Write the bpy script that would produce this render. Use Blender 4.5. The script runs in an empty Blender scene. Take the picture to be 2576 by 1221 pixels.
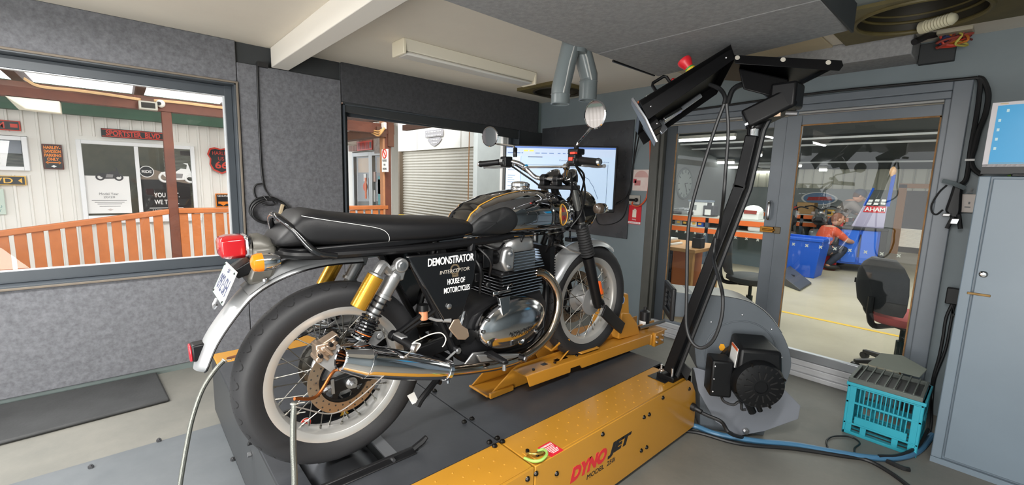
import bpy, bmesh, math, random
import numpy as np
from mathutils import Matrix, Vector
random.seed(7)
S = bpy.context.scene
COL = S.collection
PI = math.pi

# ---------------------------------------------------------------- camera
FPX, YAW, PITCH, ROLL = 1098.5, -0.83914, -0.13756, -0.029467
CAM = np.array([0.0, 0.0, 1.41])
cy, sy = math.cos(YAW), math.sin(YAW)
_f = np.array([sy*math.cos(PITCH), cy*math.cos(PITCH), math.sin(PITCH)])
_r0 = np.array([cy, -sy, 0.0]); _d0 = np.cross(_f, _r0)
_r = _r0*math.cos(ROLL)+_d0*math.sin(ROLL); _d = -_r0*math.sin(ROLL)+_d0*math.cos(ROLL)
cam = bpy.data.objects.new('camera', bpy.data.cameras.new('camera'))
COL.objects.link(cam)
cam.data.sensor_width = 36.0
cam.data.lens = FPX/2576*36.0
cam.data.clip_start = 0.02
cam.matrix_world = Matrix(((_r[0], -_d[0], -_f[0], CAM[0]), (_r[1], -_d[1], -_f[1], CAM[1]), (_r[2], -_d[2], -_f[2], CAM[2]), (0, 0, 0, 1)))
S.camera = cam

# ---------------------------------------------------------------- light and exposure
S.view_settings.view_transform = 'Standard'
S.view_settings.look = 'None'
S.view_settings.exposure = 0.0
S.view_settings.gamma = 1.0
S.view_settings.use_curve_mapping = False
W = bpy.data.worlds.new('sky'); S.world = W; W.use_nodes = True
_bg = W.node_tree.nodes['Background']
_bg.inputs[0].default_value = (0.93, 0.97, 1.0, 1); _bg.inputs[1].default_value = 2.5
S.cycles.max_bounces = 8; S.cycles.transparent_max_bounces = 16
S.cycles.sample_clamp_indirect = 6.0; S.cycles.caustics_reflective = False; S.cycles.caustics_refractive = False
S.cycles.use_denoising = True

def area(name, loc, target, sx, sy_, power, col=(1, 1, 1)):
    l = bpy.data.lights.new(name, 'AREA'); l.shape = 'RECTANGLE'; l.size = sx; l.size_y = sy_; l.energy = power; l.color = col
    o = bpy.data.objects.new(name, l); COL.objects.link(o)
    o.location = loc
    o.rotation_euler = (Vector(target)-Vector(loc)).to_track_quat('-Z', 'Y').to_euler()
    return o
# daylight through the wide open roller door of the bay, behind the camera
area('bay_door_daylight', (-1.7, -2.9, 1.0), (-1.9, 1.0, 0.75), 3.6, 1.7, 24, (1.0, 0.98, 0.95))
# unseen fill lamps added behind the camera, one at the side, one facing up
area('side_fill', (1.2, -2.2, 1.1), (-2.6, -0.3, 0.75), 1.8, 1.9, 225, (1.0, 0.98, 0.95))
area('floor_fill', (0.45, -1.5, 0.03), (-0.6, -0.6, 2.3), 1.4, 1.9, 115, (1.0, 0.95, 0.87))
# ceiling tubes of the bay behind the camera
for k, (x, y) in enumerate(((-2.7, -0.75), (-0.1, 0.35), (-2.4, -1.9), (-0.3, -1.6))):
    area('bay_tube', (x, y, 2.27), (x, y, 0), 0.10, 1.25, 62, (1.0, 0.98, 0.95))
# open yard between the buildings, and the ceiling tubes of the workshop
area('yard_daylight', (-4.55, 2.2, 4.6), (-7.0, 2.9, 0.8), 1.4, 7.0, 900, (1.0, 0.98, 0.95))
area('workshop_tubes', (-1.2, 7.0, 2.45), (-1.2, 7.0, 0), 5.0, 4.5, 210, (1.0, 0.99, 0.94))

# ---------------------------------------------------------------- materials
def lin(c):
    return tuple((v/12.92 if v <= 0.04045 else ((v+0.055)/1.055)**2.4) for v in (c[0]/255, c[1]/255, c[2]/255))
MATS = {}
def mat(name, rgb, rough=0.5, metal=0.0, var=0.0, vscale=6.0, bump=0.0, bscale=60.0, emit=0.0, coat=0.0, trans=0.0, spec=0.5, aniso=None, rvar=0.0, rgb2=None):
    if name in MATS: return MATS[name]
    m = bpy.data.materials.new(name); m.use_nodes = True
    nt = m.node_tree; N = nt.nodes; L = nt.links; b = N['Principled BSDF']
    c = lin(rgb)
    b.inputs['Base Color'].default_value = (*c, 1); b.inputs['Roughness'].default_value = rough; b.inputs['Metallic'].default_value = metal
    b.inputs['Specular IOR Level'].default_value = spec
    if coat: b.inputs['Coat Weight'].default_value = coat; b.inputs['Coat Roughness'].default_value = 0.06
    if trans: b.inputs['Transmission Weight'].default_value = trans
    if emit: b.inputs['Emission Color'].default_value = (*c, 1); b.inputs['Emission Strength'].default_value = emit
    tc = None
    if var or bump or rvar or rgb2:
        tc = N.new('ShaderNodeTexCoord')
    if var or rgb2:
        n = N.new('ShaderNodeTexNoise'); n.inputs['Scale'].default_value = vscale; n.inputs['Detail'].default_value = 6; n.inputs['Roughness'].default_value = 0.65
        L.new(tc.outputs['Object'], n.inputs['Vector'])
        r = N.new('ShaderNodeValToRGB'); r.color_ramp.elements[0].position = 0.3; r.color_ramp.elements[1].position = 0.7
        if rgb2: c2 = lin(rgb2); c1 = c
        else: c1 = tuple(v*(1-var) for v in c); c2 = tuple(min(1, v*(1+var)) for v in c)
        r.color_ramp.elements[0].color = (*c1, 1); r.color_ramp.elements[1].color = (*c2, 1)
        L.new(n.outputs['Fac'], r.inputs['Fac']); L.new(r.outputs['Color'], b.inputs['Base Color'])
    if rvar:
        n2 = N.new('ShaderNodeTexNoise'); n2.inputs['Scale'].default_value = 3.5; n2.inputs['Detail'].default_value = 5
        L.new(tc.outputs['Object'], n2.inputs['Vector'])
        mr = N.new('ShaderNodeMapRange'); mr.inputs['To Min'].default_value = max(0, rough-rvar); mr.inputs['To Max'].default_value = min(1, rough+rvar)
        L.new(n2.outputs['Fac'], mr.inputs['Value']); L.new(mr.outputs['Result'], b.inputs['Roughness'])
    if bump:
        nb = N.new('ShaderNodeTexNoise'); nb.inputs['Scale'].default_value = bscale; nb.inputs['Detail'].default_value = 4
        L.new(tc.outputs['Object'], nb.inputs['Vector'])
        bp_ = N.new('ShaderNodeBump'); bp_.inputs['Strength'].default_value = bump; bp_.inputs['Distance'].default_value = 0.01
        L.new(nb.outputs['Fac'], bp_.inputs['Height']); L.new(bp_.outputs['Normal'], b.inputs['Normal'])
    MATS[name] = m
    return m
def glass(name, tint=(1, 1, 1), refl=1.0, rough=0.0, haze=0.0):
    if name in MATS: return MATS[name]
    m = bpy.data.materials.new(name); m.use_nodes = True; nt = m.node_tree; N = nt.nodes; L = nt.links
    for n in list(N): N.remove(n)
    o = N.new('ShaderNodeOutputMaterial'); t = N.new('ShaderNodeBsdfTransparent'); t.inputs[0].default_value = (*tint, 1)
    g = N.new('ShaderNodeBsdfGlossy'); g.inputs['Roughness'].default_value = rough; g.inputs[0].default_value = (refl, refl, refl, 1)
    fr = N.new('ShaderNodeFresnel'); fr.inputs['IOR'].default_value = 1.5
    mx = N.new('ShaderNodeMixShader'); ge = N.new('ShaderNodeNewGeometry'); mm = N.new('ShaderNodeMath'); mm.operation = 'MULTIPLY_ADD'; mm.inputs[1].default_value = -1.0; mm.inputs[2].default_value = 1.0; L.new(ge.outputs['Backfacing'], mm.inputs[0])
    m3 = N.new('ShaderNodeMath'); m3.operation = 'MULTIPLY'; L.new(fr.outputs[0], m3.inputs[0]); L.new(mm.outputs[0], m3.inputs[1]); L.new(m3.outputs[0], mx.inputs[0])   # only the outer face mirrors
    L.new(t.outputs[0], mx.inputs[1]); L.new(g.outputs[0], mx.inputs[2])
    if haze:
        d = N.new('ShaderNodeBsdfDiffuse'); d.inputs[0].default_value = (0.8, 0.85, 0.85, 1); m2 = N.new('ShaderNodeMixShader'); m2.inputs[0].default_value = haze
        L.new(mx.outputs[0], m2.inputs[1]); L.new(d.outputs[0], m2.inputs[2]); L.new(m2.outputs[0], o.inputs[0])
    else: L.new(mx.outputs[0], o.inputs[0])
    MATS[name] = m
    return m

# ---------------------------------------------------------------- geometry helpers
def V(*a): return np.array(a[0] if len(a) == 1 else a, float)
def nrm(v): v = np.asarray(v, float); return v/max(1e-12, np.linalg.norm(v))
def ray(x, y): return _r*((x-1288)/FPX)+_d*((y-610.5)/FPX)+_f
def at(x, y, ax, val):
    """the point of the real plane (ax = val) that this pixel of the photograph shows"""
    d = ray(x, y); i = 'XYZ'.index(ax); return CAM+d*((val-CAM[i])/d[i])
def atn(x, y, n, k):
    d = ray(x, y); n = V(n); return CAM+d*((k-CAM@n)/(d@n))
def spline(pts, n=8, closed=False):
    P = [V(p) for p in pts]; m = len(P); out = []
    rng = range(m if closed else m-1)
    for i in rng:
        p0 = P[(i-1) % m] if (closed or i > 0) else 2*P[0]-P[1]
        p1 = P[i]; p2 = P[(i+1) % m]
        p3 = P[(i+2) % m] if (closed or i+2 < m) else 2*P[-1]-P[-2]
        for k in range(n):
            t = k/n
            out.append(0.5*((2*p1)+(-p0+p2)*t+(2*p0-5*p1+4*p2-p3)*t*t+(-p0+3*p1-3*p2+p3)*t**3))
    if not closed: out.append(P[-1])
    return out
def frame(axis):
    a = nrm(axis); t = V(0, 0, 1) if abs(a[2]) < 0.9 else V(1, 0, 0)
    u = nrm(np.cross(t, a)); return u, np.cross(a, u), a
class G:
    def __init__(s): s.v = []; s.f = []; s.m = []; s.mi = 0
    def add(s, vs, fs):
        o = len(s.v); s.v += [tuple(map(float, p)) for p in vs]
        s.f += [[i+o for i in f] for f in fs]; s.m += [s.mi]*len(fs); return s
    def box(s, x0, x1, y0, y1, z0, z1):
        return s.add([(x0, y0, z0), (x1, y0, z0), (x1, y1, z0), (x0, y1, z0), (x0, y0, z1), (x1, y0, z1), (x1, y1, z1), (x0, y1, z1)],
                     [(0, 3, 2, 1), (4, 5, 6, 7), (0, 1, 5, 4), (1, 2, 6, 5), (2, 3, 7, 6), (3, 0, 4, 7)])
    def obox(s, c, ax, ay, az, hx, hy, hz):
        c = V(c); ax, ay, az = nrm(ax)*hx, nrm(ay)*hy, nrm(az)*hz
        return s.hexa(*[c+i*ax+j*ay+k*az for k in (-1, 1) for i, j in ((-1, -1), (1, -1), (1, 1), (-1, 1))])
    def hexa(s, *p):
        return s.add(p, [(0, 3, 2, 1), (4, 5, 6, 7), (0, 1, 5, 4), (1, 2, 6, 5), (2, 3, 7, 6), (3, 0, 4, 7)])
    def slab(s, poly, off):
        """polygon of 3-D points given thickness along the vector off"""
        n = len(poly); off = V(off)
        return s.add(list(poly)+[V(p)+off for p in poly], [list(range(n))[::-1], list(range(n, 2*n))]+[(i, (i+1) % n, n+(i+1) % n, n+i) for i in range(n)])
    def ringslab(s, outer, inner, off):
        """frame: outer and inner loops with the same number of points"""
        n = len(outer); off = V(off)
        vs = list(outer)+list(inner)+[V(p)+off for p in outer]+[V(p)+off for p in inner]; fs = []
        for i in range(n):
            j = (i+1) % n
            fs += [(i, n+i, n+j, j), (2*n+i, 2*n+j, 3*n+j, 3*n+i), (i, j, 2*n+j, 2*n+i), (n+i, 3*n+i, 3*n+j, n+j)]
        return s.add(vs, fs)
    def cyl(s, p0, p1, r0, r1=None, n=16, caps=True):
        r1 = r0 if r1 is None else r1; p0 = V(p0); p1 = V(p1); u, w, a = frame(p1-p0); vs = []
        for p, r in ((p0, r0), (p1, r1)):
            vs += [p+r*(math.cos(2*PI*i/n)*u+math.sin(2*PI*i/n)*w) for i in range(n)]
        fs = [(i, (i+1) % n, n+(i+1) % n, n+i) for i in range(n)]
        if caps: fs += [list(range(n))[::-1], list(range(n, 2*n))]
        return s.add(vs, fs)
    def tube(s, path, r, n=8, closed=False, caps=True):
        P = [V(p) for p in path]; m = len(P); R = r if hasattr(r, '__len__') else [r]*m
        T = []
        for i in range(m):
            a = P[(i-1) % m] if (closed or i > 0) else P[0]; b = P[(i+1) % m] if (closed or i < m-1) else P[-1]
            T.append(nrm(b-a))
        u, w, _ = frame(T[0]); vs = []
        for i in range(m):
            u = u-T[i]*(u@T[i]); u = nrm(u); w = np.cross(T[i], u)
            vs += [P[i]+R[i]*(math.cos(2*PI*k/n)*u+math.sin(2*PI*k/n)*w) for k in range(n)]
        fs = []
        for i in range(m if closed else m-1):
            j = (i+1) % m
            fs += [(i*n+k, i*n+(k+1) % n, j*n+(k+1) % n, j*n+k) for k in range(n)]
        if caps and not closed: fs += [list(range(n))[::-1], list(range((m-1)*n, m*n))]
        return s.add(vs, fs)
    def lathe(s, prof, o, axis, n=32, caps=False, a0=0.0, a1=2*PI, up=None):
        """prof: (radius, height along axis)"""
        o = V(o); u, w, a = frame(axis)
        if up is not None:
            u = V(up)-a*(V(up)@a); u = nrm(u); w = np.cross(a, u)
        full = abs(a1-a0-2*PI) < 1e-6; k = n if full else n+1; vs = []; fs = []
        for r, h in prof:
            vs += [o+a*h+r*(math.cos(a0+(a1-a0)*i/n)*u+math.sin(a0+(a1-a0)*i/n)*w) for i in range(k)]
        for j in range(len(prof)-1):
            for i in range(n):
                i2 = (i+1) % k
                fs.append((j*k+i, j*k+i2, (j+1)*k+i2, (j+1)*k+i))
        if caps: fs += [list(range(k))[::-1], list(range((len(prof)-1)*k, len(prof)*k))]
        return s.add(vs, fs)
    def loft(s, secs, closed=True, caps=True):
        n = len(secs[0]); vs = [p for q in secs for p in q]; fs = []
        for j in range(len(secs)-1):
            for i in range(n if closed else n-1):
                i2 = (i+1) % n; fs.append((j*n+i, j*n+i2, (j+1)*n+i2, (j+1)*n+i))
        if caps: fs += [list(range(n))[::-1], list(range((len(secs)-1)*n, len(secs)*n))]
        return s.add(vs, fs)
    def sph(s, c, r, n=16, m=10, rot=None):
        r = r if hasattr(r, '__len__') else (r, r, r); c = V(c); vs = []; fs = []
        for j in range(m+1):
            t = PI*j/m
            for i in range(n):
                a = 2*PI*i/n; p = V(r[0]*math.sin(t)*math.cos(a), r[1]*math.sin(t)*math.sin(a), r[2]*math.cos(t))
                vs.append(c+(p if rot is None else rot@p))
        for j in range(m):
            for i in range(n):
                i2 = (i+1) % n; fs.append((j*n+i, (j+1)*n+i, (j+1)*n+i2, j*n+i2))
        return s.add(vs, fs)
    def torus(s, c, axis, R, r, n=32, m=10):
        c = V(c); u, w, a = frame(axis)
        return s.tube([c+R*(math.cos(2*PI*i/n)*u+math.sin(2*PI*i/n)*w) for i in range(n)], r, m, closed=True)
    def sheet(s, rows, t=None):
        """grid of points, optional thickness vector"""
        n = len(rows[0]); m = len(rows); vs = [p for q in rows for p in q]
        fs = [(j*n+i, j*n+i+1, (j+1)*n+i+1, (j+1)*n+i) for j in range(m-1) for i in range(n-1)]
        if t is not None:
            t = V(t); k = len(vs); vs = vs+[V(p)+t for p in vs]
            fs = fs+[tuple(i+k for i in f)[::-1] for f in fs]
            edge = [i for i in range(n)]+[j*n+n-1 for j in range(1, m)]+[(m-1)*n+i for i in range(n-2, -1, -1)]+[j*n for j in range(m-2, 0, -1)]
            fs += [(edge[q], edge[(q+1) % len(edge)], edge[(q+1) % len(edge)]+k, edge[q]+k) for q in range(len(edge))]
        return s.add(vs, fs)

PRE = {}
def pre_of(o):
    while o is not None:
        if o.name in PRE: return PRE[o.name]
        o = o.parent
    return Matrix.Identity(4)
def thing(name, label, cat, loc=(0, 0, 0), group=None, m=None, pre=None):
    o = bpy.data.objects.new(name, None); o.empty_display_size = 0.05; COL.objects.link(o)
    mw = m if m is not None else Matrix.Translation(Vector([float(v) for v in loc]))
    o.matrix_world = mw; PRE[o.name] = pre if pre is not None else mw.inverted()
    tag(o, label, cat, group)
    return o
def tag(o, label, cat=None, group=None):
    if label: o['label'] = label
    if cat: o['category'] = cat
    if group: o['group'] = group
    return o
def obj(name, g, mats, parent=None, bevel=0.0, ang=35, flat=False, label=None, kind=None, seg=2, fix=True, subsurf=0):
    me = bpy.data.meshes.new(name)
    v = np.array(g.v, float)
    if parent is not None:
        P = np.array(pre_of(parent)); v = v@P[:3, :3].T+P[:3, 3]; off = None
    else:
        lo, hi = v.min(0), v.max(0); off = V((lo[0]+hi[0])/2, (lo[1]+hi[1])/2, lo[2]); v = v-off
    me.from_pydata(v.tolist(), [], g.f)
    if not isinstance(mats, (list, tuple)): mats = [mats]
    for m in mats: me.materials.append(m)
    if len(mats) > 1: me.polygons.foreach_set('material_index', g.m)
    if fix:
        b = bmesh.new(); b.from_mesh(me); bmesh.ops.recalc_face_normals(b, faces=b.faces); b.to_mesh(me); b.free()
    if not flat:
        me.polygons.foreach_set('use_smooth', [True]*len(me.polygons)); me.set_sharp_from_angle(angle=math.radians(ang))
    me.update()
    o = bpy.data.objects.new(name, me); COL.objects.link(o)
    if parent is not None: o.parent = parent
    else: o.location = off; PRE[o.name] = Matrix.Translation(Vector(off.tolist())).inverted()
    if bevel:
        md = o.modifiers.new('edge', 'BEVEL'); md.width = bevel; md.segments = seg; md.limit_method = 'ANGLE'; md.angle_limit = math.radians(40); md.harden_normals = False
    if subsurf:
        md = o.modifiers.new('sub', 'SUBSURF'); md.levels = subsurf; md.render_levels = subsurf
    if label: o['label'] = label
    if kind: o['kind'] = kind
    return o
def struct(name, g, m, parent=None, **k):
    return obj(name, g, m, parent, kind='structure' if parent is None else None, **k)
def single(name, g, m, label, cat, group=None, **k):
    return tag(obj(name, g, m, **k), label, cat, group)
TEXTS = []
def text(name, s, m, parent, c, xdir, up, w, h, shear=0.0, ext=0.0006, space=1.0, align='CENTER', bold=0.0, lw=1.0):
    """flat lettering that fills w x h round the point c"""
    cu = bpy.data.curves.new(name, 'FONT'); cu.body = s; cu.extrude = ext; cu.shear = shear; cu.space_character = space; cu.align_x = align; cu.align_y = 'CENTER'; cu.offset = bold
    cu.space_line = lw; cu.resolution_u = 3
    cu.materials.append(m)
    o = bpy.data.objects.new(name, cu); COL.objects.link(o); o.parent = parent
    x = nrm(xdir); y = V(up)-x*(V(up)@x); y = nrm(y); z = np.cross(x, y)
    TEXTS.append((o, V(c), x, y, z, w, h))
    return o
def fit_texts():
    bpy.context.view_layer.update(); dg = bpy.context.evaluated_depsgraph_get()
    for o, c, x, y, z, w, h in TEXTS:
        me = bpy.data.meshes.new_from_object(o.evaluated_get(dg)); v = np.empty(len(me.vertices)*3); me.vertices.foreach_get('co', v); v = v.reshape(-1, 3)
        lo, hi = v.min(0), v.max(0); d = hi-lo; sx = w/max(d[0], 1e-6); sy_ = h/max(d[1], 1e-6) if h else sx; mid = (lo+hi)/2
        M = Matrix(((x[0], y[0], z[0], c[0]), (x[1], y[1], z[1], c[1]), (x[2], y[2], z[2], c[2]), (0, 0, 0, 1)))
        M = pre_of(o.parent) @ M @ Matrix.Diagonal((sx, sy_, 1, 1)) @ Matrix.Translation((-mid[0], -mid[1], 0))
        me.transform(M); n = bpy.data.objects.new('lettering', me); COL.objects.link(n); n.parent = o.parent
    for t in TEXTS: bpy.data.objects.remove(t[0])
def copy_tree(src, m, label=None, group=None):
    """a copy of a thing with copies of its parts and sub-parts, moved to the matrix m"""
    def rec(o, par):
        c = o.copy(); COL.objects.link(c)
        if par is not None: c.parent = par
        for ch in list(o.children): rec(ch, c)
        return c
    r = rec(src, None); r.matrix_world = m
    if label: r['label'] = label
    if group: r['group'] = group
    return r
# ================================================================ THE ROOM
M_felt = mat('grey_felt', (94, 95, 99), 0.95, bump=0.12, bscale=220, vscale=38, rgb2=(120, 121, 126), spec=0.15)
M_feltd = mat('grey_felt_fine', (138, 139, 140), 0.95, bump=0.12, bscale=220, vscale=45, rgb2=(162, 162, 163), spec=0.15)
M_wall = mat('blue_grey_wall', (122, 133, 138), 0.42, var=0.06, vscale=3, rvar=0.08)
M_skirt = mat('green_grey_skirt', (118, 130, 128), 0.6, var=0.08)
M_dark = mat('charcoal_wall', (52, 55, 57), 0.7, var=0.1)
M_frame = mat('dark_grey_frame', (64, 70, 76), 0.45, var=0.05)
M_frame2 = mat('grey_door_paint', (112, 119, 127), 0.32, var=0.05, rvar=0.06)
M_bronze = mat('bronze_grey_paint', (88, 88, 84), 0.25, var=0.08)
M_alu = mat('aluminium_strip', (190, 194, 200), 0.35, 0.9)
M_ceil = mat('cream_ceiling', (232, 224, 210), 0.8, var=0.015)
M_beam = mat('white_beam', (240, 235, 226), 0.7)
M_floor = mat('concrete_floor', (106, 106, 101), 0.55, vscale=2.2, rgb2=(126, 124, 117), bump=0.08, bscale=30, rvar=0.12)
M_plate = mat('rubber_floor_plate', (84, 89, 93), 0.5, vscale=1.7, rgb2=(106, 110, 113), bump=0.06, bscale=12, rvar=0.1)
M_mat = mat('black_rubber_mat', (56, 57, 58), 0.7, var=0.25, vscale=4, bump=0.1)
M_timber = mat('stained_batten', (112, 103, 92), 0.7, var=0.1)
M_rust = mat('worn_putty_edge', (150, 112, 72), 0.8, var=0.3, vscale=30)
M_glass = glass('window_glass')
M_glassd = glass('door_glass', tint=(0.90, 0.92, 0.91))
M_black = mat('black_plastic', (22, 22, 24), 0.45)
M_steel = mat('bright_steel', (200, 200, 202), 0.25, 1.0)
M_white = mat('white_plastic', (225, 222, 214), 0.45)

CZ = 2.35; PX = -3.77; BY = 3.82
struct('floor', G().box(-3.95, 1.3, -3.2, BY+0.02, -0.06, 0.0), M_floor)
g = G().box(-2.80, 1.2, -2.6, 0.335, 0.001, 0.006)
plate = struct('trim_1', g, M_plate, bevel=0.002)
plate['label'] = 'grey floor sheet screwed down behind the dyno'
for k, (px, py) in enumerate(((555, 1048), (400, 1111), (229, 1178), (586, 1159), (10, 1265), (450, 1262))):
    p = at(px, py, 'Z', 0.006)
    obj('screw', G().cyl(p, p+V(0, 0, 0.012), 0.011, n=6).cyl(p+V(0, 0, .01), p+V(0, 0, 0.017), 0.006, n=8), mat('dull_screw', (120, 120, 122), 0.4, 1.0), plate, label=None)
g = G().box(-3.97, PX-0.03, -3.2, -2.3, 0, CZ).box(-3.97, PX-.03, -2.3, BY+.1, 0, .70).box(-3.97, PX-.03, -2.3, BY+.1, 2.06, CZ+.1)
g.box(-3.97, PX-.03, .68, 1.44, .70, 2.06).box(-3.97, PX-.03, 3.46, BY+.1, .70, 2.06)
WL = struct('wall_left', g, M_skirt)
# felt-covered panels fixed over the wall
def felt(g, m=M_felt, b=0.006): return obj('felt_panel', g, m, WL, bevel=b)
X0, X1 = PX-0.03, PX
felt(G().box(X0, X1, -3.2, .683, 2.061, CZ))
felt(G().box(X0, X1, -3.2, -2.3, .06, 2.06))
felt(G().box(X0, X1, -2.9, .683, .052, .704))
felt(G().box(X0, X1, .686, 1.428, .052, 2.205))
felt(G().box(X0, X1, 1.431, BY, .052, .69))
b0, b1 = at(859.5, 254.7, 'X', PX), at(1344.5, 335, 'X', PX)
g = G(); y0, y1 = 1.432, 3.74; xo = -3.70
g.hexa((X0, y0, b0[2]), (PX+.005, y0, b0[2]), (PX+.005, y1, b1[2]), (X0, y1, b1[2]), (X0, y0, CZ), (PX+.005, y0, CZ), (PX+.005, y1, CZ), (X0, y1, CZ))
felt(g, mat('dark_felt', (66, 67, 70), 0.95, bump=0.12, bscale=220, vscale=38, rgb2=(80, 81, 84), spec=0.15))
obj('wall_end_strip', G().box(X0, X1, 3.46, BY, .69, 2.0), M_dark, WL)
obj('recess_board', G().box(X0-.02, X0+.002, .686, 1.43, 2.2, CZ), M_dark, WL)
# windows of the left wall
def window(name, ya, yb, za, zb, batten, sash, right=None):
    w = struct(name, G().box(-3.905, -3.900, ya+.05, yb-.05, za+.05, zb-.05), M_glass)
    rv = G(); t = 0.012
    rv.box(-3.93, PX+.004, ya, yb, zb-t, zb).box(-3.93, PX+.004, ya, yb, za, za+t).box(-3.93, PX+.004, ya, ya+t, za, zb).box(-3.93, PX+.004, yb-t, yb, za, zb)
    obj('window_reveal', rv, M_frame, w, bevel=.002)
    for (a, b, c, d) in ((ya, yb, zb-.085, zb-t), (ya, yb, za+t, za+.085)):
        obj('frame_rail', G().box(-3.885, -3.865, a, b, c, d), M_frame, w, bevel=.004)
    for (a, b) in ((ya+t, ya+.06), (yb-.06, yb-t)):
        obj('frame_stile', G().box(-3.886, -3.863, a, b, za+.003, zb-.003), M_frame, w, bevel=.004)
    o = 0.078
    for (a, b, c, d) in ((ya+.055, yb-.055, zb-o-.012, zb-o), (ya+.055, yb-.055, za+o, za+o+.012), (ya+.055, ya+.067, za+o+.012, zb-o-.012), (yb-.070, yb-.055, za+o-.001, zb-o+.001)):
        obj('sash_bar', G().box(-3.905, -3.868 if b-a > .1 else -3.8665, a, b, c, d), sash, w, bevel=.002)
    if batten:
        s = .012
        for (a, b, c, d) in ((ya-.0, yb, zb-.002, zb+s), (ya, yb, za-s, za+.002), (yb-.002, yb+s, za-s, zb+s)):
            obj('edge_batten', G().box(PX-.002, PX+.014, a, b, c, d), batten, w, bevel=.003)
    return w
window('window_1', -2.3, .675, .712, 2.055, M_timber, mat('white_alu', (205, 210, 214), .35, .3))
w2 = window('window_2', 1.446, 3.455, .705, 2.02, None, M_frame)
obj('sash_bar', G().box(-3.92, -3.875, 3.30, 3.36, .79, 1.93), mat('white_sash', (225, 226, 224), .4), w2, bevel=.003)
obj('sash_bar', G().box(-3.93, -3.88, 3.375, 3.40, .79, 1.93), mat('white_sash', (225, 226, 224), .4), w2, bevel=.003)
obj('lintel_face', G().hexa((-3.80, 1.45, 1.955), (-3.775, 1.45, 1.955), (-3.775, 3.45, 1.90), (-3.80, 3.45, 1.90), (-3.80, 1.45, 2.05), (-3.775, 1.45, 2.05), (-3.775, 3.45, 2.0), (-3.80, 3.45, 2.0)), M_dark, w2, bevel=.004)

# back wall with the glazed sliding doors
DX0, DX1, DZ = -2.285, -0.20, 2.09
g = G().box(-3.97, DX0, BY, BY+.12, 0, CZ+.1).box(DX1, 1.3, BY, BY+.12, 0, CZ+.1).box(DX0, DX1, BY, BY+.12, DZ-.02, CZ+.1)
WB = struct('wall_back', g, M_wall)
sheet = obj('wall_sheet', G().box(-3.76, -2.50, BY-.012, BY-.001, .87, 2.052), mat('black_sheet', (76, 78, 82), .3, .25, var=.25, vscale=4, rvar=.12), WB, bevel=.002, label='dark grey scuffed sheet fixed to the wall behind the screen')
g = G().box(-1.22, -.465, BY-.30, BY-.002, 2.225, CZ)
obj('felt_box', g, [M_feltd], WB, bevel=.006, label='grey felt covered box over the glass doors')
door = struct('door_1', G().box(-2.07, -1.255, BY+.045, BY+.050, .13, 1.90), M_glassd)
obj('pane', G().box(-1.07, -.31, BY+.02, BY+.025, .18, 1.90), M_glassd, door)
fr = lambda g, m=M_frame2, **k: obj('casing', g, m, door, bevel=.005, **k)
# outer casings with a stepped moulding
fr(G().box(DX0, DX0+.085, BY-.045, BY+.1, 0, DZ), M_bronze); fr(G().box(DX0+.085, DX0+.12, BY-.02, BY+.1, 0, DZ-.10), M_bronze)
fr(G().box(DX1-.085, DX1, BY-.045, BY+.1, 0, DZ)); fr(G().box(DX1-.115, DX1-.08, BY-.02, BY+.1, 0, DZ-.1))
fr(G().box(DX0+.085, DX1-.085, BY-.044, BY+.1, DZ-.055, DZ-.001)); fr(G().box(DX0+.085, DX1-.085, BY-.03, BY+.1, DZ-.10, DZ-.055)); fr(G().box(DX0+.12, DX1-.115, BY-.012, BY+.1, DZ-.115, DZ-.10), mat('strip_grey', (168, 168, 166), .45))
st = lambda *b, m=M_frame2: obj('stile', G().box(*b), m, door, bevel=.004)
st(-2.165, -2.065, BY+.03, BY+.07, .05, 1.965, m=M_frame); st(-1.262, -1.165, BY+.03, BY+.07, .05, 1.965)
st(-1.168, -1.068, BY+.0, BY+.045, .05, 1.965); st(-.318, -.262, BY+.0, BY+.045, .05, 1.965)
ra = lambda *b, m=M_frame2: obj('rail', G().box(*b), m, door, bevel=.004)
ra(-2.065, -1.262, BY+.031, BY+.069, 1.893, 1.965); ra(-1.068, -.318, BY+.001, BY+.044, 1.893, 1.965)
ra(-2.065, -1.262, BY+.031, BY+.069, .075, .135); ra(-1.068, -.318, BY+.001, BY+.044, .12, .185, m=M_alu)
g = G().box(DX0+.1, DX1-.1, BY-.055, BY+.1, .0, .035).box(DX0+.1, DX1-.1, BY-.03, BY+.1, .035, .08).box(DX0+.1, DX1-.1, BY-.012, BY+.02, .08, .12)
obj('threshold', g, mat('worn_alu', (196, 197, 200), .42, .25, var=.06), door, bevel=.003)
for b in ((-1.068, -.318, BY-.003, BY+.004, 1.885, 1.895), (-1.069, -1.062, BY-.003, BY+.004, .185, 1.893), (-.325, -.317, BY-.003, BY+.004, .185, 1.893), (-2.067, -2.060, BY+.024, BY+.032, .135, 1.893)):
    obj('putty_edge', G().box(*b), M_rust, door)
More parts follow.
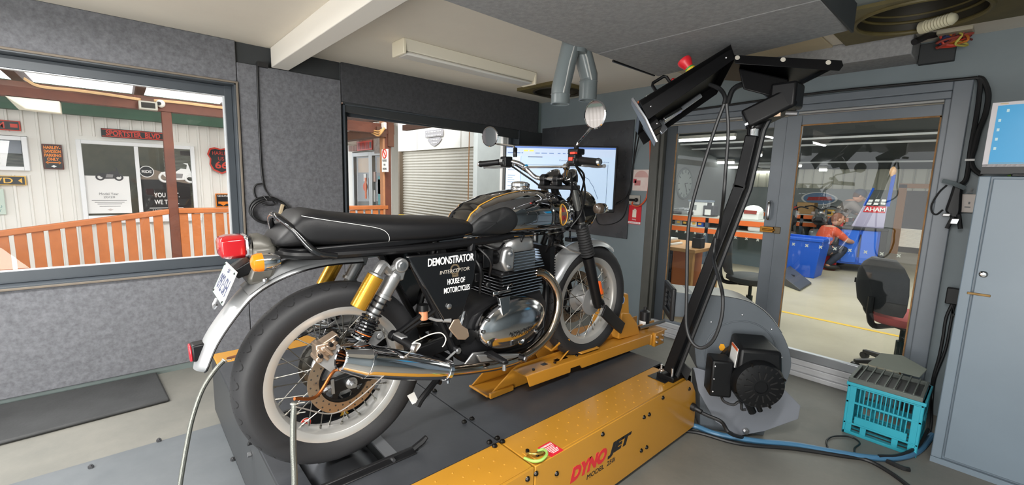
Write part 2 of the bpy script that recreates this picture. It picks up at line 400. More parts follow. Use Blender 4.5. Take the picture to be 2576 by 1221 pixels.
# pull handle and bolt on the meeting stiles
hp = at(1932, 530, 'Y', BY-.02)
obj('pull_handle', G().tube(spline([(hp[0], BY+.03, hp[2]+.07), (hp[0], BY-.01, hp[2]+.06), (hp[0]+.002, BY-.018, hp[2]), (hp[0], BY-.01, hp[2]-.06), (hp[0], BY+.03, hp[2]-.07)], 5), .011), M_steel, door)
bp0 = at(1932, 578, 'Y', BY-.01)
obj('brass_bolt', G().box(bp0[0]-.06, bp0[0]+.035, BY-.012, BY+.03, bp0[2]-.022, bp0[2]+.022).cyl((bp0[0]-.04, BY-.015, bp0[2]), (bp0[0]+.05, BY-.015, bp0[2]), .008), mat('old_brass', (170, 118, 48), .4, .8, var=.2), door, bevel=.003, label='worn brass bolt')
obj('bolt_plate', G().box(bp0[0]+.04, bp0[0]+.085, BY-.010, BY+.02, bp0[2]-.026, bp0[2]+.026), mat('worn_plate', (110, 98, 78), .5, .6, var=.2), door, bevel=.003)
# the small x stickers in a row on both panes
g = G()
for j, X in enumerate(np.linspace(-2.0, -.42, 19)):
    if -1.27 < X < -1.05: continue
    Yp = BY+.0435 if X < -1.2 else BY+.0185; Z = 1.0
    for sgn in (1, -1): g.obox((X, Yp-.0006*sgn, Z), (1, 0, sgn*1.1), (0, 1, 0), (-sgn*1.1, 0, 1), .013, .0012, .0035)
obj('cross_stickers', g, mat('sticker_white', (205, 212, 200), .6), door, kind='stuff', label='row of small pale crosses stuck across the glass')

# other walls (beside and behind the camera) and the ceiling
struct('wall_right', G().box(1.25, 1.35, -3.2, BY+.1, 0, CZ+.1), M_wall)
g = G().box(-3.97, -3.5, -3.3, -3.2, 0, CZ+.1).box(.2, 1.35, -3.3, -3.2, 0, CZ+.1).box(-3.5, .2, -3.3, -3.2, 2.2, CZ+.1)
struct('wall_rear', g, M_wall)
g = G()
vents = [(-3.40, -2.85, 3.06, 3.64), (-.78, -.04, 2.84, 3.47)]
xs = sorted([-3.97, 1.35]+[v for q in vents for v in q[:2]])
for a, b in zip(xs[:-1], xs[1:]):
    hole = [q for q in vents if q[0] <= a and b <= q[1]]
    if hole: g.box(a, b, -3.3, hole[0][2], CZ, CZ+.08).box(a, b, hole[0][3], BY+.1, CZ, CZ+.08)
    else: g.box(a, b, -3.3, BY+.1, CZ, CZ+.08)
CE = struct('ceiling', g, M_ceil)
zb = at(704, 174, 'X', PX)[2]
e0, e1 = at(682, 170.4, 'Z', zb), at(726, 177.7, 'Z', zb)
obj('ceiling_beam', G().box(PX, 1.3, e0[1], e1[1], zb, CZ), M_beam, CE, bevel=.004)
obj('ceiling_strip', G().box(-1.9, -.86, 3.1, BY-.01, CZ-.012, CZ), mat('cream_board', (205, 190, 160), .7, var=.05), CE, bevel=.003)
obj('ceiling_strip', G().box(-.86, 1.2, 2.1, 2.98, CZ-.012, CZ), M_wall, CE, bevel=.003)
# two square ceiling vents with round throats
M_olive = mat('olive_vent', (98, 88, 52), .55, var=.2, vscale=8); M_throat = mat('vent_dark', (44, 40, 28), .6)
for i, (xa, xb, ya, yb) in enumerate(vents):
    v = thing('ceiling_vent', ['square olive ceiling vent with a round throat beside the hanging exhaust pipes', 'square olive ceiling vent with a ribbed throat in the corner above the wiring box'][i], 'vent', ((xa+xb)/2, (ya+yb)/2, CZ), 'ceiling vents')
    cx, cyy = (xa+xb)/2, (ya+yb)/2; hx, hy = (xb-xa)/2, (yb-ya)/2; n = 40; rr = min(hx, hy)*.84
    circ = [(cx+rr*1.0*math.cos(2*PI*k/n), cyy+rr*math.sin(2*PI*k/n)) for k in range(n)]
    sq = []
    for k in range(n):
        c_, s_ = math.cos(2*PI*k/n), math.sin(2*PI*k/n); q = max(abs(c_), abs(s_)); sq.append((cx+hx*c_/q, cyy+hy*s_/q))
    obj('vent_plate', G().ringslab([(a, b, CZ-.03) for a, b in sq], [(a, b, CZ-.03) for a, b in circ], (0, 0, .03)), M_olive, v)
    obj('vent_throat', G().lathe([(rr, -.03), (rr*.98, .02), (rr*.9, .06), (rr*.9, .32)], (cx, cyy, CZ), (0, 0, 1), 40).cyl((cx, cyy, CZ+.3), (cx, cyy, CZ+.31), rr*.9, n=40), M_throat, v)
    obj('vent_rim', G().torus((cx, cyy, CZ-.03), (0, 0, 1), rr, .012, 40, 8), M_throat if i == 0 else M_olive, v)
    if i == 1:
        for k in range(5): obj('throat_rib', G().torus((cx, cyy, CZ+.02+.035*k), (0, 0, 1), rr*.93, .008, 40, 6), M_olive, v)
# ================================================================ OUTSIDE THE LEFT WINDOWS
M_conc = mat('yard_concrete', (176, 172, 164), .85, vscale=1.5, rgb2=(196, 192, 184))
M_ironw = mat('white_iron', (232, 230, 224), .5, var=.02, vscale=2)
M_green = mat('green_fascia', (62, 92, 74), .6, var=.1)
M_brown = mat('red_brown_timber', (84, 44, 30), .6, vscale=5, rgb2=(108, 58, 38))
M_brownd = mat('dark_brown_timber', (78, 50, 36), .6, vscale=5, rgb2=(102, 62, 42))
M_orange = mat('orange_stained_timber', (158, 88, 40), .55, vscale=4, rgb2=(180, 104, 52))
M_sgnk = mat('sign_black', (26, 26, 28), .4); M_sgnr = mat('sign_red', (206, 62, 44), .45); M_sgno = mat('sign_orange', (232, 132, 34), .45); M_sgny = mat('sign_yellow', (238, 186, 70), .45); M_sgnw = mat('sign_white', (238, 238, 236), .45)
M_sgng = mat('sign_grey_print', (130, 130, 130), .6)
def translucent(name, rgb):
    m = bpy.data.materials.new(name); m.use_nodes = True; nt = m.node_tree; N = nt.nodes; L = nt.links; b = N['Principled BSDF']
    t = N.new('ShaderNodeBsdfTranslucent'); t.inputs[0].default_value = (*lin(rgb), 1); b.inputs['Base Color'].default_value = (*lin(rgb), 1); b.inputs['Roughness'].default_value = .6
    mx = N.new('ShaderNodeMixShader'); mx.inputs[0].default_value = .55; L.new(b.outputs[0], mx.inputs[1]); L.new(t.outputs[0], mx.inputs[2]); L.new(mx.outputs[0], N['Material Output'].inputs[0])
    return m
M_roof = translucent('translucent_roofing', (205, 205, 202))
struct('ground', G().box(-26, -3.97, -14, 20, -.12, -.02), M_conc)
struct('ground_rear', G().box(-12, 12, -16, -3.3, -.12, -.02), M_conc)
# showroom wall with its ribbed cladding
SX = -7.5
yy = lambda px, py, X=SX: at(px, py, 'X', X)
wy = sorted([yy(190, 352)[1], yy(487, 370)[1]]); wz = (.80, 1.765)
vy = (-1.6, yy(68, 345)[1]); vz = (yy(68, 430)[2], yy(68, 345)[2])
g = G().box(SX-.12, SX, -6, 2.6, -.02, wz[0]-.0).box(SX-.12, SX, -6, 2.6, wz[1], 2.25)
g.box(SX-.12, SX, vy[1], wy[0], wz[0], wz[1]).box(SX-.12, SX, wy[1], 2.6, wz[0], wz[1]).box(SX-.12, SX, -6, vy[1], wz[0], vz[0]).box(SX-.12, SX, -6, vy[0], vz[0], vz[1])
WS = struct('wall_showroom', g, M_ironw)
y = -5.9
while y < 2.6:
    inw = wy[0]-.05 < y < wy[1]+.05; inv = vy[0]-.05 < y < vy[1]+.05
    spans = [(0, wz[0]-.08), (wz[1]+.05, 2.1)] if inw else ([(0, vz[0]-.05), (vz[1]+.05, 2.1)] if inv else [(0, 2.1)])
    for a, b in spans:
        gg = G().slab([(SX, y-.016, a), (SX+.022, y-.009, a), (SX+.022, y+.009, a), (SX, y+.016, a)], (0, 0, b-a))
        obj('cladding_rib', gg, M_ironw, WS, flat=True)
    y += .1165
obj('fascia_board', G().box(SX+.02, SX+.14, -6, 2.6, at(0, 271, 'X', SX+.14)[2], 2.36), M_green, WS)
obj('wall_return', G().box(SX-3.0, SX-.12, 2.48, 2.6, -.02, 2.6), M_ironw, WS)
# veranda: beams, rafters, roofing
VX = -6.0
zb0, zb1 = at(0, 240, 'X', VX)[2], at(0, 201, 'X', VX)[2]
single('veranda_beam', G().box(VX-.06, VX+.06, -6, 3.0, zb0, zb1), M_brown, 'long red-brown timber beam along the edge of the veranda roof', 'beam')
rf = thing('veranda_roof', 'pale ribbed veranda roofing on brown rafters above the balustrade', 'roof', (-6, 0, 2.3))
rows = []
for k in range(0, 96):
    y = -4+.0875*k; z = 2.42+(0.035 if k % 4 in (1, 2) else 0)
    rows.append([(-8.0, y, z+.18), (-5.15, y, z)])
obj('roof_sheet', G().sheet(rows), M_roof, rf, ang=20)
for k in range(9): obj('rafter', G().box(-7.6, -5.2, -3.6+.95*k, -3.55+.95*k+.04, 2.30, 2.40), M_brownd, rf)
obj('batten', G().box(-5.5, -5.42, -4, 4, 2.35, 2.42), M_brownd, rf); obj('batten', G().box(-6.75, -6.67, -4, 4, 2.38, 2.46), M_brownd, rf)
# posts
pst = thing('veranda_post', 'slim red-brown veranda post where the sloping handrail meets the level one', 'post', (VX, .42, 0))
obj('shaft', G().box(VX-.045, VX+.045, .378, .462, -.02, zb0), M_brown, pst, bevel=.004)
# balustrade
fn = thing('balustrade', 'orange stained timber balustrade with wide pickets, sloping left and level right', 'fence', (VX, -.5, 0))
rz = lambda y: 1.017+(y-.4)*.142 if y < .4 else 1.01
obj('handrail', G().hexa((VX-.035, -2.2, rz(-2.2)-.055), (VX+.06, -2.2, rz(-2.2)-.055), (VX+.06, .38, rz(.38)-.055), (VX-.035, .38, rz(.38)-.055), (VX-.035, -2.2, rz(-2.2)), (VX+.06, -2.2, rz(-2.2)), (VX+.06, .38, rz(.38)), (VX-.035, .38, rz(.38))), M_orange, fn, bevel=.008)
obj('handrail', G().box(VX-.035, VX+.06, .46, 2.9, 1.01-.045, 1.01+.01), M_orange, fn, bevel=.008)
me = None
y = -2.15
while y < 2.88:
    if not (.36 < y < .46):
        top = rz(y)-.05; gg = G().box(VX+.02, VX+.042, y-.039, y+.039, .08 if y > .4 else top-.8, top)
        obj('picket', gg, M_orange, fn, bevel=.003, seg=1)
    y += .1105
obj('bottom_rail', G().box(VX-.02, VX+.02, .46, 2.9, .12, .19), M_orange, fn)
# big corner post by the shop doors
cp = thing('corner_post', 'tall stained timber corner post carrying the no smoking board', 'post', (VX, 2.92, 0))
obj('shaft', G().box(VX-.075, VX+.05, 2.857, 2.95, -.02, 2.5), M_brown, cp, bevel=.006)
obj('facing_board', G().box(VX-.05, VX+.055, 2.825, 2.856, .6, 2.5), mat('tan_timber', (168, 118, 82), .55, var=.1), cp, bevel=.004)
obj('cap_block', G().box(VX-.02, VX+.07, 2.90, 2.99, 1.86, 2.5), M_brownd, cp, bevel=.004)
single('canopy_beam', G().box(-11.5, VX+.1, 2.72, 2.86, at(880, 352, 'Y', 2.72)[2], at(880, 330, 'Y', 2.72)[2]), M_brownd, 'dark brown beam over the shop entrance with cables clipped along it', 'beam')
single('canopy_ceiling', G().box(-11.5, -8.0, 2.86, 4.25, 2.62, 2.66).box(-8.0, VX, 2.86, 3.3, 2.62, 2.66), M_brown, 'brown timber lining under the entrance canopy', 'ceiling')
c = at(905, 306, 'Z', 2.60)
lt = thing('canopy_light', 'twin tube light under the brown entrance canopy', 'light', c)
obj('light_base', G().box(c[0]-.7, c[0]+.7, c[1]-.14, c[1]+.14, 2.585, 2.62), mat('light_grey_metal', (190, 186, 178), .5), lt)
for s in (-.07, .07): obj('tube', G().cyl((c[0]-.6, c[1]+s, 2.565), (c[0]+.6, c[1]+s, 2.565), .02), mat('lit_tube', (255, 255, 250), .3, emit=4.0), lt)
cb = G()
for k in range(3):
    P = [at(873-3, 316+5*k, 'Y', 2.70), at(900, 320+4*k, 'Y', 2.70), at(930, 326+3*k, 'Y', 2.70), at(950, 330+6*k, 'Y', 2.70), at(958, 328+4*k, 'Y', 2.70), at(968, 322, 'Y', 2.75)]
    cb.tube(spline(P, 5), .012, 6)
single('canopy_cables', cb, mat('tan_cable', (196, 150, 92), .5), 'tan cables looping along the beam over the shop entrance', 'cable')
jb = at(968, 318, 'Y', 2.82)
single('junction_box', G().box(jb[0]-.05, jb[0]+.04, 2.79, 2.83, jb[2]-.04, jb[2]+.05), M_white, 'small white junction box at the top of the corner post', 'box', bevel=.006)
# shop entrance: twin glazed doors facing the yard, wood header with two boards
EY = 4.25
e = lambda px, py: at(px, py, 'Y', EY)
xl, xr = e(887, 386)[0], e(962, 380)[0]+.25; zt = e(920, 383)[2]
we = struct('wall_entrance', G().box(-12.5, xl-.02, EY, EY+.15, -.02, 3.0).box(xr, e(985, 400)[0], EY, EY+.15, -.02, 3.0).box(xl-.02, xr, EY, EY+.15, zt+.02, 3.0), M_ironw)
d2 = struct('door_2', G().box(xl, xr, EY+.11, EY+.12, 0, zt), mat('shop_gloom', (44, 46, 42), .6), None)
M_dalu = mat('door_aluminium', (176, 178, 178), .4, .3)
xm = e(933, 384)[0]
for a, b in ((xl, xm), (xm, xr)):
    for q in ((a, a+.09, .0, zt), (b-.09, b, .0, zt), (a+.09, b-.09, zt-.09, zt), (a+.09, b-.09, .0, .62)):
        obj('door_frame', G().box(q[0], q[1], EY-.02, EY+.06, q[2], q[3]), M_dalu, d2, bevel=.004)
    obj('pane', G().box(a+.09, b-.09, EY+.02, EY+.026, .62, zt-.09), M_glass, d2)
    obj('inside_shelf', G().box(a+.12, b-.1, EY+.08, EY+.10, zt-.46, zt-.12), mat('amber_board', (160, 118, 30), .6, var=.15), d2)
def board(nm, px, py, pw, ph, X, m, lab, cat, th=.012):
    p = at(px, py, 'X', X)
    t = thing(nm, lab, cat, p); obj('board', G().box(X, X+th, p[1]-pw/2, p[1]+pw/2, p[2]-ph/2, p[2]+ph/2), m, t, bevel=.004)
    return t, p
def notice(nm, px, py, pw, ph, m, lab, parent=None):
    p = e(px, py); return single(nm, G().box(p[0]-pw/2, p[0]+pw/2, EY+.008, EY+.02, p[2]-ph/2, p[2]+ph/2), m, lab, 'notice'), p
notice('door_notice', 917, 447, .14, .17, M_sgnw, 'small white notice stuck on the left shop door'); notice('door_notice', 940, 445, .13, .22, mat('pinkish_notice', (236, 205, 196), .6), 'narrow pale notice beside the meeting edge of the shop doors')
notice('door_notice', 957, 470, .36, .16*2, mat('grey_picture', (172, 168, 172), .5, var=.3, vscale=9), 'grey picture poster on the right shop door'); notice('door_notice', 957, 480, .28, .62, mat('teal_poster', (90, 170, 176), .5), 'teal poster low on the right shop door'); notice('door_notice', 939, 493, .16, .26, M_sgnw, 'small white sheet low on the right shop door')
p = e(917, 470); single('round_sticker', G().cyl((p[0], EY+.005, p[2]), (p[0], EY+.02, p[2]), .095, n=20), mat('orange_disc', (224, 84, 34), .5), 'round orange sticker on the left shop door glass', 'sticker')
p = e(923, 474); single('push_plate', G().box(p[0]-.05, p[0]+.04, EY-.03, EY-.021, p[2]-.24, p[2]+.24), mat('orange_plate', (232, 112, 40), .5), 'tall orange push plate on the left shop door', 'plate')
p = at(920, 365, 'Y', EY-.1)
hd = thing('entrance_header', 'brown board header over the shop doors', 'panel', (p[0], EY-.1, p[2]-.2))
hx0, hx1, hz0, hz1 = at(878, 365, 'Y', EY-.1)[0], at(975, 365, 'Y', EY-.1)[0], zt+.03, at(920, 348, 'Y', EY-.1)[2]
nb = 12
for k in range(nb):
    a = hx0+(hx1-hx0)*k/nb; obj('header_board', G().box(a+.004, a+(hx1-hx0)/nb-.004, EY-.12, EY-.03, hz0, hz1), mat('header_brown', (124, 70, 40), .5, var=.12, vscale=4), hd, bevel=.004)
p = at(918, 367, 'Y', EY-.12); t = thing('header_sign', 'red lettered sign on the brown header over the shop doors', 'sign', p)
obj('board', G().box(p[0]-.40, p[0]+.40, EY-.135, EY-.12, p[2]-.10, p[2]+.10), M_sgnr, t, bevel=.004)
for k in range(3): obj('lettering', G().box(p[0]-.36+.21*k, p[0]-.19+.21*k, EY-.138, EY-.134, p[2]-.07, p[2]+.07), mat('sign_red_dark', (150, 36, 28), .5), t)
obj('emblem', G().box(p[0]+.27, p[0]+.37, EY-.138, EY-.134, p[2]-.06, p[2]+.07), M_sgnk, t)
p = at(949, 362, 'Y', EY-.13); single('header_picture', G().box(p[0]-.13, p[0]+.13, EY-.14, EY-.121, p[2]-.20, p[2]+.20), mat('dark_picture', (70, 46, 38), .5, vscale=4, rgb2=(196, 176, 160)), 'small dark picture beside the red sign on the header', 'picture')
p = at(882, 353, 'Y', EY-.3); cm = thing('security_camera', 'white box camera at the left end of the entrance header', 'camera', p)
obj('camera_body', G().box(p[0]-.12, p[0]+.12, EY-.45, EY-.2, p[2]-.12, p[2]+.06), M_white, cm, bevel=.02); obj('bracket', G().cyl((p[0]-.05, EY-.3, p[2]+.05), (p[0]-.05, EY-.12, p[2]+.2), .03), M_white, cm)
p = at(970, 405, 'Y', 2.83)
ns = thing('no_smoking_sign', 'white no smoking board hung on the timber corner post', 'sign', p)
a, b = at(962, 376, 'Y', 2.83), at(977, 433, 'Y', 2.83)
obj('board', G().box(a[0]-.005, b[0], 2.82, 2.834, b[2], a[2]), M_sgnw, ns, bevel=.003)
cx, w = (a[0]+b[0])/2, b[0]-a[0]; hgt = a[2]-b[2]
obj('red_ring', G().torus((cx, 2.818, a[2]-.2*hgt), (0, 1, 0), w*.34, w*.045, 24, 6).obox((cx, 2.818, a[2]-.2*hgt), (1, 0, -1), (0, 1, 0), (1, 0, 1), w*.32, .003, w*.04), M_sgnr, ns)
for k, (s, zf) in enumerate((('PLEASE', .50), ('NO', .68), ('SMOKING', .86))):
    text('lettering', s, M_sgnk, ns, (cx, 2.817, a[2]-zf*hgt), (1, 0, 0), (0, 0, 1), w*(.7 if k != 1 else .3), hgt*.09)
# the white building across the yard with its roller door
RY = 6.5
q = lambda px, py: at(px, py, 'Y', RY)
rx0, rx1, rzt = q(1003, 383)[0], q(1215, 365)[0], q(1100, 375)[2]
WR = struct('wall_yard', G().box(-16, rx0, RY, RY+.2, -.1, 5).box(rx1, -3.9, RY, RY+.2, -.1, 5).box(rx0, rx1, RY, RY+.2, rzt, 5), M_ironw)
for k in range(22):
    x = rx1+.05+.2*k
    if x < -4: obj('cladding_rib', G().slab([(x-.04, RY, 0), (x-.02, RY-.03, 0), (x+.02, RY-.03, 0), (x+.04, RY, 0)], (0, 0, 5)), M_ironw, WR, flat=True)
for px in (1050, 1160, 1205): obj('sheet_joint', G().box(q(px, 330)[0]-.008, q(px, 330)[0]+.008, RY-.012, RY, rzt, 5), mat('joint_grey', (190, 186, 178), .7), WR)
rd = thing('roller_door', 'closed grey roller door of many narrow slats across the yard', 'roller door', ((rx0+rx1)/2, RY+.08, 0))
M_slat = mat('roller_slat', (188, 184, 174), .45, .15, var=.05)
ns_ = 28; ph = (rzt-.0)/ns_
prof = [(RY+.10-.028*math.sin(PI*t/6), ph*t/6) for t in range(7)]
s0 = None
for k in range(ns_):
    if s0 is None:
        gg = G().sheet([[(rx0+.1, yv, zv) for yv, zv in prof], [(rx1, yv, zv) for yv, zv in prof]]).box(rx0+.1, rx1, RY+.095, RY+.105, -.004, .006)
        s0 = obj('slat', gg, M_slat, rd)
    else:
        s = s0.copy(); COL.objects.link(s); s.parent = rd; s.location = (0, 0, ph*k)
obj('door_jamb', G().box(rx0-.0, rx0+.12, RY-.04, RY+.2, 0, rzt), mat('brown_grey_jamb', (112, 98, 82), .6, var=.1), rd); obj('door_back', G().box(rx0+.1, rx1, RY+.13, RY+.15, 0, rzt), M_dark, rd)
bu = thing('wheel_stop', 'low yellow and black barrier on the ground before the roller door', 'barrier', (rx0+1, RY-.3, 0))
for k in range(9):
    a = rx0-.02+.36*k; obj('band', G().box(a, a+.36, RY-.42, RY-.26, 0, at(1040, 546, 'Y', RY-.4)[2]), M_sgnk if k % 2 else mat('safety_yellow', (240, 196, 40), .5), bu, bevel=.01)
p = q(1095, 335); w = .30
em = thing('shield_emblem', 'grey chequer-plate bar and shield emblem on the white wall above the roller door', 'emblem', (p[0], RY-.03, p[2]))
M_chq = mat('chequer_plate', (158, 154, 156), .4, .5, var=.25, vscale=40)
k_ = (q(1118, 330)[0]-q(1073, 330)[0]); zc = q(1095, 335)[2]; zt_, zl = q(1095, 323)[2], q(1095, 368)[2]
zz_ = lambda y: q(1095, y)[2]
sh2 = lambda s_: [(p[0]+s_*k_*u, RY-.03, zz_(357)+s_*(zz_(v)-zz_(357))) for u, v in ((-.30, 346), (.30, 346), (.40, 352), (.24, 362), (0, 369), (-.24, 362), (-.40, 352))]
obj('shield_plate', G().slab(sh2(1), (0, .02, 0)), M_chq, em, bevel=.006)
obj('bar_plate', G().box(p[0]-.5*k_, p[0]+.5*k_, RY-.05, RY-.03, zz_(345), zz_(327)), M_chq, em, bevel=.006)
for rr, n_, zz in ((.38, 10, zz_(341)-zc), (.38, 10, zz_(332)-zc), (.22, 6, zz_(352)-zc), (.12, 4, zz_(360)-zc)):
    for k in range(n_): obj('stud', G().sph((p[0]+k_*rr*(2*k/(n_-1)-1), RY-.052 if rr > .3 else RY-.032, zc+zz), .018, 6, 4), M_sgnw, em)
a = q(1180, 340); single('rusty_rope', G().tube([at(1181, 320, 'Y', RY-.3), at(1179, 420, 'Y', RY-.3), at(1177, 540, 'Y', RY-.3)], .012, 6), mat('rusty_cord', (176, 124, 74), .7), 'thin rusty cord hanging down in front of the roller door', 'cord')

# showroom windows, posters and signs
def frame_x(par, ya, yb, za, zb, X, m, w=.045, d=.05):
    for b in ((ya+w, yb-w, zb-w, zb), (ya+w, yb-w, za, za+w), (ya, ya+w, za, zb), (yb-w, yb, za, zb)):
        obj('frame_bar', G().box(X-.01, X+d, *b), m, par, bevel=.004)
M_wf = mat('white_window_frame', (236, 238, 240), .35)
w3 = struct('window_3', G().box(SX-.03, SX-.025, wy[0], wy[1], wz[0], wz[1]), M_glass)
frame_x(w3, wy[0], wy[1], wz[0], wz[1], SX, M_wf)
ym = yy(341, 365)[1]; obj('mullion', G().box(SX-.01, SX+.05, ym-.02, ym+.02, wz[0]+.045, wz[1]-.045), M_wf, w3, bevel=.004)
obj('sill_ledge', G().box(SX-.01, SX+.08, wy[0]-.03, wy[1]+.03, wz[0]-.05, wz[0]), M_wf, w3, bevel=.006)
obj('room_behind', G().box(SX-.9, SX-.88, wy[0]-.6, wy[1]+.6, wz[0]-.3, wz[1]+.3), mat('showroom_gloom', (96, 92, 76), .8, vscale=2, rgb2=(60, 60, 54)), w3)
bl = G()
for k in range(34): bl.box(SX-.16, SX-.14, ym+.28, wy[1], wz[1]-.025-.019*k, wz[1]-.014-.019*k)
obj('blind_slats', bl, mat('blind_grey', (128, 128, 120), .6), w3, kind='stuff')
w4 = struct('window_4', G().box(SX-.03, SX-.025, vy[0], vy[1], vz[0], vz[1]), M_glass); frame_x(w4, vy[0], vy[1], vz[0], vz[1], SX, M_wf)
bl = G()
for k in range(24): bl.box(SX-.10, SX-.08, vy[0], vy[1], vz[1]-.02-.0135*k, vz[1]-.012-.0135*k)
obj('blind_slats', bl, mat('blind_grey', (128, 128, 120), .6), w4, kind='stuff'); obj('room_behind', G().box(SX-.14, SX-.12, vy[0], vy[1], vz[0], vz[1]), mat('dim_room', (70, 74, 80), .7), w4)
obj('pulled_shade', G().hexa(*[(SX-.06+dx, y_, z_) for z_, dx in ((vz[1]-.19, 0), (vz[1]-.03, .0)) for y_, dx in ((vy[0], 0), (vy[1]-.06, 0), (vy[1]-.06, .01), (vy[0], .01))]), mat('grey_shade', (150, 156, 166), .6), w4)
def sign(nm, px0, py0, px1, py1, X, m, lab):
    a, b = at(px0, py0, 'X', X), at(px1, py1, 'X', X); y0, y1, z0, z1 = min(a[1], b[1]), max(a[1], b[1]), min(a[2], b[2]), max(a[2], b[2])
    t = thing(nm, lab, 'sign', (X, (y0+y1)/2, z0)); obj('board', G().box(X, X+.012, y0, y1, z0, z1), m, t, bevel=.005)
    return t, y0, y1, z0, z1, X+.0125
def lt(t, s, m, yc, zc, w, h, X, **k): return text('lettering', s, m, t, (X, yc, zc), (0, 1, 0), (0, 0, 1), w, h, **k)
SB = SX+.035
t, y0, y1, z0, z1, X = sign('street_sign', 253, 322, 414, 355, SB, M_sgnk, 'long black street sign with red letters SPORTSTER BLVD'); H = z1-z0
lt(t, 'SPORTSTER  BLVD', M_sgnr, (y0+y1)/2, (z0+z1)/2, (y1-y0)*.86, H*.62, X, bold=.035)
for b in ((y0+.008, y1-.008, z1-.016, z1-.008), (y0+.008, y1-.008, z0+.008, z0+.016)): obj('red_border', G().box(X-.001, X+.001, *b), M_sgnr, t)
sa = at(52, 318, 'X', SB)
t = thing('street_sign', 'black sign with red letters ending in OOM, cut off by the window edge', 'sign', (SB, sa[1]-.3, sa[2]))
obj('board', G().box(SB, SB+.012, sa[1]-.75, sa[1], sa[2]-.055, sa[2]+.055), M_sgnr, t, bevel=.005); obj('black_field', G().box(SB+.011, SB+.014, sa[1]-.74, sa[1]-.012, sa[2]-.045, sa[2]+.045), M_sgnk, t)
lt(t, 'SHOWROOM', M_sgnr, sa[1]-.40, sa[2], .56, .07, SB+.0145, bold=.01); obj('arrow_mark', G().obox((SB+.0145, sa[1]-.05, sa[2]), (1, 0, 0), (0, 1, 0), (0, 0, 1), .001, .028, .02), M_sgnr, t)
sa = at(66, 455, 'X', SB)
t = thing('street_sign', 'black sign with yellow letters ending in E BLVD below the far window', 'sign', (SB, sa[1]-.3, sa[2]))
obj('board', G().box(SB, SB+.012, sa[1]-.75, sa[1], sa[2]-.052, sa[2]+.052), M_sgny, t, bevel=.005); obj('black_field', G().box(SB+.011, SB+.014, sa[1]-.74, sa[1]-.010, sa[2]-.044, sa[2]+.044), M_sgnk, t)
lt(t, 'GLIDE BLVD', M_sgny, sa[1]-.39, sa[2], .58, .062, SB+.0145, bold=.01); obj('arrow_mark', G().slab([(SB+.0145, sa[1]-.03, sa[2]-.03), (SB+.0145, sa[1]-.03, sa[2]+.03), (SB+.0145, sa[1]-.06, sa[2])], (.001, 0, 0)), M_sgny, t)
t, y0, y1, z0, z1, X = sign('parking_sign', 104, 362, 162, 427, SB, mat('sign_brown', (92, 44, 36), .5), 'black parking sign with four rows of orange letters and an arrow'); w, H, c = y1-y0, z1-z0, (y0+y1)/2
obj('black_field', G().box(X-.002, X+.001, y0+.012, y1-.012, z0+.012, z1-.012), M_sgnk, t)
for k, s in enumerate(('HARLEY-', 'DAVIDSON', 'PARKING', 'ONLY')): lt(t, s, M_sgno, c, z1-H*(.13+.155*k), w*(.84 if k < 3 else .6), H*.125, X+.001, bold=.05)
obj('arrow_mark', G().box(X, X+.002, c-w*.30, c+w*.30, z0+H*.27-.006, z0+H*.27+.006).slab([(X, c-w*.40, z0+H*.27), (X, c-w*.26, z0+H*.27-.02), (X, c-w*.26, z0+H*.27+.02)], (.002, 0, 0)).slab([(X, c+w*.40, z0+H*.27), (X, c+w*.26, z0+H*.27-.02), (X, c+w*.26, z0+H*.27+.02)], (.002, 0, 0)), M_sgno, t)
obj('white_emblem', G().slab([(X, c-w*.15, z0+H*.12), (X, c, z0+H*.07), (X, c+w*.15, z0+H*.12), (X, c, z0+H*.17)], (.002, 0, 0)), M_sgnw, t)
# shield sign and orange notice half hidden by the window frame
p = at(556, 404, 'X', SB); k_ = .17
t = thing('route_sign', 'black and red shield sign with a route number, half behind the window frame', 'sign', (SB, p[1], p[2]))
sh = lambda s, X: [(X, p[1]+s*a, p[2]+s*b) for a, b in ((-.13, .16), (-.07, .18), (0, .16), (.07, .18), (.13, .16), (.16, .08), (.13, .02), (.14, -.06), (.10, -.14), (0, -.19), (-.10, -.14), (-.14, -.06), (-.13, .02), (-.16, .08))]
obj('board', G().slab(sh(1, SB), (.010, 0, 0)), M_sgnr, t); obj('black_field', G().slab(sh(.88, SB+.010), (.002, 0, 0)), M_sgnk, t)
lt(t, 'HARLEY', M_sgnr, p[1], p[2]+.10, .20, .05, SB+.013); lt(t, 'US', M_sgnr, p[1], p[2]+.025, .07, .05, SB+.013); lt(t, '66', M_sgnr, p[1], p[2]-.065, .15, .10, SB+.013, bold=.02)
t, y0, y1, z0, z1, X = sign('genuine_sign', 541, 487, 590, 521, SB, M_sgno, 'orange edged black notice with an emblem just above the handrail at the window edge'); c = (y0+y1)/2
obj('black_field', G().box(X-.001, X+.001, y0+.012, y1-.012, z0+.012, z1-.012), M_sgnk, t); lt(t, 'GENUINE', M_sgnw, y0+.09, z1-.035, .13, .026, X+.001); obj('emblem', G().box(X, X+.002, y0+.03, y0+.15, z0+.05, z0+.08).slab([(X, y0+.05, z0+.05), (X, y0+.13, z0+.05), (X, y0+.09, z0+.02)], (.002, 0, 0)), M_sgno, t)
t, y0, y1, z0, z1, X = sign('street_sign', -40, 475, 17, 540, SB, mat('pale_map_sign', (196, 212, 200), .5), 'pale green and blue notice at the far left below the E BLVD sign'); obj('blue_print', G().cyl((X-.001, y1-.09, z1-.09), (X+.001, y1-.09, z1-.09), .05), mat('print_blue', (70, 130, 190), .5), t)
lt(t, 'YOU', mat('print_teal', (110, 150, 150), .6), y1-.07, z0+.09, .09, .03, X+.001); lt(t, 'KEY', mat('print_teal', (110, 150, 150), .6), y1-.07, z0+.045, .08, .03, X+.001)
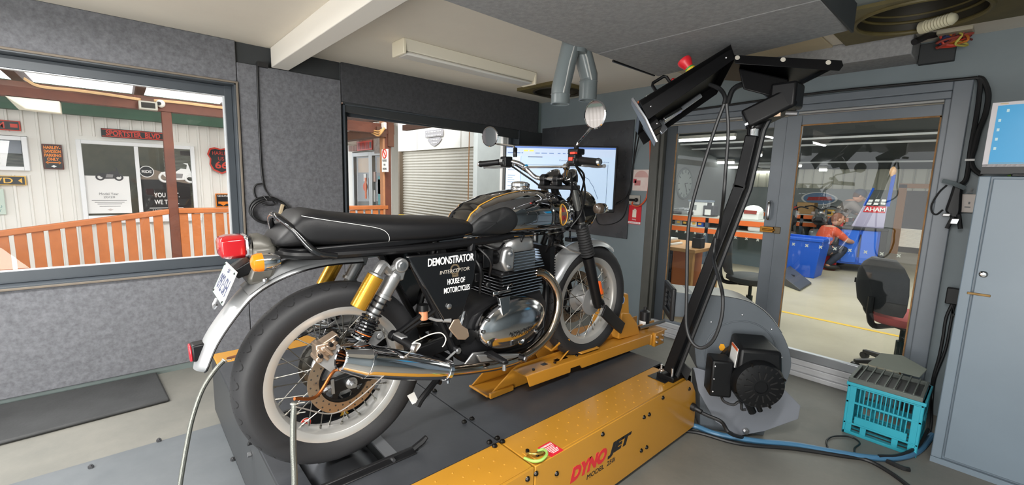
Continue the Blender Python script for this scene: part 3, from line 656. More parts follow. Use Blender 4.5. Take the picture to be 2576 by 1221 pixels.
# poster 1: white poster with a motorcycle cut-out standing on it
def bike_cut(par, X, yc, z, s, m, m2, flip=1):
    """flat printed motorcycle silhouette"""
    for dy in (-.42, .42): obj('printed_wheel', G().torus((X, yc+dy*s, z+.2*s), (1, 0, 0), .17*s, .045*s, 20, 6), m, par)
    f_ = flip
    obj('printed_body', G().slab([(X, yc+f_*a*s, z+b*s) for a, b in ((-.55, .40), (-.30, .46), (-.05, .44), (.12, .58), (.30, .56), (.33, .74), (.20, .80), (.36, .80), (.46, .40), (.50, .22), (.36, .24), (.22, .12), (-.22, .10), (-.40, .22))], (.004, 0, 0)), m, par)
    obj('printed_engine', G().slab([(X+.004, yc+f_*a*s, z+b*s) for a, b in ((-.18, .18), (.14, .18), (.18, .36), (-.12, .38))], (.002, 0, 0)), m2, par)
PX1 = SX-.015
a, b = at(213, 444, 'X', PX1), at(333, 540, 'X', PX1); y0, y1 = a[1], b[1]; z1, z0 = at(270, 443, 'X', PX1)[2], at(270, 537, 'X', PX1)[2]
t = thing('poster', 'white model year poster with a dark motorcycle along its top in the showroom window', 'poster', (PX1, (y0+y1)/2, z0)); c = (y0+y1)/2; w = y1-y0
obj('paper', G().box(PX1-.003, PX1, y0, y1, z0, z1), M_sgnw, t); bike_cut(t, PX1+.001, c+.02, z1-.055, .205, mat('print_dark', (58, 56, 58), .5), mat('print_mid', (140, 138, 138), .5))
lt(t, 'Model Year', M_sgng, c, z0+.245, w*.44, .03, PX1+.002); lt(t, '20/20', M_sgng, c, z0+.205, w*.26, .026, PX1+.002)
for k in range(3): obj('print_line', G().box(PX1, PX1+.001, c-w*(.40-.06*k), c+w*(.40-.06*k), z0+.158-.022*k, z0+.166-.022*k), M_sgng, t)
obj('print_line', G().box(PX1, PX1+.001, c-w*.24, c+w*.24, z0+.085, z0+.091), M_sgng, t); obj('printed_emblem', G().slab([(PX1, c-.03, z0+.045), (PX1, c, z0+.03), (PX1, c+.03, z0+.045), (PX1, c, z0+.06)], (.001, 0, 0)), mat('print_pale', (205, 196, 192), .6), t)
# poster 2: black poster, white motorcycle, white slogan
a, b = at(350, 400, 'X', PX1), at(480, 500, 'X', PX1); y0, y1 = a[1], b[1]; z1, z0 = at(400, 437, 'X', PX1)[2], at(400, 545, 'X', PX1)[2]; c = (y0+y1)/2; w = y1-y0
t = thing('poster', 'black poster with a white motorcycle and the slogan YOU TEST. WE TUNE.', 'poster', (PX1, c, z0))
obj('paper', G().slab([(PX1-.003, y0, z0), (PX1-.003, y1, z0), (PX1-.003, y1, z1-.06), (PX1-.003, y0+.2, z1+.03), (PX1-.003, y0, z1+.10)], (.003, 0, 0)), mat('poster_black', (34, 32, 32), .35), t)
obj('printed_ground', G().slab([(PX1, y0, z1-.05), (PX1, y0+.22*w, z1+.06), (PX1, y0+.55*w, z1-.0), (PX1, y1, z1-.11), (PX1, y1, z1-.13), (PX1, y0+.5*w, z1-.08), (PX1, y0, z1-.08)], (.001, 0, 0)), mat('print_brown', (126, 112, 98), .6), t)
bike_cut(t, PX1+.002, c+.13, z1-.115, .33, M_sgnw, mat('print_mid', (140, 138, 138), .5))
d_ = at(369, 432, 'X', PX1); obj('round_badge', G().cyl((PX1, d_[1], d_[2]), (PX1+.002, d_[1], d_[2]), .075, n=24), M_sgnw, t); obj('round_badge', G().cyl((PX1+.002, d_[1], d_[2]), (PX1+.003, d_[1], d_[2]), .066, n=24), M_sgnk, t)
lt(t, 'RIDE', M_sgnw, d_[1], d_[2], .10, .035, PX1+.0035, bold=.02)
s1, s2 = at(420, 491, 'X', PX1), at(420, 507, 'X', PX1)
lt(t, 'YOU TEST.', M_sgnw, s1[1], s1[2], .27, .062, PX1+.001, bold=.02); lt(t, 'WE TUNE.', M_sgnw, s2[1], s2[2]-.008, .26, .062, PX1+.001, bold=.02)
s3 = at(420, 526, 'X', PX1); obj('print_line', G().box(PX1, PX1+.001, s3[1]-.18, s3[1]+.18, s3[2]+.01, s3[2]+.018), M_sgnw, t); lt(t, 'SAFETY SERVICE', M_sgnw, s3[1], s3[2]-.02, .3, .03, PX1+.001)
p = at(466, 386, 'X', PX1); single('dealer_sticker', G().box(PX1, PX1+.002, p[1]-.055, p[1]+.055, p[2]-.03, p[2]+.03), mat('dark_sticker', (60, 56, 54), .5), 'small dark sticker at the top right of the showroom window', 'sticker')
# floodlight, pale lamp and cables on the veranda beam
p = at(372, 267, 'X', VX+.06); fl = thing('floodlight', 'small square floodlight on the red-brown veranda beam', 'floodlight', p)
obj('housing', G().box(VX+.06, VX+.14, p[1]-.075, p[1]+.075, p[2]-.045, p[2]+.04), mat('flood_grey', (176, 172, 160), .5), fl, bevel=.008); obj('reflector', G().box(VX+.138, VX+.143, p[1]-.055, p[1]+.055, p[2]-.028, p[2]+.025), mat('flood_dark', (60, 58, 54), .2, .5), fl); obj('bracket', G().box(VX+.06, VX+.10, p[1]-.05, p[1]+.05, p[2]+.04, p[2]+.075), M_brownd, fl)
p = at(404, 261, 'X', VX+.08); vc = thing('dome_camera', 'small white camera beside the floodlight on the veranda beam', 'camera', p)
obj('camera_body', G().sph(p, .04, 14, 8), M_white, vc); obj('lens', G().cyl(p+V(.025, -.01, 0), p+V(.045, -.018, -.005), .018), M_sgnk, vc)
p = at(97, 251, 'X', VX); p[2] = zb0-.055; bk = thing('bulkhead_lamp', 'cream wedge lamp hanging under the far side of the veranda beam', 'lamp', p)
obj('shade', G().hexa(*[p+V(*q) for q in ((-.08, -.14, -.05), (.06, -.08, -.05), (.06, .14, -.06), (-.08, .14, -.06), (-.08, -.2, .05), (.06, -.2, .05), (.06, .14, .05), (-.08, .14, .05))]), mat('cream_lamp', (238, 232, 212), .5), bk, bevel=.008)
g = G()
for k in range(2): g.tube(spline([at(px, py+2.5*k, 'X', VX+.075) for px, py in ((60, 196), (100, 216), (190, 226), (280, 238), (360, 250), (410, 253), (480, 260), (560, 270), (640, 276))], 4), .009, 6)
single('beam_cables', g, mat('cream_cable', (214, 176, 128), .5), 'pair of cream cables sagging along the red-brown veranda beam', 'cable')
# ================================================================ THE WORKSHOP BEHIND THE GLASS DOORS
M_wfloor = mat('workshop_floor', (172, 164, 142), .38, vscale=1.2, rgb2=(190, 182, 160), rvar=.1)
M_wgrey = mat('workshop_grey', (150, 156, 156), .6, var=.05)
M_cream = mat('cream_iron', (214, 212, 196), .5)
M_rackor = mat('rack_orange', (232, 112, 48), .45)
M_blue = mat('cart_blue', (24, 84, 190), .4)
M_fab = mat('chair_black_fabric', (38, 40, 44), .8, bump=.1)
M_redf = mat('red_seat_fabric', (176, 62, 60), .8)
M_oak = mat('oak_desk', (196, 146, 92), .5, var=.1)
M_navyroof = mat('blue_roof_sheet', (46, 60, 74), .5, var=.1)
M_tube = mat('workshop_tube_lit', (255, 255, 252), .3, emit=6.0)
WY1 = 13.6; WXL = -5.2
struct('floor_workshop', G().box(-9, 3, BY+.02, 14.2, -.06, 0.0), M_wfloor)
g = G().box(-9, -1.62, WY1, WY1+.1, 0, 2.2).box(-.0, 3, WY1, WY1+.1, 0, 2.2).box(-1.62, 0, WY1, WY1+.1, 1.62, 2.2)
WK = struct('wall_workshop', g, M_wgrey)
for k in range(46):
    x = -8.9+.22*k
    if x < 2.9: obj('cladding_sheet', G().slab([(x+.004, WY1-.002, 1.48), (x+.03, WY1-.035, 1.48), (x+.19, WY1-.035, 1.48), (x+.216, WY1-.002, 1.48)], (0, 0, .6)), M_cream, WK, flat=True)
struct('wall_workshop_left', G().box(WXL-.1, WXL, BY+.12, WY1, 0, 3.4), M_wgrey); struct('wall_workshop_right', G().box(2.5, 2.6, BY+.12, WY1, 0, 3.4), M_wgrey)
# roof falling away towards the far wall, white-edged purlins, blue strip at its low end
RK = 3.67; rz_ = lambda y: RK-.123*y
g = G().hexa((-9, BY+.1, rz_(BY+.1)), (3, BY+.1, rz_(BY+.1)), (3, 14.2, rz_(14.2)), (-9, 14.2, rz_(14.2)), (-9, BY+.1, rz_(BY+.1)+.08), (3, BY+.1, rz_(BY+.1)+.08), (3, 14.2, rz_(14.2)+.08), (-9, 14.2, rz_(14.2)+.08))
RF = struct('ceiling_workshop', g, mat('roof_grey', (92, 100, 106), .6, var=.08, vscale=2))
for (pa, pb, m) in (((1985, 352), (2370, 318), M_wf), ((1985, 410), (2370, 385), M_wf), ((1700, 378), (1860, 364), M_wf)):
    p = atn(pa[0], pa[1], (0, .123, 1), RK-.06)
    obj('purlin', G().box(-9, 3, p[1]-.02, p[1]+.05, p[2]-.014, p[2]+.02), m, RF)
pa = atn(2100, 408, (0, .123, 1), RK)[1]
obj('blue_strip', G().hexa(*[(x, y, rz_(y)-d_) for d_ in (.03, .005) for x, y in ((-4.6, pa), (3, pa), (3, 14.0), (-4.6, 14.0))]), M_navyroof, RF)
def tube_light(p0, p1, lab):
    a, b = atn(*p0, (0, .123, 1), RK-.12), atn(*p1, (0, .123, 1), RK-.12)
    if abs(a[1]-b[1]) < .9: b[1] = a[1]; b[2] = a[2]
    c = (a+b)/2; t = thing('tube_light', lab, 'light', c, 'lit workshop tube lights'); u = nrm(b-a)
    obj('batten', G().obox(c+V(0, 0, .06), u, np.cross((0, 0, 1), u), (0, 0, 1), np.linalg.norm(b-a)/2, .05, .03), M_white, t); obj('tube', G().cyl(a, b, .03, n=10), M_tube, t)
for a, b, lab in (((1640, 358), (1848, 346), 'long lit tube highest in the left glass pane'), ((1640, 387), (1731, 384), 'lit tube cut by the left frame, second row down in the left pane'), ((1640, 412), (1832, 403), 'long lit tube third row down in the left pane'),
                  ((1772, 422), (1862, 417), 'lit tube beside the column arm, fourth row in the left pane'), ((1660, 424), (1741, 426), 'lit tube above the wall clock'), ((1806, 432), (1844, 436), 'short lit tube low in the left pane'),
                  ((1908, 391), (1930, 398), 'slanting lit tube just right of the column arm'), ((1895, 433), (1933, 430), 'lit tube low beside the door pull handle'),
                  ((1994, 418), (2030, 426), 'slanting lit tube at the left of the right pane'), ((2061, 428), (2094, 437), 'slanting lit tube second in the right pane'), ((2116, 442), (2143, 451), 'slanting lit tube third in the right pane, over the person'),
                  ((1990, 445), (2020, 444), 'upper short lit tube over the oval sign'), ((1990, 452), (2079, 451), 'lower long lit tube over the oval sign')):
    tube_light(a, b, lab)
# dark opening with orange frame, pale louvre inside
op = thing('rear_doorway', 'dark doorway with an orange frame in the far workshop wall', 'doorway', (-.8, WY1, 0))
obj('frame_post', G().box(-1.66, -1.52, WY1-.06, WY1+.02, 0, 1.62), mat('ochre_frame', (190, 124, 44), .5), op); obj('frame_head', G().box(-1.66, .05, WY1-.06, WY1+.02, 1.54, 1.64), mat('ochre_frame', (190, 124, 44), .5), op); obj('gloom', G().box(-1.6, 0, WY1+.5, WY1+.52, 0, 1.7), mat('doorway_gloom', (40, 38, 34), .8, vscale=3, rgb2=(64, 56, 46)), op)
obj('inner_post', G().box(-1.18, -1.13, WY1+.3, WY1+.35, 0, 1.6), mat('ochre_frame', (190, 124, 44), .5), op)
a, b = at(2262, 575, 'Y', WY1+.2), at(2335, 628, 'Y', WY1+.2)
lv = thing('louvre_panel', 'bright pale louvred panel standing in the dark doorway', 'panel', (a[0], WY1+.2, max(.0, b[2])))
for k in range(14):
    z = b[2]+.01+(a[2]-b[2])*k/14; obj('louvre_slat', G().box(a[0], b[0], WY1+.17, WY1+.2, z, z+.026), mat('louvre_glow', (236, 230, 218), .4, emit=.35), lv)  # slats are given a glow so they look lit
# oval sign
p = at(2061, 500, 'Y', WY1-.02); ov = thing('oval_sign', 'blue and white oval sign with red lettering on the workshop wall', 'sign', p)
ell = lambda s: [(p[0]+s*.40*math.cos(t), WY1-.045, p[2]+s*.17*math.sin(t)*(1 if math.cos(t) < .6 else .9)) for t in np.linspace(0, 2*PI, 28, endpoint=False)]
obj('board', G().slab(ell(1), (0, .02, 0)), M_sgnw, ov); obj('blue_field', G().slab([V(q)+V(0, -.003, 0) for q in ell(.88)], (0, .003, 0)), mat('oval_blue', (110, 140, 176), .5), ov); obj('red_band', G().slab([(p[0]-.27, WY1-.05, p[2]-.06), (p[0]+.29, WY1-.05, p[2]-.03), (p[0]+.25, WY1-.05, p[2]+.06), (p[0]-.24, WY1-.05, p[2]+.03)], (0, .002, 0)), mat('oval_red', (196, 66, 62), .5), ov)
# big wall clock on the left wall
p = at(1722, 462, 'X', WXL+.02); ck = thing('wall_clock', 'large pale round wall clock seen at an angle in the left pane', 'clock', p)
obj('rim', G().torus(p, (1, 0, 0), .36, .025, 36, 8), mat('clock_rim', (130, 138, 138), .5), ck); obj('dial', G().cyl(p+V(-.015, 0, 0), p+V(.004, 0, 0), .36, n=36), mat('clock_dial', (186, 196, 194), .5), ck)
for k in range(12): obj('hour_mark', G().obox(p+V(.008, .29*math.cos(PI*k/6), .29*math.sin(PI*k/6)), (1, 0, 0), (0, math.cos(PI*k/6), math.sin(PI*k/6)), (0, -math.sin(PI*k/6), math.cos(PI*k/6)), .003, .035, .010), mat('clock_mark', (70, 80, 82), .6), ck)
for a_, l_ in ((.1, .15), (-1.0, .24)): obj('hand', G().obox(p+V(.012, l_/2*math.cos(a_), l_/2*math.sin(a_)), (1, 0, 0), (0, math.cos(a_), math.sin(a_)), (0, -math.sin(a_), math.cos(a_)), .003, l_/2, .008), M_sgnk, ck)
# racking benches with orange beams
def bench(nm, lab, x0, x1, y, za, zb_, dep=.6):
    t = thing(nm, lab, 'bench', ((x0+x1)/2, y, 0))
    for z in (za, zb_):
        obj('beam', G().box(x0, x1, y, y+.05, z-.09, z), M_rackor, t, bevel=.006); obj('beam', G().box(x0, x1, y+dep-.05, y+dep, z-.09, z), M_rackor, t)
        obj('shelf_board', G().box(x0, x1, y, y+dep, z, z+.02), mat('shelf_pale', (196, 196, 188), .6), t)
    for x in (x0, x1-.06, (x0+x1)/2-.03): obj('upright', G().box(x, x+.06, y+.0, y+.06, 0, za), mat('rack_blue', (70, 84, 100), .5), t); obj('upright', G().box(x, x+.06, y+dep-.06, y+dep, 0, za), mat('rack_blue', (70, 84, 100), .5), t)
    obj('back_panel', G().box(x0, x1, y+dep, y+dep+.02, 0, za), mat('slate_panel', (96, 112, 118), .6), t)
    return t
b1y = 8.0; z1a, z1b = at(1700, 542, 'Y', b1y)[2], at(1700, 568, 'Y', b1y)[2]
bench('rack_bench', 'racking bench with two orange beams behind the left glass pane', -4.7, -2.45, b1y, z1a, z1b)
b2y = 11.6; z2a, z2b = at(2020, 541, 'Y', b2y)[2], at(2020, 560, 'Y', b2y)[2]
bench('rack_bench', 'racking bench with orange beams under the oval sign in the right pane', -3.95, -2.1, b2y, z2a, z2b)
def clutter(nm, px, py, w, h, d_, y, m, lab, cat, z=None, bev=.01, grp=None, parts=None):
    p = at(px, py, 'Y', y); z = p[2] if z is None else z
    t = thing(nm, lab, cat, (p[0], y, z), grp)
    obj('body', G().box(p[0]-w/2, p[0]+w/2, y, y+d_, z, z+h), m, t, bevel=bev)
    for (nm2, g2, m2) in (parts(p, z) if parts else []): obj(nm2, g2, m2, t)
    return t
zt1 = z1a+.02; zs1 = z1b+.02; zt2 = z2a+.02
M_box = mat('cardboard', (186, 148, 100), .8, var=.05); M_dk = mat('tool_black', (40, 42, 46), .5); M_sil = mat('tool_silver', (178, 184, 188), .3, .7); M_whp = mat('paper_white', (232, 234, 232), .6)
clutter('microwave', 1755, 520, .34, .26, .3, b1y+.1, M_whp, 'white box-shaped appliance on the left workshop bench', 'appliance', zt1, parts=lambda p, z: [('lid', G().box(p[0]-.18, p[0]+.18, b1y+.08, b1y+.4, z+.26, z+.29), mat('lid_blue_grey', (120, 132, 148), .5)), ('label', G().box(p[0]-.12, p[0]-.02, b1y+.095, b1y+.1, z+.1, z+.2), M_sil)])
clutter('black_canister', 1782, 525, .20, .2, .2, b1y+.05, M_dk, 'black square canister with a white label on the left workshop bench', 'canister', zt1, parts=lambda p, z: [('label', G().box(p[0]-.06, p[0]+.05, b1y+.044, b1y+.05, z+.03, z+.13), M_whp), ('cap', G().cyl((p[0]-.03, b1y+.15, z+.2), (p[0]-.03, b1y+.15, z+.25), .04), M_dk)])
for k, (px, w, m) in enumerate(((1702, .18, M_dk), (1716, .22, M_sil), (1730, .16, M_dk), (1739, .10, M_sil))):
    clutter('tool_pile', px, 538, w, .06+.02*(k % 2), .2, b1y+.04+.02*k, m, ['dark tools at the left end of the workshop bench', 'silver parts tray under the wall clock', 'dark tool block below the clock cable', 'silver part beside the white appliance'][k], 'tools', zt1, parts=lambda p, z: [('handle', G().cyl((p[0]-.08, b1y+.08, z+.1), (p[0]+.1, b1y+.14, z+.13), .012), M_sil)])
for k, (px, w, h) in enumerate(((1706, .16, .11), (1722, .12, .14), (1745, .16, .12), (1760, .14, .13))):
    clutter('parts_bin', px, 570, w, h, .22, b1y+.05, [M_sil, M_dk, M_whp, M_blue][k], ['silver bin on the lower bench shelf at the left end', 'dark bin on the lower bench shelf', 'white bin on the lower bench shelf', 'blue bin on the lower bench shelf'][k], 'bin', zs1, parts=lambda p, z: [('label', G().box(p[0]-.03, p[0]+.03, b1y+.045, b1y+.05, z+.03, z+.07), M_sgny)])
clutter('helmet', 1890, 512, .26, .12, .26, b1y+.1, M_whp, 'white and red rounded fairing on the bench beside the pull handle', 'fairing', zt1, parts=lambda p, z: [('dome', G().sph((p[0], b1y+.23, z+.14), (.16, .15, .11), 16, 8), M_whp), ('red_flash', G().box(p[0]-.10, p[0]+.10, b1y+.08, b1y+.11, z+.10, z+.16), mat('flash_red', (150, 60, 52), .5))])
clutter('plastic_bag', 1908, 552, .34, .12, .3, b1y+.02, mat('pale_plastic', (222, 224, 226), .25), 'crumpled pale plastic bags on the lower shelf right of the column arm', 'bag', zs1, bev=.04, parts=lambda p, z: [('fold', G().sph((p[0]+.05, b1y+.1, z+.14), (.14, .1, .06), 10, 6), mat('pale_plastic', (222, 224, 226), .25))])
clutter('cardboard_box', 2024, 535, .34, .26, .3, b2y+.1, M_box, 'brown cardboard box on the bench under the oval sign', 'box', zt2, parts=lambda p, z: [('tape', G().box(p[0]-.03, p[0]+.03, b2y+.097, b2y+.401, z+.26, z+.263), mat('tape_tan', (206, 170, 120), .4))])
clutter('yellow_case', 2084, 538, .20, .13, .2, b2y+.05, M_sgny, 'small yellow case at the right end of the bench under the oval sign', 'case', zt2, parts=lambda p, z: [('label', G().box(p[0]-.05, p[0]+.05, b2y+.045, b2y+.05, z+.03, z+.09), M_dk)])
clutter('fuel_jug', 2001, 540, .10, .16, .1, b2y+.1, mat('jug_red', (196, 60, 60), .4), 'small red jug at the left end of the bench under the oval sign', 'jug', zt2, parts=lambda p, z: [('cap', G().cyl((p[0], b2y+.15, z+.16), (p[0], b2y+.15, z+.20), .025), M_dk)])
clutter('rag_heap', 2060, 539, .32, .07, .2, b2y+.03, mat('rag_white', (220, 200, 196), .8), 'heap of white and red rags on the bench beside the yellow case', 'rags', zt2, bev=.03, parts=lambda p, z: [('red_rag', G().sph((p[0]+.05, b2y+.12, z+.07), (.1, .07, .04), 10, 6), mat('flash_red2', (180, 60, 56), .8))])
# desk by the glass with drawers, papers, pen pot
dk = thing('desk', 'oak topped desk with dark drawers just behind the left glass pane', 'desk', (-2.35, 4.6, 0))
zd = .765
obj('desk_top', G().box(-3.0, -2.07, 4.42, 5.15, zd-.04, zd), M_oak, dk, bevel=.006)
obj('drawer_body', G().box(-2.95, -2.32, 4.46, 5.1, .05, zd-.04), mat('desk_graphite', (62, 62, 70), .35, var=.15), dk, bevel=.004)
for k in range(3):
    f_ = obj('drawer', G().box(-2.94, -2.33, 4.44, 4.46, .09+.21*k, .27+.21*k), mat('desk_graphite', (62, 62, 70), .35, var=.15), dk, bevel=.004); obj('drawer_handle', G().box(-2.58, -2.36, 4.425, 4.44, .225+.21*k, .235+.21*k), M_steel, f_)
obj('side_panel', G().box(-2.315, -2.305, 4.43, 5.12, 0, zd-.04), mat('rust_edge', (168, 92, 44), .6), dk)
for y in (4.47, 5.08): obj('leg', G().box(-2.15, -2.10, y-.025, y+.025, 0, zd-.04), M_oak, dk)
for k in range(3):
    single('paper_stack', G().box(-2.75+.02*k, -2.38-.03*k, 4.5+.03*k, 4.76, zd+.022*k, zd+.022*(k+1)), [M_whp, M_oak, M_whp][k], ['white papers at the bottom of the stack on the oak desk', 'tan folder in the middle of the stack on the oak desk', 'white book on top of the stack on the oak desk'][k], 'papers', bevel=.003)
p = at(1757, 612, 'Y', 4.62)
pp = thing('pen_pot', 'black square pot with a smaller lid on the oak desk', 'pot', (p[0], 4.62, zd)); obj('pot_body', G().box(p[0]-.05, p[0]+.05, 4.57, 4.67, zd, zd+.11), M_dk, pp, bevel=.006); obj('pot_neck', G().box(p[0]-.03, p[0]+.03, 4.59, 4.65, zd+.11, zd+.16), M_dk, pp, bevel=.006)
# office chairs
def office_chair(lab, x, y, rz, fab, seatm, hb, arms):
    m = Matrix.Translation((x, y, 0)) @ Matrix.Rotation(rz, 4, 'Z')
    t = thing('office_chair', lab, 'chair', m=m, pre=Matrix.Identity(4), group='workshop office chairs')
    for k in range(5):
        a = 2*PI*k/5+.3; c_, s_ = math.cos(a), math.sin(a)
        leg = obj('leg', G().hexa(*[V(c_*r-s_*w, s_*r+c_*w, z) for (z0, z1) in ((.07, .09),) for z_, rr in ((0, 0),) for r, w, z in ((.04, -.03, .06), (.30, -.018, .05), (.30, .018, .05), (.04, .03, .06), (.04, -.03, .11), (.30, -.018, .075), (.30, .018, .075), (.04, .03, .11))]), M_black, t, bevel=.005)
        obj('castor', G().cyl((c_*.29-s_*.02, s_*.29+c_*.02, .028), (c_*.29+s_*.02, s_*.29-c_*.02, .028), .028), M_black, leg)
    obj('gas_stem', G().cyl((0, 0, .08), (0, 0, .26), .034).cyl((0, 0, .24), (0, 0, .40), .018), mat('stem_dark', (44, 52, 52), .3, .4), t); obj('seat_plate', G().box(-.14, .16, -.12, .12, .385, .41), M_black, t, bevel=.02)
    secs = [[(.0+.25*sx*(1-.25*abs(q))**.5, .24*q*1.0, z) for sx, q in [(math.cos(u), math.sin(u)) for u in np.linspace(0, 2*PI, 24, endpoint=False)]] for z in (.41, .43, .47, .485)]
    sc = (.86, 1.0, 1.0, .88)
    obj('seat', G().loft([[(x_*k_, y_*k_, z_) for x_, y_, z_ in s_] for s_, k_ in zip(secs, sc)]), seatm, t, ang=60)
    prof = [(-.235, .50, .16), (-.26, .56, .20), (-.275, .68, .215), (-.28, .80, .205), (-.285, .50+hb-.05, .16), (-.285, .50+hb, .09)]
    obj('backrest', G().loft([[(px_+dx*.035+.03*(abs(dy)**2), w_*dy, z_) for dx, dy in [(math.cos(u), math.copysign(abs(math.sin(u))**.6, math.sin(u))) for u in np.linspace(0, 2*PI, 20, endpoint=False)]] for px_, z_, w_ in prof]), fab, t, ang=60)
    obj('back_bar', G().tube(spline([(-.10, 0, .39), (-.26, 0, .39), (-.31, 0, .48), (-.315, 0, .62)], 5), .022, 8), M_black, t)
    if arms:
        for s in (-1, 1): obj('armrest', G().tube(spline([(-.05, s*.24, .40), (-.04, s*.30, .46), (-.04, s*.30, .60), (-.10, s*.29, .665), (.06, s*.29, .675), (.16, s*.285, .63)], 5), .024, 8).box(-.15, .15, s*.29-.04, s*.29+.04, .66, .70), M_black, t, bevel=.012)
    return t
office_chair('black and red office chair with armrests close behind the right glass pane', -.40, 4.50, .95, M_fab, M_redf, .42, True)
office_chair('dark grey office chair without arms behind the left pane near the column arm', -1.72, 5.05, .5, mat('grey_chair_fabric', (66, 70, 72), .8), mat('grey_chair_fabric', (66, 70, 72), .8), .44, False)
# blue lidless bin, black ramp, yellow floor line
p = at(2008, 690, 'Z', 0); bn = thing('wheelie_bin', 'blue plastic bin beyond the black ramp', 'bin', p)
bw = .34; sq_ = lambda s, z: [(p[0]+s*x*bw, p[1]+s*y*bw*.8, z) for x, y in ((-1, -1), (1, -1), (1, 1), (-1, 1))]
obj('bin_body', G().loft([sq_(.82, .0), sq_(1, .62)]).loft([sq_(.94, .6), sq_(.8, .1)]), M_blue, bn, bevel=.01); obj('bin_rim', G().ringslab(sq_(1.06, .60), sq_(.93, .60), (0, 0, .05)), M_blue, bn, bevel=.008)
a, b, c, d_ = at(1955, 712, 'Z', 0), at(2012, 734, 'Z', 0), at(2041, 716, 'Z', 0), at(1985, 692, 'Z', 0)
rp = thing('loading_ramp', 'black wedge ramp lying on the workshop floor', 'ramp', (a+c)/2)
obj('ramp_top', G().hexa(a, b, c, d_, a+V(0, 0, .16), b+V(0, 0, .03), c+V(0, 0, .03), d_+V(0, 0, .16)), mat('ramp_rubber', (66, 70, 76), .5), rp, bevel=.008); obj('handle_slot', G().obox((a+d_)/2*.6+(b+c)/2*.4+V(0, 0, .112), b-a, d_-a, (0, 0, 1), .05, .03, .006), M_dk, rp)
single('floor_line', G().box(-3.2, 1.5, 5.66, 5.72, .0005, .003), mat('floor_yellow', (222, 182, 60), .5), 'thin yellow line painted across the workshop floor', 'marking')
# tool cart
c0 = at(2150, 686, 'Z', 0); ct = thing('tool_cart', 'tall blue tool cart with dark corner posts on castors', 'cart', c0); ang_ = .35
U = V(math.cos(ang_), math.sin(ang_), 0); Wv = V(-math.sin(ang_), math.cos(ang_), 0); Z = V(0, 0, 1); hw, hd = .36, .26; top = at(2150, 575, 'Y', c0[1])[2]
ob = lambda nm, u, w, z, hu, hw_, hz, m, **k: obj(nm, G().obox(c0+U*u+Wv*(w+hd)+Z*z, U, Wv, Z, hu, hw_, hz), m, ct, **k)
ob('cabinet_body', 0, 0, (top+.14)/2, hw-.02, hd-.02, (top-.14)/2, M_blue, bevel=.01); ob('worktop', 0, 0, top, hw+.02, hd+.02, .02, M_dk, bevel=.008)
for u in (-1, 1):
    for w in (-1, 1): ob('corner_post', u*(hw-.03), w*(hd-.03), (top+.14)/2, .045, .045, (top-.14)/2, M_dk, bevel=.008); obj('castor', G().cyl(c0+U*(u*(hw-.07)-.02)+Wv*(w*(hd-.06)+hd)+Z*.06, c0+U*(u*(hw-.07)+.02)+Wv*(w*(hd-.06)+hd)+Z*.06, .06), M_dk, ct)
ob('door', -.12, -hd+.015, (top+.14)/2, .11, .012, (top-.2)/2, mat('cart_blue_light', (40, 104, 214), .35), bevel=.008); ob('door', .14, -hd+.015, (top+.14)/2, .11, .012, (top-.2)/2, mat('cart_blue_light', (40, 104, 214), .35), bevel=.008); ob('hanging_chain', 0.01, -hd-.005, top-.3, .008, .008, .2, M_dk)
# glass reflection built as a sloping rack on the cart, red panel beside it
ds = thing('reflected_rack', 'glass reflection of papers and red lettered strips, built as a sloping rack on the blue cart', 'rack', c0+Wv*hd+Z*(top+.02))
P = lambda px, py: at(px, py, 'Y', c0[1]+.3)
q4 = [P(2141, 576), P(2222, 578), P(2232, 520), P(2172, 518)]; q4[0][2] = q4[1][2] = top+.02
obj('board', G().slab(q4, (0, .03, 0)), mat('reflected_lilac', (176, 170, 196), .5), ds); ql = lambda u, v: (q4[0]*(1-u)+q4[1]*u)*(1-v)+(q4[3]*(1-u)+q4[2]*u)*v+V(0, -.006, 0)
obj('red_strip', G().slab([ql(.12, .70), ql(.96, .70), ql(.96, 1.0), ql(.12, 1.0)], (0, .004, 0)), mat('reflected_red', (206, 52, 62), .5), ds); text('lettering', 'AHAM', M_sgnw, ds, ql(.54, .85)+V(0, -.008, 0), ql(1, .85)-ql(0, .85), ql(.5, 1)-ql(.5, .7), .28, .07, bold=.03)
for u, v in ((.2, 1.06), (.5, 1.06), (.8, 1.08), (.2, 1.2), (.5, 1.22), (.8, 1.22)): obj('reflected_card', G().slab([ql(u-.1, v), ql(u+.1, v), ql(u+.1, v+.1), ql(u-.1, v+.1)], (0, .004, 0)), M_whp, ds)
obj('upright', G().tube([q4[3]+V(0, .05, 0), q4[3]+V(.1, .05, .32)], .02, 6).tube([q4[2]+V(0, .05, 0), q4[2]+V(.02, .05, .55)], .03, 6), M_blue, ds); obj('top_lamp', G().sph(q4[2]+V(.0, .05, .6), (.05, .05, .09), 10, 6), mat('lamp_tan', (226, 178, 130), .4), ds)
a, b = at(2104, 545, 'Y', c0[1]-.1), at(2088, 640, 'Y', c0[1]-.1)
rp2 = thing('red_panel', 'tall slim red panel leaning against the left side of the blue cart', 'panel', (b[0], c0[1]-.1, max(.0, b[2])))
b[2] = 0; obj('panel_body', G().slab([b+V(-.09, 0, 0), b+V(.10, 0, 0), a+V(.09, .12, 0), a+V(-.06, .12, 0)], (0, .06, 0)), mat('jack_red', (204, 40, 46), .4), rp2, bevel=.01); obj('grip', G().cyl(a+V(.0, .1, -.02), a+V(.05, .16, .10), .02), M_dk, rp2)
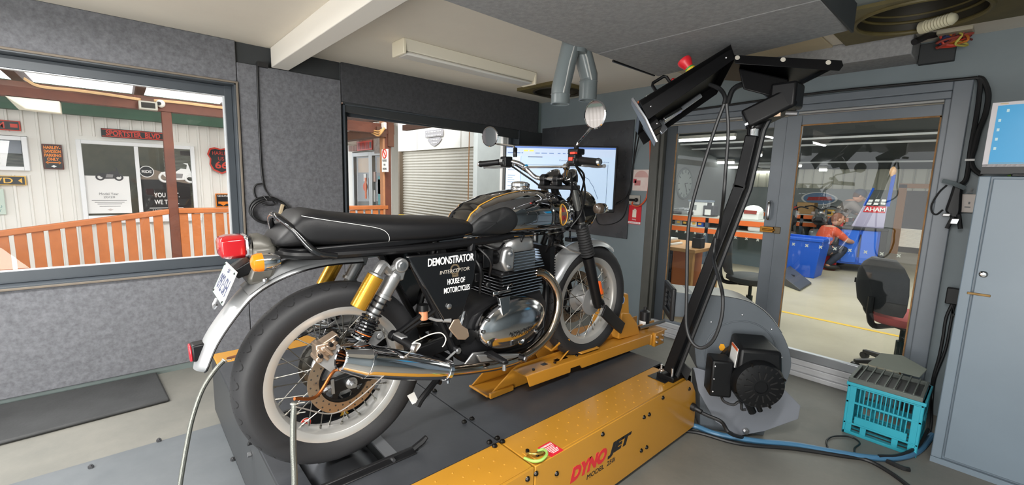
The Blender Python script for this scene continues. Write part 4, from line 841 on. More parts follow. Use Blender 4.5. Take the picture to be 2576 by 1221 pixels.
# dark motorcycles parked in front of the far bench
def far_bike(lab, px, py, rz, col):
    p = at(px, py, 'Z', 0); m = Matrix.Translation(Vector(p.tolist())) @ Matrix.Rotation(rz, 4, 'Z')
    t = thing('parked_motorcycle', lab, 'motorcycle', m=m, pre=Matrix.Identity(4), group='motorcycles parked in the workshop')
    for y in (-.68, .68):
        w = obj('wheel', G().torus((0, y, .31), (1, 0, 0), .26, .055, 28, 8), M_dk, t); obj('rim', G().torus((0, y, .31), (1, 0, 0), .2, .014, 28, 6).cyl((-.04, y, .31), (.04, y, .31), .05), M_sil, w)
        for k in range(5): obj('spoke', G().cyl((0, y, .31), (0, y+.2*math.cos(k*1.257), .31+.2*math.sin(k*1.257)), .012, n=6), M_sil, w)
    obj('tank', G().sph((0, .15, .80), (.15, .28, .13), 16, 10), col, t); obj('seat', G().loft([[(x_*w_, y_, z_+dz) for x_, dz in ((-1, 0), (-.8, .07), (.8, .07), (1, 0))] for y_, z_, w_ in ((-.62, .82, .06), (-.4, .76, .12), (-.1, .74, .11))]), M_dk, t); obj('engine', G().box(-.16, .16, -.15, .28, .25, .58), M_sil, t, bevel=.04)
    for s in (-.09, .09): obj('fork', G().cyl((s, .70, .3), (s, .44, 1.0), .025), M_sil, t)
    obj('handlebar', G().tube(spline([(-.30, .30, 1.06), (-.16, .40, 1.08), (0, .44, 1.0), (.16, .40, 1.08), (.30, .30, 1.06)], 4), .015, 6), M_dk, t); obj('headlight', G().sph((0, .58, .92), (.1, .09, .1), 14, 8), M_sil, t); obj('fender', G().lathe([(.33, -.06), (.345, 0), (.33, .06)], (0, -.68, .31), (1, 0, 0), 16, a0=.4, a1=2.9, up=(0, 1, 0)), col, t); obj('exhaust', G().tube(spline([(.15, .25, .45), (.2, .15, .22), (.2, -.3, .22), (.22, -.8, .3)], 4), .04, 8), M_sil, t); obj('frame', G().tube([(0, .44, .85), (0, .3, .3), (0, -.3, .28), (0, -.5, .7)], .03, 6), M_dk, t)
    return t
far_bike('black motorcycle parked left of the crouching person', 1970, 655, .2, M_dk); far_bike('silver and black motorcycle parked behind the crouching person', 2050, 646, .2, M_sil)
# ---------------- people
def skin_body(name, joints, edges, m, parent, sub=2):
    me = bpy.data.meshes.new(name); P = np.array(pre_of(parent))
    vs = [tuple((P[:3, :3] @ V(j[:3])+P[:3, 3]).tolist()) for j in joints]; me.from_pydata(vs, edges, []); me.materials.append(m)
    o = bpy.data.objects.new(name, me); COL.objects.link(o); o.parent = parent
    md = o.modifiers.new('skin', 'SKIN'); md.use_smooth_shade = True
    for i, j in enumerate(joints):
        r = j[3] if len(j) > 3 else .05; r = r if hasattr(r, '__len__') else (r, r)
        me.skin_vertices[0].data[i].radius = r
    me.skin_vertices[0].data[0].use_root = True
    s = o.modifiers.new('sub', 'SUBSURF'); s.levels = sub; s.render_levels = sub
    return o
M_skin = mat('skin', (206, 156, 130), .55); M_shirt = mat('grey_work_shirt', (120, 112, 108), .8, var=.1); M_trs = mat('navy_trousers', (44, 50, 66), .8); M_cap = mat('navy_cap', (58, 66, 80), .7); M_shoe = mat('work_boot', (40, 36, 34), .6)
def person(lab, m, J, shirt, hair, cap, patches):
    t = thing('person', lab, 'person', m=m, pre=Matrix.Identity(4))
    jt = ['pelvis', 'waist', 'chest', 'neck', 'shl', 'ell', 'wrl', 'shr', 'elr', 'wrr', 'hpl', 'knl', 'anl', 'hpr', 'knr', 'anr', 'tol', 'tor']
    R = dict(pelvis=(.15, .11), waist=(.14, .10), chest=(.165, .115), neck=.055, shl=.07, shr=.07, ell=.046, elr=.046, wrl=.03, wrr=.03, hpl=.092, hpr=.092, knl=.062, knr=.062, anl=.042, anr=.042, tol=.035, tor=.035)
    E_ = [('pelvis', 'waist'), ('waist', 'chest'), ('chest', 'neck'), ('chest', 'shl'), ('shl', 'ell'), ('ell', 'wrl'), ('chest', 'shr'), ('shr', 'elr'), ('elr', 'wrr'), ('pelvis', 'hpl'), ('hpl', 'knl'), ('knl', 'anl'), ('pelvis', 'hpr'), ('hpr', 'knr'), ('knr', 'anr'), ('anl', 'tol'), ('anr', 'tor')]
    ix = {k: i for i, k in enumerate(jt)}
    body = skin_body('body', [(*J[k], R[k]) for k in jt], [(ix[a], ix[b]) for a, b in E_], M_skin, t)
    up = ['pelvis', 'waist', 'chest', 'neck', 'shl', 'ell', 'shr', 'elr']; iu = {k: i for i, k in enumerate(up)}; sc = 1.14
    skin_body('shirt', [(*(V(J[k]) if k not in ('neck',) else V(J['chest'])*.35+V(J['neck'])*.65), tuple(np.array(R[k] if hasattr(R[k], '__len__') else (R[k], R[k]))*(sc if k != 'neck' else .9))) for k in up], [(iu[a], iu[b]) for a, b in E_ if a in iu and b in iu], shirt, body)
    lo = ['pelvis', 'waist', 'hpl', 'knl', 'anl', 'hpr', 'knr', 'anr']; il = {k: i for i, k in enumerate(lo)}
    skin_body('trousers', [(*J[k], tuple(np.array(R[k] if hasattr(R[k], '__len__') else (R[k], R[k]))*1.27)) for k in lo], [(il[a], il[b]) for a, b in E_ if a in il and b in il], M_trs, body)
    for a, b in (('anl', 'tol'), ('anr', 'tor')):
        pa_, pb = V(J[a]), V(J[b]); obj('boot', G().sph((pa_+pb)/2+V(0, 0, -.005), (.05, .13, .045), 12, 8, rot=np.array(Matrix.Rotation(math.atan2(-(pb-pa_)[0], (pb-pa_)[1]), 3, 'Z'))), M_shoe, body)
    h = V(J['head']); f_ = nrm(J['look']); sd = nrm(np.cross(f_, (0, 0, 1))); upv = np.cross(sd, f_); rot = np.array([sd, f_, upv]).T
    hd_ = obj('head', G().sph(h, (.075, .095, .112), 20, 14, rot=rot).sph(h-upv*.05+f_*.025, (.055, .06, .065), 14, 10, rot=rot).sph(h+f_*.098-upv*.012, (.014, .022, .022), 8, 6, rot=rot).sph(h+sd*.078, (.012, .022, .032), 8, 6, rot=rot).sph(h-sd*.078, (.012, .022, .032), 8, 6, rot=rot), M_skin, body, ang=80)
    for s in (-1, 1): obj('eye', G().sph(h+f_*.088+sd*.032*s+upv*.012, .012, 8, 6), M_sgnw, hd_)
    obj('mouth', G().obox(h+f_*.082-upv*.055, sd, f_, upv, .022, .004, .004), mat('lip', (170, 100, 90), .6), hd_)
    if cap:
        obj('cap', G().lathe([(.0, .108), (.05, .10), (.088, .07), (.101, .02), (.102, -.012)], h+upv*.030-f_*.012, upv, 20).obox(h+upv*.028+f_*.125, sd, f_, upv, .065, .055, .006), cap, hd_, ang=60)
    obj('hair', G().sph(h-f_*.022+upv*.018, (.080, .090, .105), 16, 10, rot=rot), hair, hd_)
    for s, w, e_ in ((-1, 'wrl', 'ell'), (1, 'wrr', 'elr')):
        wv = V(J[w]); dr = nrm(wv-V(J[e_])); sx = nrm(np.cross(dr, (0, 0, 1))+V(1e-4, 0, 0)); nz = np.cross(sx, dr)
        hn = obj('hand', G().obox(wv+dr*.05, sx, dr, nz, .036, .045, .013), M_skin, body, bevel=.01)
        for k in range(4):
            o_ = wv+dr*.09+sx*(.027-.018*k); L_ = (.062, .075, .07, .055)[k]; obj('finger', G().tube([o_, o_+dr*L_*.5, o_+dr*L_*.9-nz*.025], [.009, .0085, .007], 6), M_skin, hn)
        o_ = wv+dr*.03+sx*.034*(-s); obj('thumb', G().tube([o_, o_+sx*.02*(-s)+dr*.03, o_+sx*.02*(-s)+dr*.06-nz*.01], [.011, .0095, .008], 6), M_skin, hn)
    for nm2, c_, ax_, ay_, az_, hx_, hy_, hz_, mm in patches: obj(nm2, G().obox(c_, ax_, ay_, az_, hx_, hy_, hz_), mm, body)
    return t
pp0 = at(2128, 560, 'Y', c0[1]+.12)
Jm = dict(pelvis=(0, 0, .80), waist=(0, .03, .93), chest=(0, .16, 1.14), neck=(0, .24, 1.27), shl=(-.19, .17, 1.19), ell=(-.25, .36, 1.00), wrl=(-.15, .56, .98), shr=(.19, .17, 1.19), elr=(.25, .36, 1.00), wrr=(.15, .56, .98), hpl=(-.09, -.01, .77), knl=(-.10, .05, .42), anl=(-.11, -.02, .09), hpr=(.09, -.01, .77), knr=(.11, .05, .42), anr=(.12, -.02, .09), tol=(-.13, .14, .045), tor=(.15, .14, .045), head=(0, .31, 1.335), look=(0, .85, -.5))
person('person in a grey work shirt and navy cap bending over the blue tool cart', Matrix.Translation((pp0[0]-.25, c0[1]+.62, 0)) @ Matrix.Rotation(-1.15, 4, 'Z'), Jm, M_shirt, mat('brown_hair', (84, 60, 46), .8), M_cap,
       [('back_patch', V(0, .015, 1.12), (1, 0, 0), (0, .6, .8), (0, -.8, .6), .09, .022, .004, mat('patch_pale', (206, 196, 186), .7)), ('back_patch', V(0, -.06, 1.02), (1, 0, 0), (0, .6, .8), (0, -.8, .6), .08, .012, .004, mat('patch_pale', (206, 196, 186), .7))])
c1 = at(2058, 676, 'Z', 0)
Jc = dict(pelvis=(0, -.05, .34), waist=(0, .0, .46), chest=(0, .10, .66), neck=(0, .16, .80), shl=(-.18, .11, .72), ell=(-.24, .30, .56), wrl=(-.12, .48, .52), shr=(.18, .11, .72), elr=(.24, .30, .56), wrr=(.12, .48, .52), hpl=(-.10, -.03, .33), knl=(-.16, .34, .46), anl=(-.13, .06, .09), hpr=(.10, -.03, .33), knr=(.16, .34, .42), anr=(.14, .06, .09), tol=(-.15, .22, .045), tor=(.17, .22, .045), head=(0, .22, .91), look=(.1, .9, -.3))
person('person in an orange-red top crouching beside the parked motorcycles', Matrix.Translation(Vector(c1.tolist())) @ Matrix.Rotation(-.9, 4, 'Z'), Jc, mat('orange_red_top', (204, 84, 58), .8), mat('auburn_hair', (128, 84, 66), .8), None, [])
# ================================================================ THE DYNO
M_yel = mat('dyno_yellow', (186, 132, 42), .3, var=.03, vscale=3, coat=.3)
M_yel2 = mat('chock_yellow', (184, 127, 40), .34, var=.04, vscale=4, coat=.2)
M_deck = mat('dyno_deck', (50, 52, 56), .42, vscale=2.6, rgb2=(64, 66, 70), bump=.05, bscale=40, rvar=.1)
M_bolt = mat('black_bolt', (48, 46, 44), .3, .9); M_zinc = mat('zinc_bolt', (190, 190, 192), .3, 1.0)
M_lab = mat('label_red', (214, 36, 52), .45)
DZ_ = .36; DXL, DXR, DY0, DY1, SEAM = -2.97, -1.04, .335, 2.40, 1.082
SL = (-1.83, -1.41, .42, .716)       # drum slot
dy = thing('dynamometer', 'low yellow and black motorcycle dynamometer the motorcycle stands on', 'dynamometer', ((DXL+DXR)/2, (DY0+DY1)/2, 0))
dp = lambda nm, g, m, **k: obj(nm, g, m, dy, **k)
dp('casing', G().box(DXL+.01, DXR-.02, DY0+.01, SL[2]-.02, .03, DZ_-.012).box(DXL+.01, DXR-.02, SL[3]+.02, DY1-.05, .03, DZ_-.012).box(DXL+.01, SL[0]-.02, DY0+.01, DY1-.05, .03, DZ_-.012).box(SL[1]+.02, DXR-.02, DY0+.01, DY1-.05, .03, DZ_-.012), M_dark)
g = G().box(-2.79, SL[0], DY0, SEAM-.003, DZ_-.012, DZ_).box(SL[1], -1.25, DY0, SEAM-.003, DZ_-.012, DZ_).box(SL[0], SL[1], DY0, SL[2], DZ_-.012, DZ_).box(SL[0], SL[1], SL[3], SEAM-.003, DZ_-.012, DZ_)
dp('deck_plate', g, M_deck)
dp('deck_plate', G().box(-2.79, -1.25, SEAM+.003, 2.36, DZ_-.012, DZ_), M_deck)
dp('rear_skirt', G().box(DXL+.005, DXR, DY0-.004, DY0+.006, .02, DZ_-.012), mat('skirt_grey', (58, 60, 62), .5))
for (ya, yb) in ((DY0, SEAM-.003), (SEAM+.003, DY1)):
    end = yb > 2
    prof = [(ya, .03), (yb, .03), (yb, .16), (yb-.02, .25), (yb-.07, .32), (yb-.14, DZ_+.001), (ya, DZ_+.001)] if end else [(ya, .03), (yb, .03), (yb, DZ_+.001), (ya, DZ_+.001)]
    g = G().slab([(DXR, y, z) for y, z in prof], (-.012, 0, 0)).box(-1.248, DXR-.012, ya, (yb-.14) if end else yb, DZ_-.010, DZ_+.001)
    if end:
        pr = prof[1:6]
        g.sheet([[(-1.248, y, z) for y, z in pr], [(DXR-.012, y, z) for y, z in pr]], (0, -.008, -.002))
    dp('side_cover', g, M_yel, bevel=.004)
    dp('side_cover', G().box(DXL, -2.79, ya, yb, DZ_-.01, DZ_+.001).box(DXL, DXL+.012, ya, yb, .03, DZ_), M_yel, bevel=.004)
g = G()
for k in range(28):
    for j in range(4):
        y = .40+.071*k+.018*j; x = -1.205+.041*j
        if y > 2.22 or abs(y-SEAM) < .03 or (x > -1.13 and 1.09 < y < 1.26) or (x > -1.21 and 2.1 < y): continue
        g.sph((x, y, DZ_+.001), (.0045, .0045, .0028), 6, 4)
dp('tread_bumps', g, M_yel, kind='stuff')
for k, (px, py) in enumerate(((1348, 1192), (1400, 1192), (1326.7, 1205.5), (1515.6, 1092.7), (1619.6, 1050), (1632.6, 1043), (1612.5, 1134), (1626, 1125.7), (1667, 1001), (1733.6, 978.8))):
    p = at(px, py, 'X', DXR); dp('bolt', G().lathe([(0, .009), (.006, .008), (.009, .004), (.011, 0)], p, (1, 0, 0), 10), M_bolt)
for cx, cyy in ((300, 333), (240, 352), (540, 585), (603, 560), (745, 750), (808, 717), (850, 745), (787, 780)):
    p = at(1000+cx*.3106, 880+cyy*.3106, 'Z', DZ_+.004); dp('deck_screw', G().lathe([(0, .010), (.008, .008), (.011, .003), (.012, -.002)], p, (0, 0, 1), 8), M_bolt)
for px, py in ((632, 1143), (560, 1095)):
    p = at(px, py, 'Y', DY0-.006); dp('deck_screw', G().cyl(p, p+V(0, -.014, 0), .010, n=6), M_zinc)
# lettering on the side
tx = lambda s, m, ya, yb, za, zb, **k: text('lettering', s, m, dy, (DXR+.0006, (ya+yb)/2, (za+zb)/2), (0, 1, 0), (0, 0, 1), yb-ya, zb-za, **k)
tx('DYNO', mat('dyno_red', (204, 44, 52), .35), 1.292, 1.538, .192, .258, shear=.25, bold=.06); tx('JET', M_sgnk, 1.548, 1.732, .190, .257, shear=.25, bold=.06); tx('MODEL  250i', M_sgnk, 1.402, 1.606, .158, .180, shear=.1)
lb = dp('warning_label', G().box(-1.117, -1.041, 1.172, 1.243, DZ_+.001, DZ_+.0022), M_lab)
text('lettering', 'WARNING', M_sgnw, lb, (-1.104, 1.208, DZ_+.0024), (0, 1, 0), (-1, 0, 0), .060, .010, bold=.02)
for k in range(6): obj('print_line', G().box(-1.094+.0075*k, -1.0905+.0075*k, 1.179+.003*k, 1.237-.004*(k % 3), DZ_+.0022, DZ_+.0026), M_sgnw, lb)
# tie-down loop with a scrap of green strap
lp = dp('tie_down_plate', G().box(-1.130, -1.105, 1.098, 1.128, DZ_, DZ_+.006).box(-1.10, -1.06, 1.11, 1.15, DZ_, DZ_+.006), M_yel, bevel=.003)
obj('loop', G().tube(spline([(-1.11, 1.105, DZ_+.008), (-1.09, 1.10, DZ_+.022), (-1.068, 1.112, DZ_+.026), (-1.062, 1.14, DZ_+.022), (-1.075, 1.16, DZ_+.01)], 6), .0045, 8), mat('zinc_yellow', (200, 170, 90), .3, .8), lp)
for x, y in ((-1.118, 1.117), (-1.078, 1.132)): obj('hex_bolt', G().cyl((x, y, DZ_+.004), (x, y, DZ_+.016), .008, n=6), M_bolt, lp)
st_ = spline([(-1.10, 1.085, DZ_+.004), (-1.055, 1.085, DZ_+.016), (-1.035, 1.11, DZ_+.02), (-1.045, 1.15, DZ_+.022), (-1.075, 1.165, DZ_+.018), (-1.095, 1.15, DZ_+.01)], 6)
single('green_strap', G().tube(st_, .0055, 6), mat('lime_strap', (156, 200, 96), .6), 'scrap of lime green strap curled round the tie-down loop of the dyno', 'strap')
# drum, its guard rails and stickers
dp('roller_drum', G().cyl((SL[0]+.03, .56, .20), (SL[1]-.03, .56, .20), .165, n=48), mat('drum_steel', (96, 98, 102), .38, .9, rvar=.1))
dp('gap_cover', G().box(SL[0], SL[1]+.0, SL[3]-.035, SL[3]+.012, DZ_-.004, DZ_+.004), mat('gap_steel', (126, 128, 132), .4, .6), bevel=.001)
gr = dp('guard_rail', G().box(-1.415, -1.40, .30, .80, DZ_-.0, DZ_+.022).box(-1.43, -1.385, .30, .785, DZ_, DZ_+.006), M_black, bevel=.003)
obj('rail_tip', G().tube([(-1.407, .78, DZ_+.012), (-1.404, .82, DZ_+.03), (-1.400, .835, DZ_+.045)], [.012, .012, .009], 6), M_black, gr); obj('hex_bolt', G().cyl((-1.40, .69, DZ_+.012), (-1.388, .69, DZ_+.012), .007, n=6), M_zinc, gr)
fg = dp('drum_guard', G().slab([(-1.84, .30, DZ_), (-1.84, .92, DZ_), (-1.84, .88, DZ_+.06), (-1.84, .72, DZ_+.10), (-1.84, .40, DZ_+.10), (-1.84, .32, DZ_+.05)], (-.012, 0, 0)), M_black, bevel=.003)
p = at(769, 1064, 'X', -1.838); obj('no_hand_sticker', G().cyl(p, p+V(.0015, 0, 0), .022, n=20), M_sgnw, fg); obj('red_ring', G().torus(p+V(.002, 0, 0), (1, 0, 0), .018, .003, 20, 6).obox(p+V(.002, 0, 0), (1, 0, 0), (0, 1, -1), (0, 1, 1), .001, .016, .002), M_sgnr, fg); obj('hand_print', G().box(p[0]+.001, p[0]+.0022, p[1]-.007, p[1]+.006, p[2]-.006, p[2]+.007), M_sgnk, fg)
p = at(866, 1036, 'X', -1.838); tri = lambda s, o_: [p+V(o_, -.025*s, -.018*s), p+V(o_, .025*s, -.018*s), p+V(o_, 0, .026*s)]
obj('warning_triangle', G().slab(tri(1, 0), (.0015, 0, 0)), M_sgnk, fg); obj('yellow_field', G().slab(tri(.8, .0015), (.0006, 0, 0)), M_sgny, fg); obj('mark', G().box(p[0]+.002, p[0]+.0028, p[1]-.0022, p[1]+.0022, p[2]-.004, p[2]+.010), M_sgnk, fg)
# cover plate and socket at the foot of the column
dp('socket_plate', G().slab([at(px, py, 'Z', DZ_+.002) for px, py in ((1629, 946.8), (1662, 934), (1697, 951), (1672.5, 966))], (0, 0, .003)), M_black)
dp('rubber_boot', G().lathe([(.022, 0), (.022, .02), (.014, .03), (.012, .06)], (DXR, 2.345, .175), (1, 0, -.15), 14), M_black)

# ------------------------------------------------ wheel chock carriage
ck_ = thing('wheel_chock', 'long yellow wheel chock carriage holding the front wheel', 'wheel chock', (-1.6, 2.0, DZ_))
cp_ = lambda nm, g, m=M_yel2, **k: obj(nm, g, m, ck_, bevel=k.pop('bevel', .0025), **k)
zc = DZ_
cp_('channel_floor', G().box(-1.69, -1.56, 1.27, 2.78, zc+.004, zc+.012))
sd = lambda x, y0, pts, t: G().slab([(x, y, z) for y, z in pts], (t, 0, 0))
cp_('side_wall', sd(-1.70, 0, [(1.27, zc+.004), (2.78, zc+.004), (2.78, zc+.10), (1.46, zc+.115), (1.40, zc+.10), (1.27, zc+.01)], .008))
cp_('side_wall', sd(-1.56, 0, [(1.27, zc+.004), (2.78, zc+.004), (2.78, zc+.105), (1.46, zc+.12), (1.42, zc+.105), (1.27, zc+.01)], .008))
cp_('entry_lip', G().tube([(-1.70, 1.265, zc+.012), (-1.552, 1.265, zc+.012)], .006, 8).box(-1.55, -1.535, 1.27, 1.42, zc+.004, zc+.03))
zt = zc+.115; zr = lambda y: zt-.004-(y-1.42)*.032
fl = G().hexa((-1.56, 1.42, zr(1.42)-.006), (-1.452, 1.42, zr(1.42)-.006), (-1.452, 2.78, zr(2.78)-.006), (-1.56, 2.78, zr(2.78)-.006), (-1.56, 1.46, zr(1.42)), (-1.45, 1.42, zr(1.42)), (-1.45, 2.78, zr(2.78)), (-1.56, 2.78, zr(2.78)))
cp_('top_flange', fl)
zk = lambda y: zr(y)-.062
cp_('outer_skirt', G().slab([(-1.452, 1.42, zr(1.42)), (-1.452, 1.445, zk(1.445)), (-1.452, 1.75, zk(1.75)), (-1.452, 1.752, zk(1.75)+.022), (-1.452, 1.83, zk(1.83)+.022), (-1.452, 1.85, zk(1.85)), (-1.452, 2.56, zk(2.56)), (-1.452, 2.56, zr(2.56))], (.007, 0, 0)))
cp_('left_flange', G().hexa((-1.80, 1.5, zt-.012), (-1.70, 1.42, zt-.012), (-1.70, 2.78, zt-.04), (-1.80, 2.78, zt-.04), (-1.80, 1.5, zt-.006), (-1.70, 1.42, zt-.006), (-1.70, 2.78, zt-.034), (-1.80, 2.78, zt-.034)))
for y in (1.60, 1.70, 1.76): cp_('slot_mark', G().box(-1.515, -1.49, y-.018, y+.018, zr(y)-.001, zr(y)+.0015), M_bolt, bevel=0)
for y in (1.50, 1.66, 1.84): cp_('hex_bolt', G().cyl((-1.48, y, zr(y)), (-1.48, y, zr(y)+.008), .008, n=6), M_bolt, bevel=0)
# V plates that the tyre sits between
cp_('cradle_plate', G().slab([(-1.62, 1.72, zc+.012), (-1.49, 1.70, zc+.10), (-1.49, 1.78, zc+.15), (-1.60, 1.84, zc+.05)], (.008, .004, .0)))
cp_('cradle_plate', G().slab([(-1.62, 1.72, zc+.012), (-1.70, 1.70, zc+.12), (-1.70, 1.80, zc+.15), (-1.63, 1.84, zc+.05)], (-.008, .004, .0)))
cp_('cradle_plate', G().slab([(-1.56, 1.82, zc+.115), (-1.46, 1.86, zc+.11), (-1.46, 2.02, zc+.105), (-1.56, 1.98, zc+.14)], (0, 0, .006)))
vb, vr, vl = at(1408, 878, 'X', -1.545), at(1433, 858, 'X', -1.49), at(1384, 862, 'X', -1.62); ym_ = vb[1]-.07; V_ = lambda p, dz=0: (p[0], ym_, p[2]+dz)
cp_('cradle_plate', G().slab([V_(vb), V_(vr), V_(vr, .014), V_(vb, .012), V_(vl, .014), V_(vl)], (0, .09, 0)))
# upright stop with its brace and end bracket
up = cp_('upright_stop', G().hexa((-1.60, 2.27, zc+.09), (-1.50, 2.27, zc+.09), (-1.50, 2.40, zc+.09), (-1.60, 2.40, zc+.09), (-1.60, 2.30, zc+.385), (-1.51, 2.30, zc+.385), (-1.51, 2.365, zc+.37), (-1.60, 2.365, zc+.37)), bevel=.01)
cp_('upright_stop', G().box(-1.74, -1.65, 2.30, 2.38, zc+.09, zc+.36), bevel=.01)
cp_('brace', G().slab([(-1.50, 2.28, zc+.09), (-1.50, 2.52, zc+.07), (-1.50, 2.47, zc+.16), (-1.50, 2.38, zc+.24), (-1.50, 2.29, zc+.26)], (-.09, 0, 0)), bevel=.006)
p = at(1565, 756, 'X', -1.499); obj('blue_sticker', G().cyl(p, p+V(.0015, 0, 0), .026, n=20), M_sgnw, up); obj('blue_disc', G().cyl(p+V(.0015, 0, 0), p+V(.0022, 0, 0), .021, n=20), mat('print_blue2', (36, 92, 168), .5), up); obj('head_print', G().sph(p+V(.003, 0, 0), (.001, .010, .013), 10, 6), M_sgnk, up)
text('lettering', '!', M_bolt, up, at(1566, 742, 'X', -1.497), (0, 1, 0), (0, 0, 1), .006, .02)
cp_('end_bracket', G().box(-1.56, -1.44, 2.56, 2.72, zc+.0, zc+.075), bevel=.006); cp_('end_bracket', G().box(-1.45, -1.425, 2.58, 2.70, zc-.01, zc+.085), bevel=.004)
for y, z in ((2.60, .02), (2.60, .055), (2.67, .02), (2.67, .055)): cp_('hex_bolt', G().cyl((-1.425, y, zc+z), (-1.415, y, zc+z), .009, n=6), M_zinc, bevel=0)
cp_('winch_lever', G().tube([(-1.53, 2.55, zc+.10), (-1.50, 2.66, zc+.11), (-1.46, 2.75, zc+.13)], .012, 8), M_zinc, bevel=0)
# strap from the axle to the stop, black canister on the rail end
sp = [at(1514, 768, 'X', -1.41), at(1545, 800, 'X', -1.43), at(1578, 822, 'X', -1.46)]
g = G(); rows = [[V(q)+V(0, .018, .030), V(q)+V(0, -.018, -.030)] for q in (V(-1.415, 1.965, .715), V(-1.44, 2.10, .625), V(-1.47, 2.25, .535))]
single('axle_strap', G().sheet(rows, (.012, 0, .004)), M_black, 'broad black strap from the front axle down to the yellow stop', 'strap', bevel=.003)
cn = thing('black_canister', 'small black canister with a pale label at the end of the wheel chock', 'canister', (-1.56, 2.66, zc+.075))
obj('can_body', G().cyl((-1.56, 2.66, zc+.075), (-1.56, 2.66, zc+.19), .034, n=24), M_black, cn, bevel=.003); obj('can_cap', G().lathe([(.03, 0), (.012, .012), (.012, .03), (.0, .03)], (-1.56, 2.66, zc+.19), (0, 0, 1), 16), M_black, cn); obj('can_label', G().lathe([(.0345, .02), (.0345, .05)], (-1.56, 2.66, zc+.075), (0, 0, 1), 12, a0=-1.2, a1=.6, up=(.2, -1, 0)), M_sgnw, cn)
# ================================================================ THE MOTORCYCLE (local: x to its right, y forward, z up, origin at the rear axle)
M_chr = mat('chrome', (226, 226, 228), .06, 1.0); M_chr2 = mat('polished_alloy', (206, 206, 208), .12, 1.0, bump=.02, bscale=300)
M_tank = mat('tank_chrome', (190, 190, 192), .035, 1.0); M_gloss = mat('gloss_black', (14, 14, 16), .08, coat=1.0); M_satin = mat('satin_black', (13, 13, 15), .4, spec=.35); M_gold = mat('gold_line', (214, 158, 60), .3, .3)
M_tyre = mat('tyre_rubber', (34, 34, 36), .62, bump=.06, bscale=60); M_rim = mat('rim_alloy', (204, 202, 198), .34, .6, rvar=.06); M_hub = mat('hub_alloy', (172, 172, 172), .38, .6)
M_fend = mat('silver_fender', (176, 178, 180), .32, .55); M_seat = mat('seat_vinyl', (18, 18, 20), .5, bump=.05, bscale=220, spec=.35); M_stitch = mat('stitching', (200, 200, 198), .6)
M_goldcan = mat('gold_canister', (204, 152, 52), .22, .75); M_alloy = mat('cast_alloy', (168, 168, 168), .34, .85); M_spk = mat('spoke_steel', (150, 148, 142), .3, 1.0); M_disc = mat('brake_disc', (172, 150, 128), .28, .9); M_brz = mat('caliper_bronze', (196, 172, 150), .3, .8)
M_redl = mat('red_lens', (158, 8, 18), .12, coat=.6, emit=.02); M_amb = mat('amber_lens', (226, 118, 14), .15, coat=.6, emit=.04); M_eng = mat('engine_black', (30, 30, 32), .45, .2); M_hot = mat('hot_chrome', (196, 178, 160), .10, 1.0)
BA = V(-1.56, .550, .704); BB = V(-1.53, 1.95, .755)
_Y = nrm(BB-BA); _X = nrm(np.cross(_Y, (0, 0, 1))); _Z = np.cross(_X, _Y)
RB = Matrix(((_X[0], _Y[0], _Z[0], BA[0]), (_X[1], _Y[1], _Z[1], BA[1]), (_X[2], _Y[2], _Z[2], BA[2]), (0, 0, 0, 1)))
bk = thing('motorcycle', 'chrome and black retro motorcycle with gold shock canisters strapped on the dyno', 'motorcycle', m=RB @ Matrix.Translation((0, 0, -.33)), pre=Matrix.Translation((0, 0, .33)))
bp = lambda nm, g, m, par=bk, **k: obj(nm, g, m, par, **k)
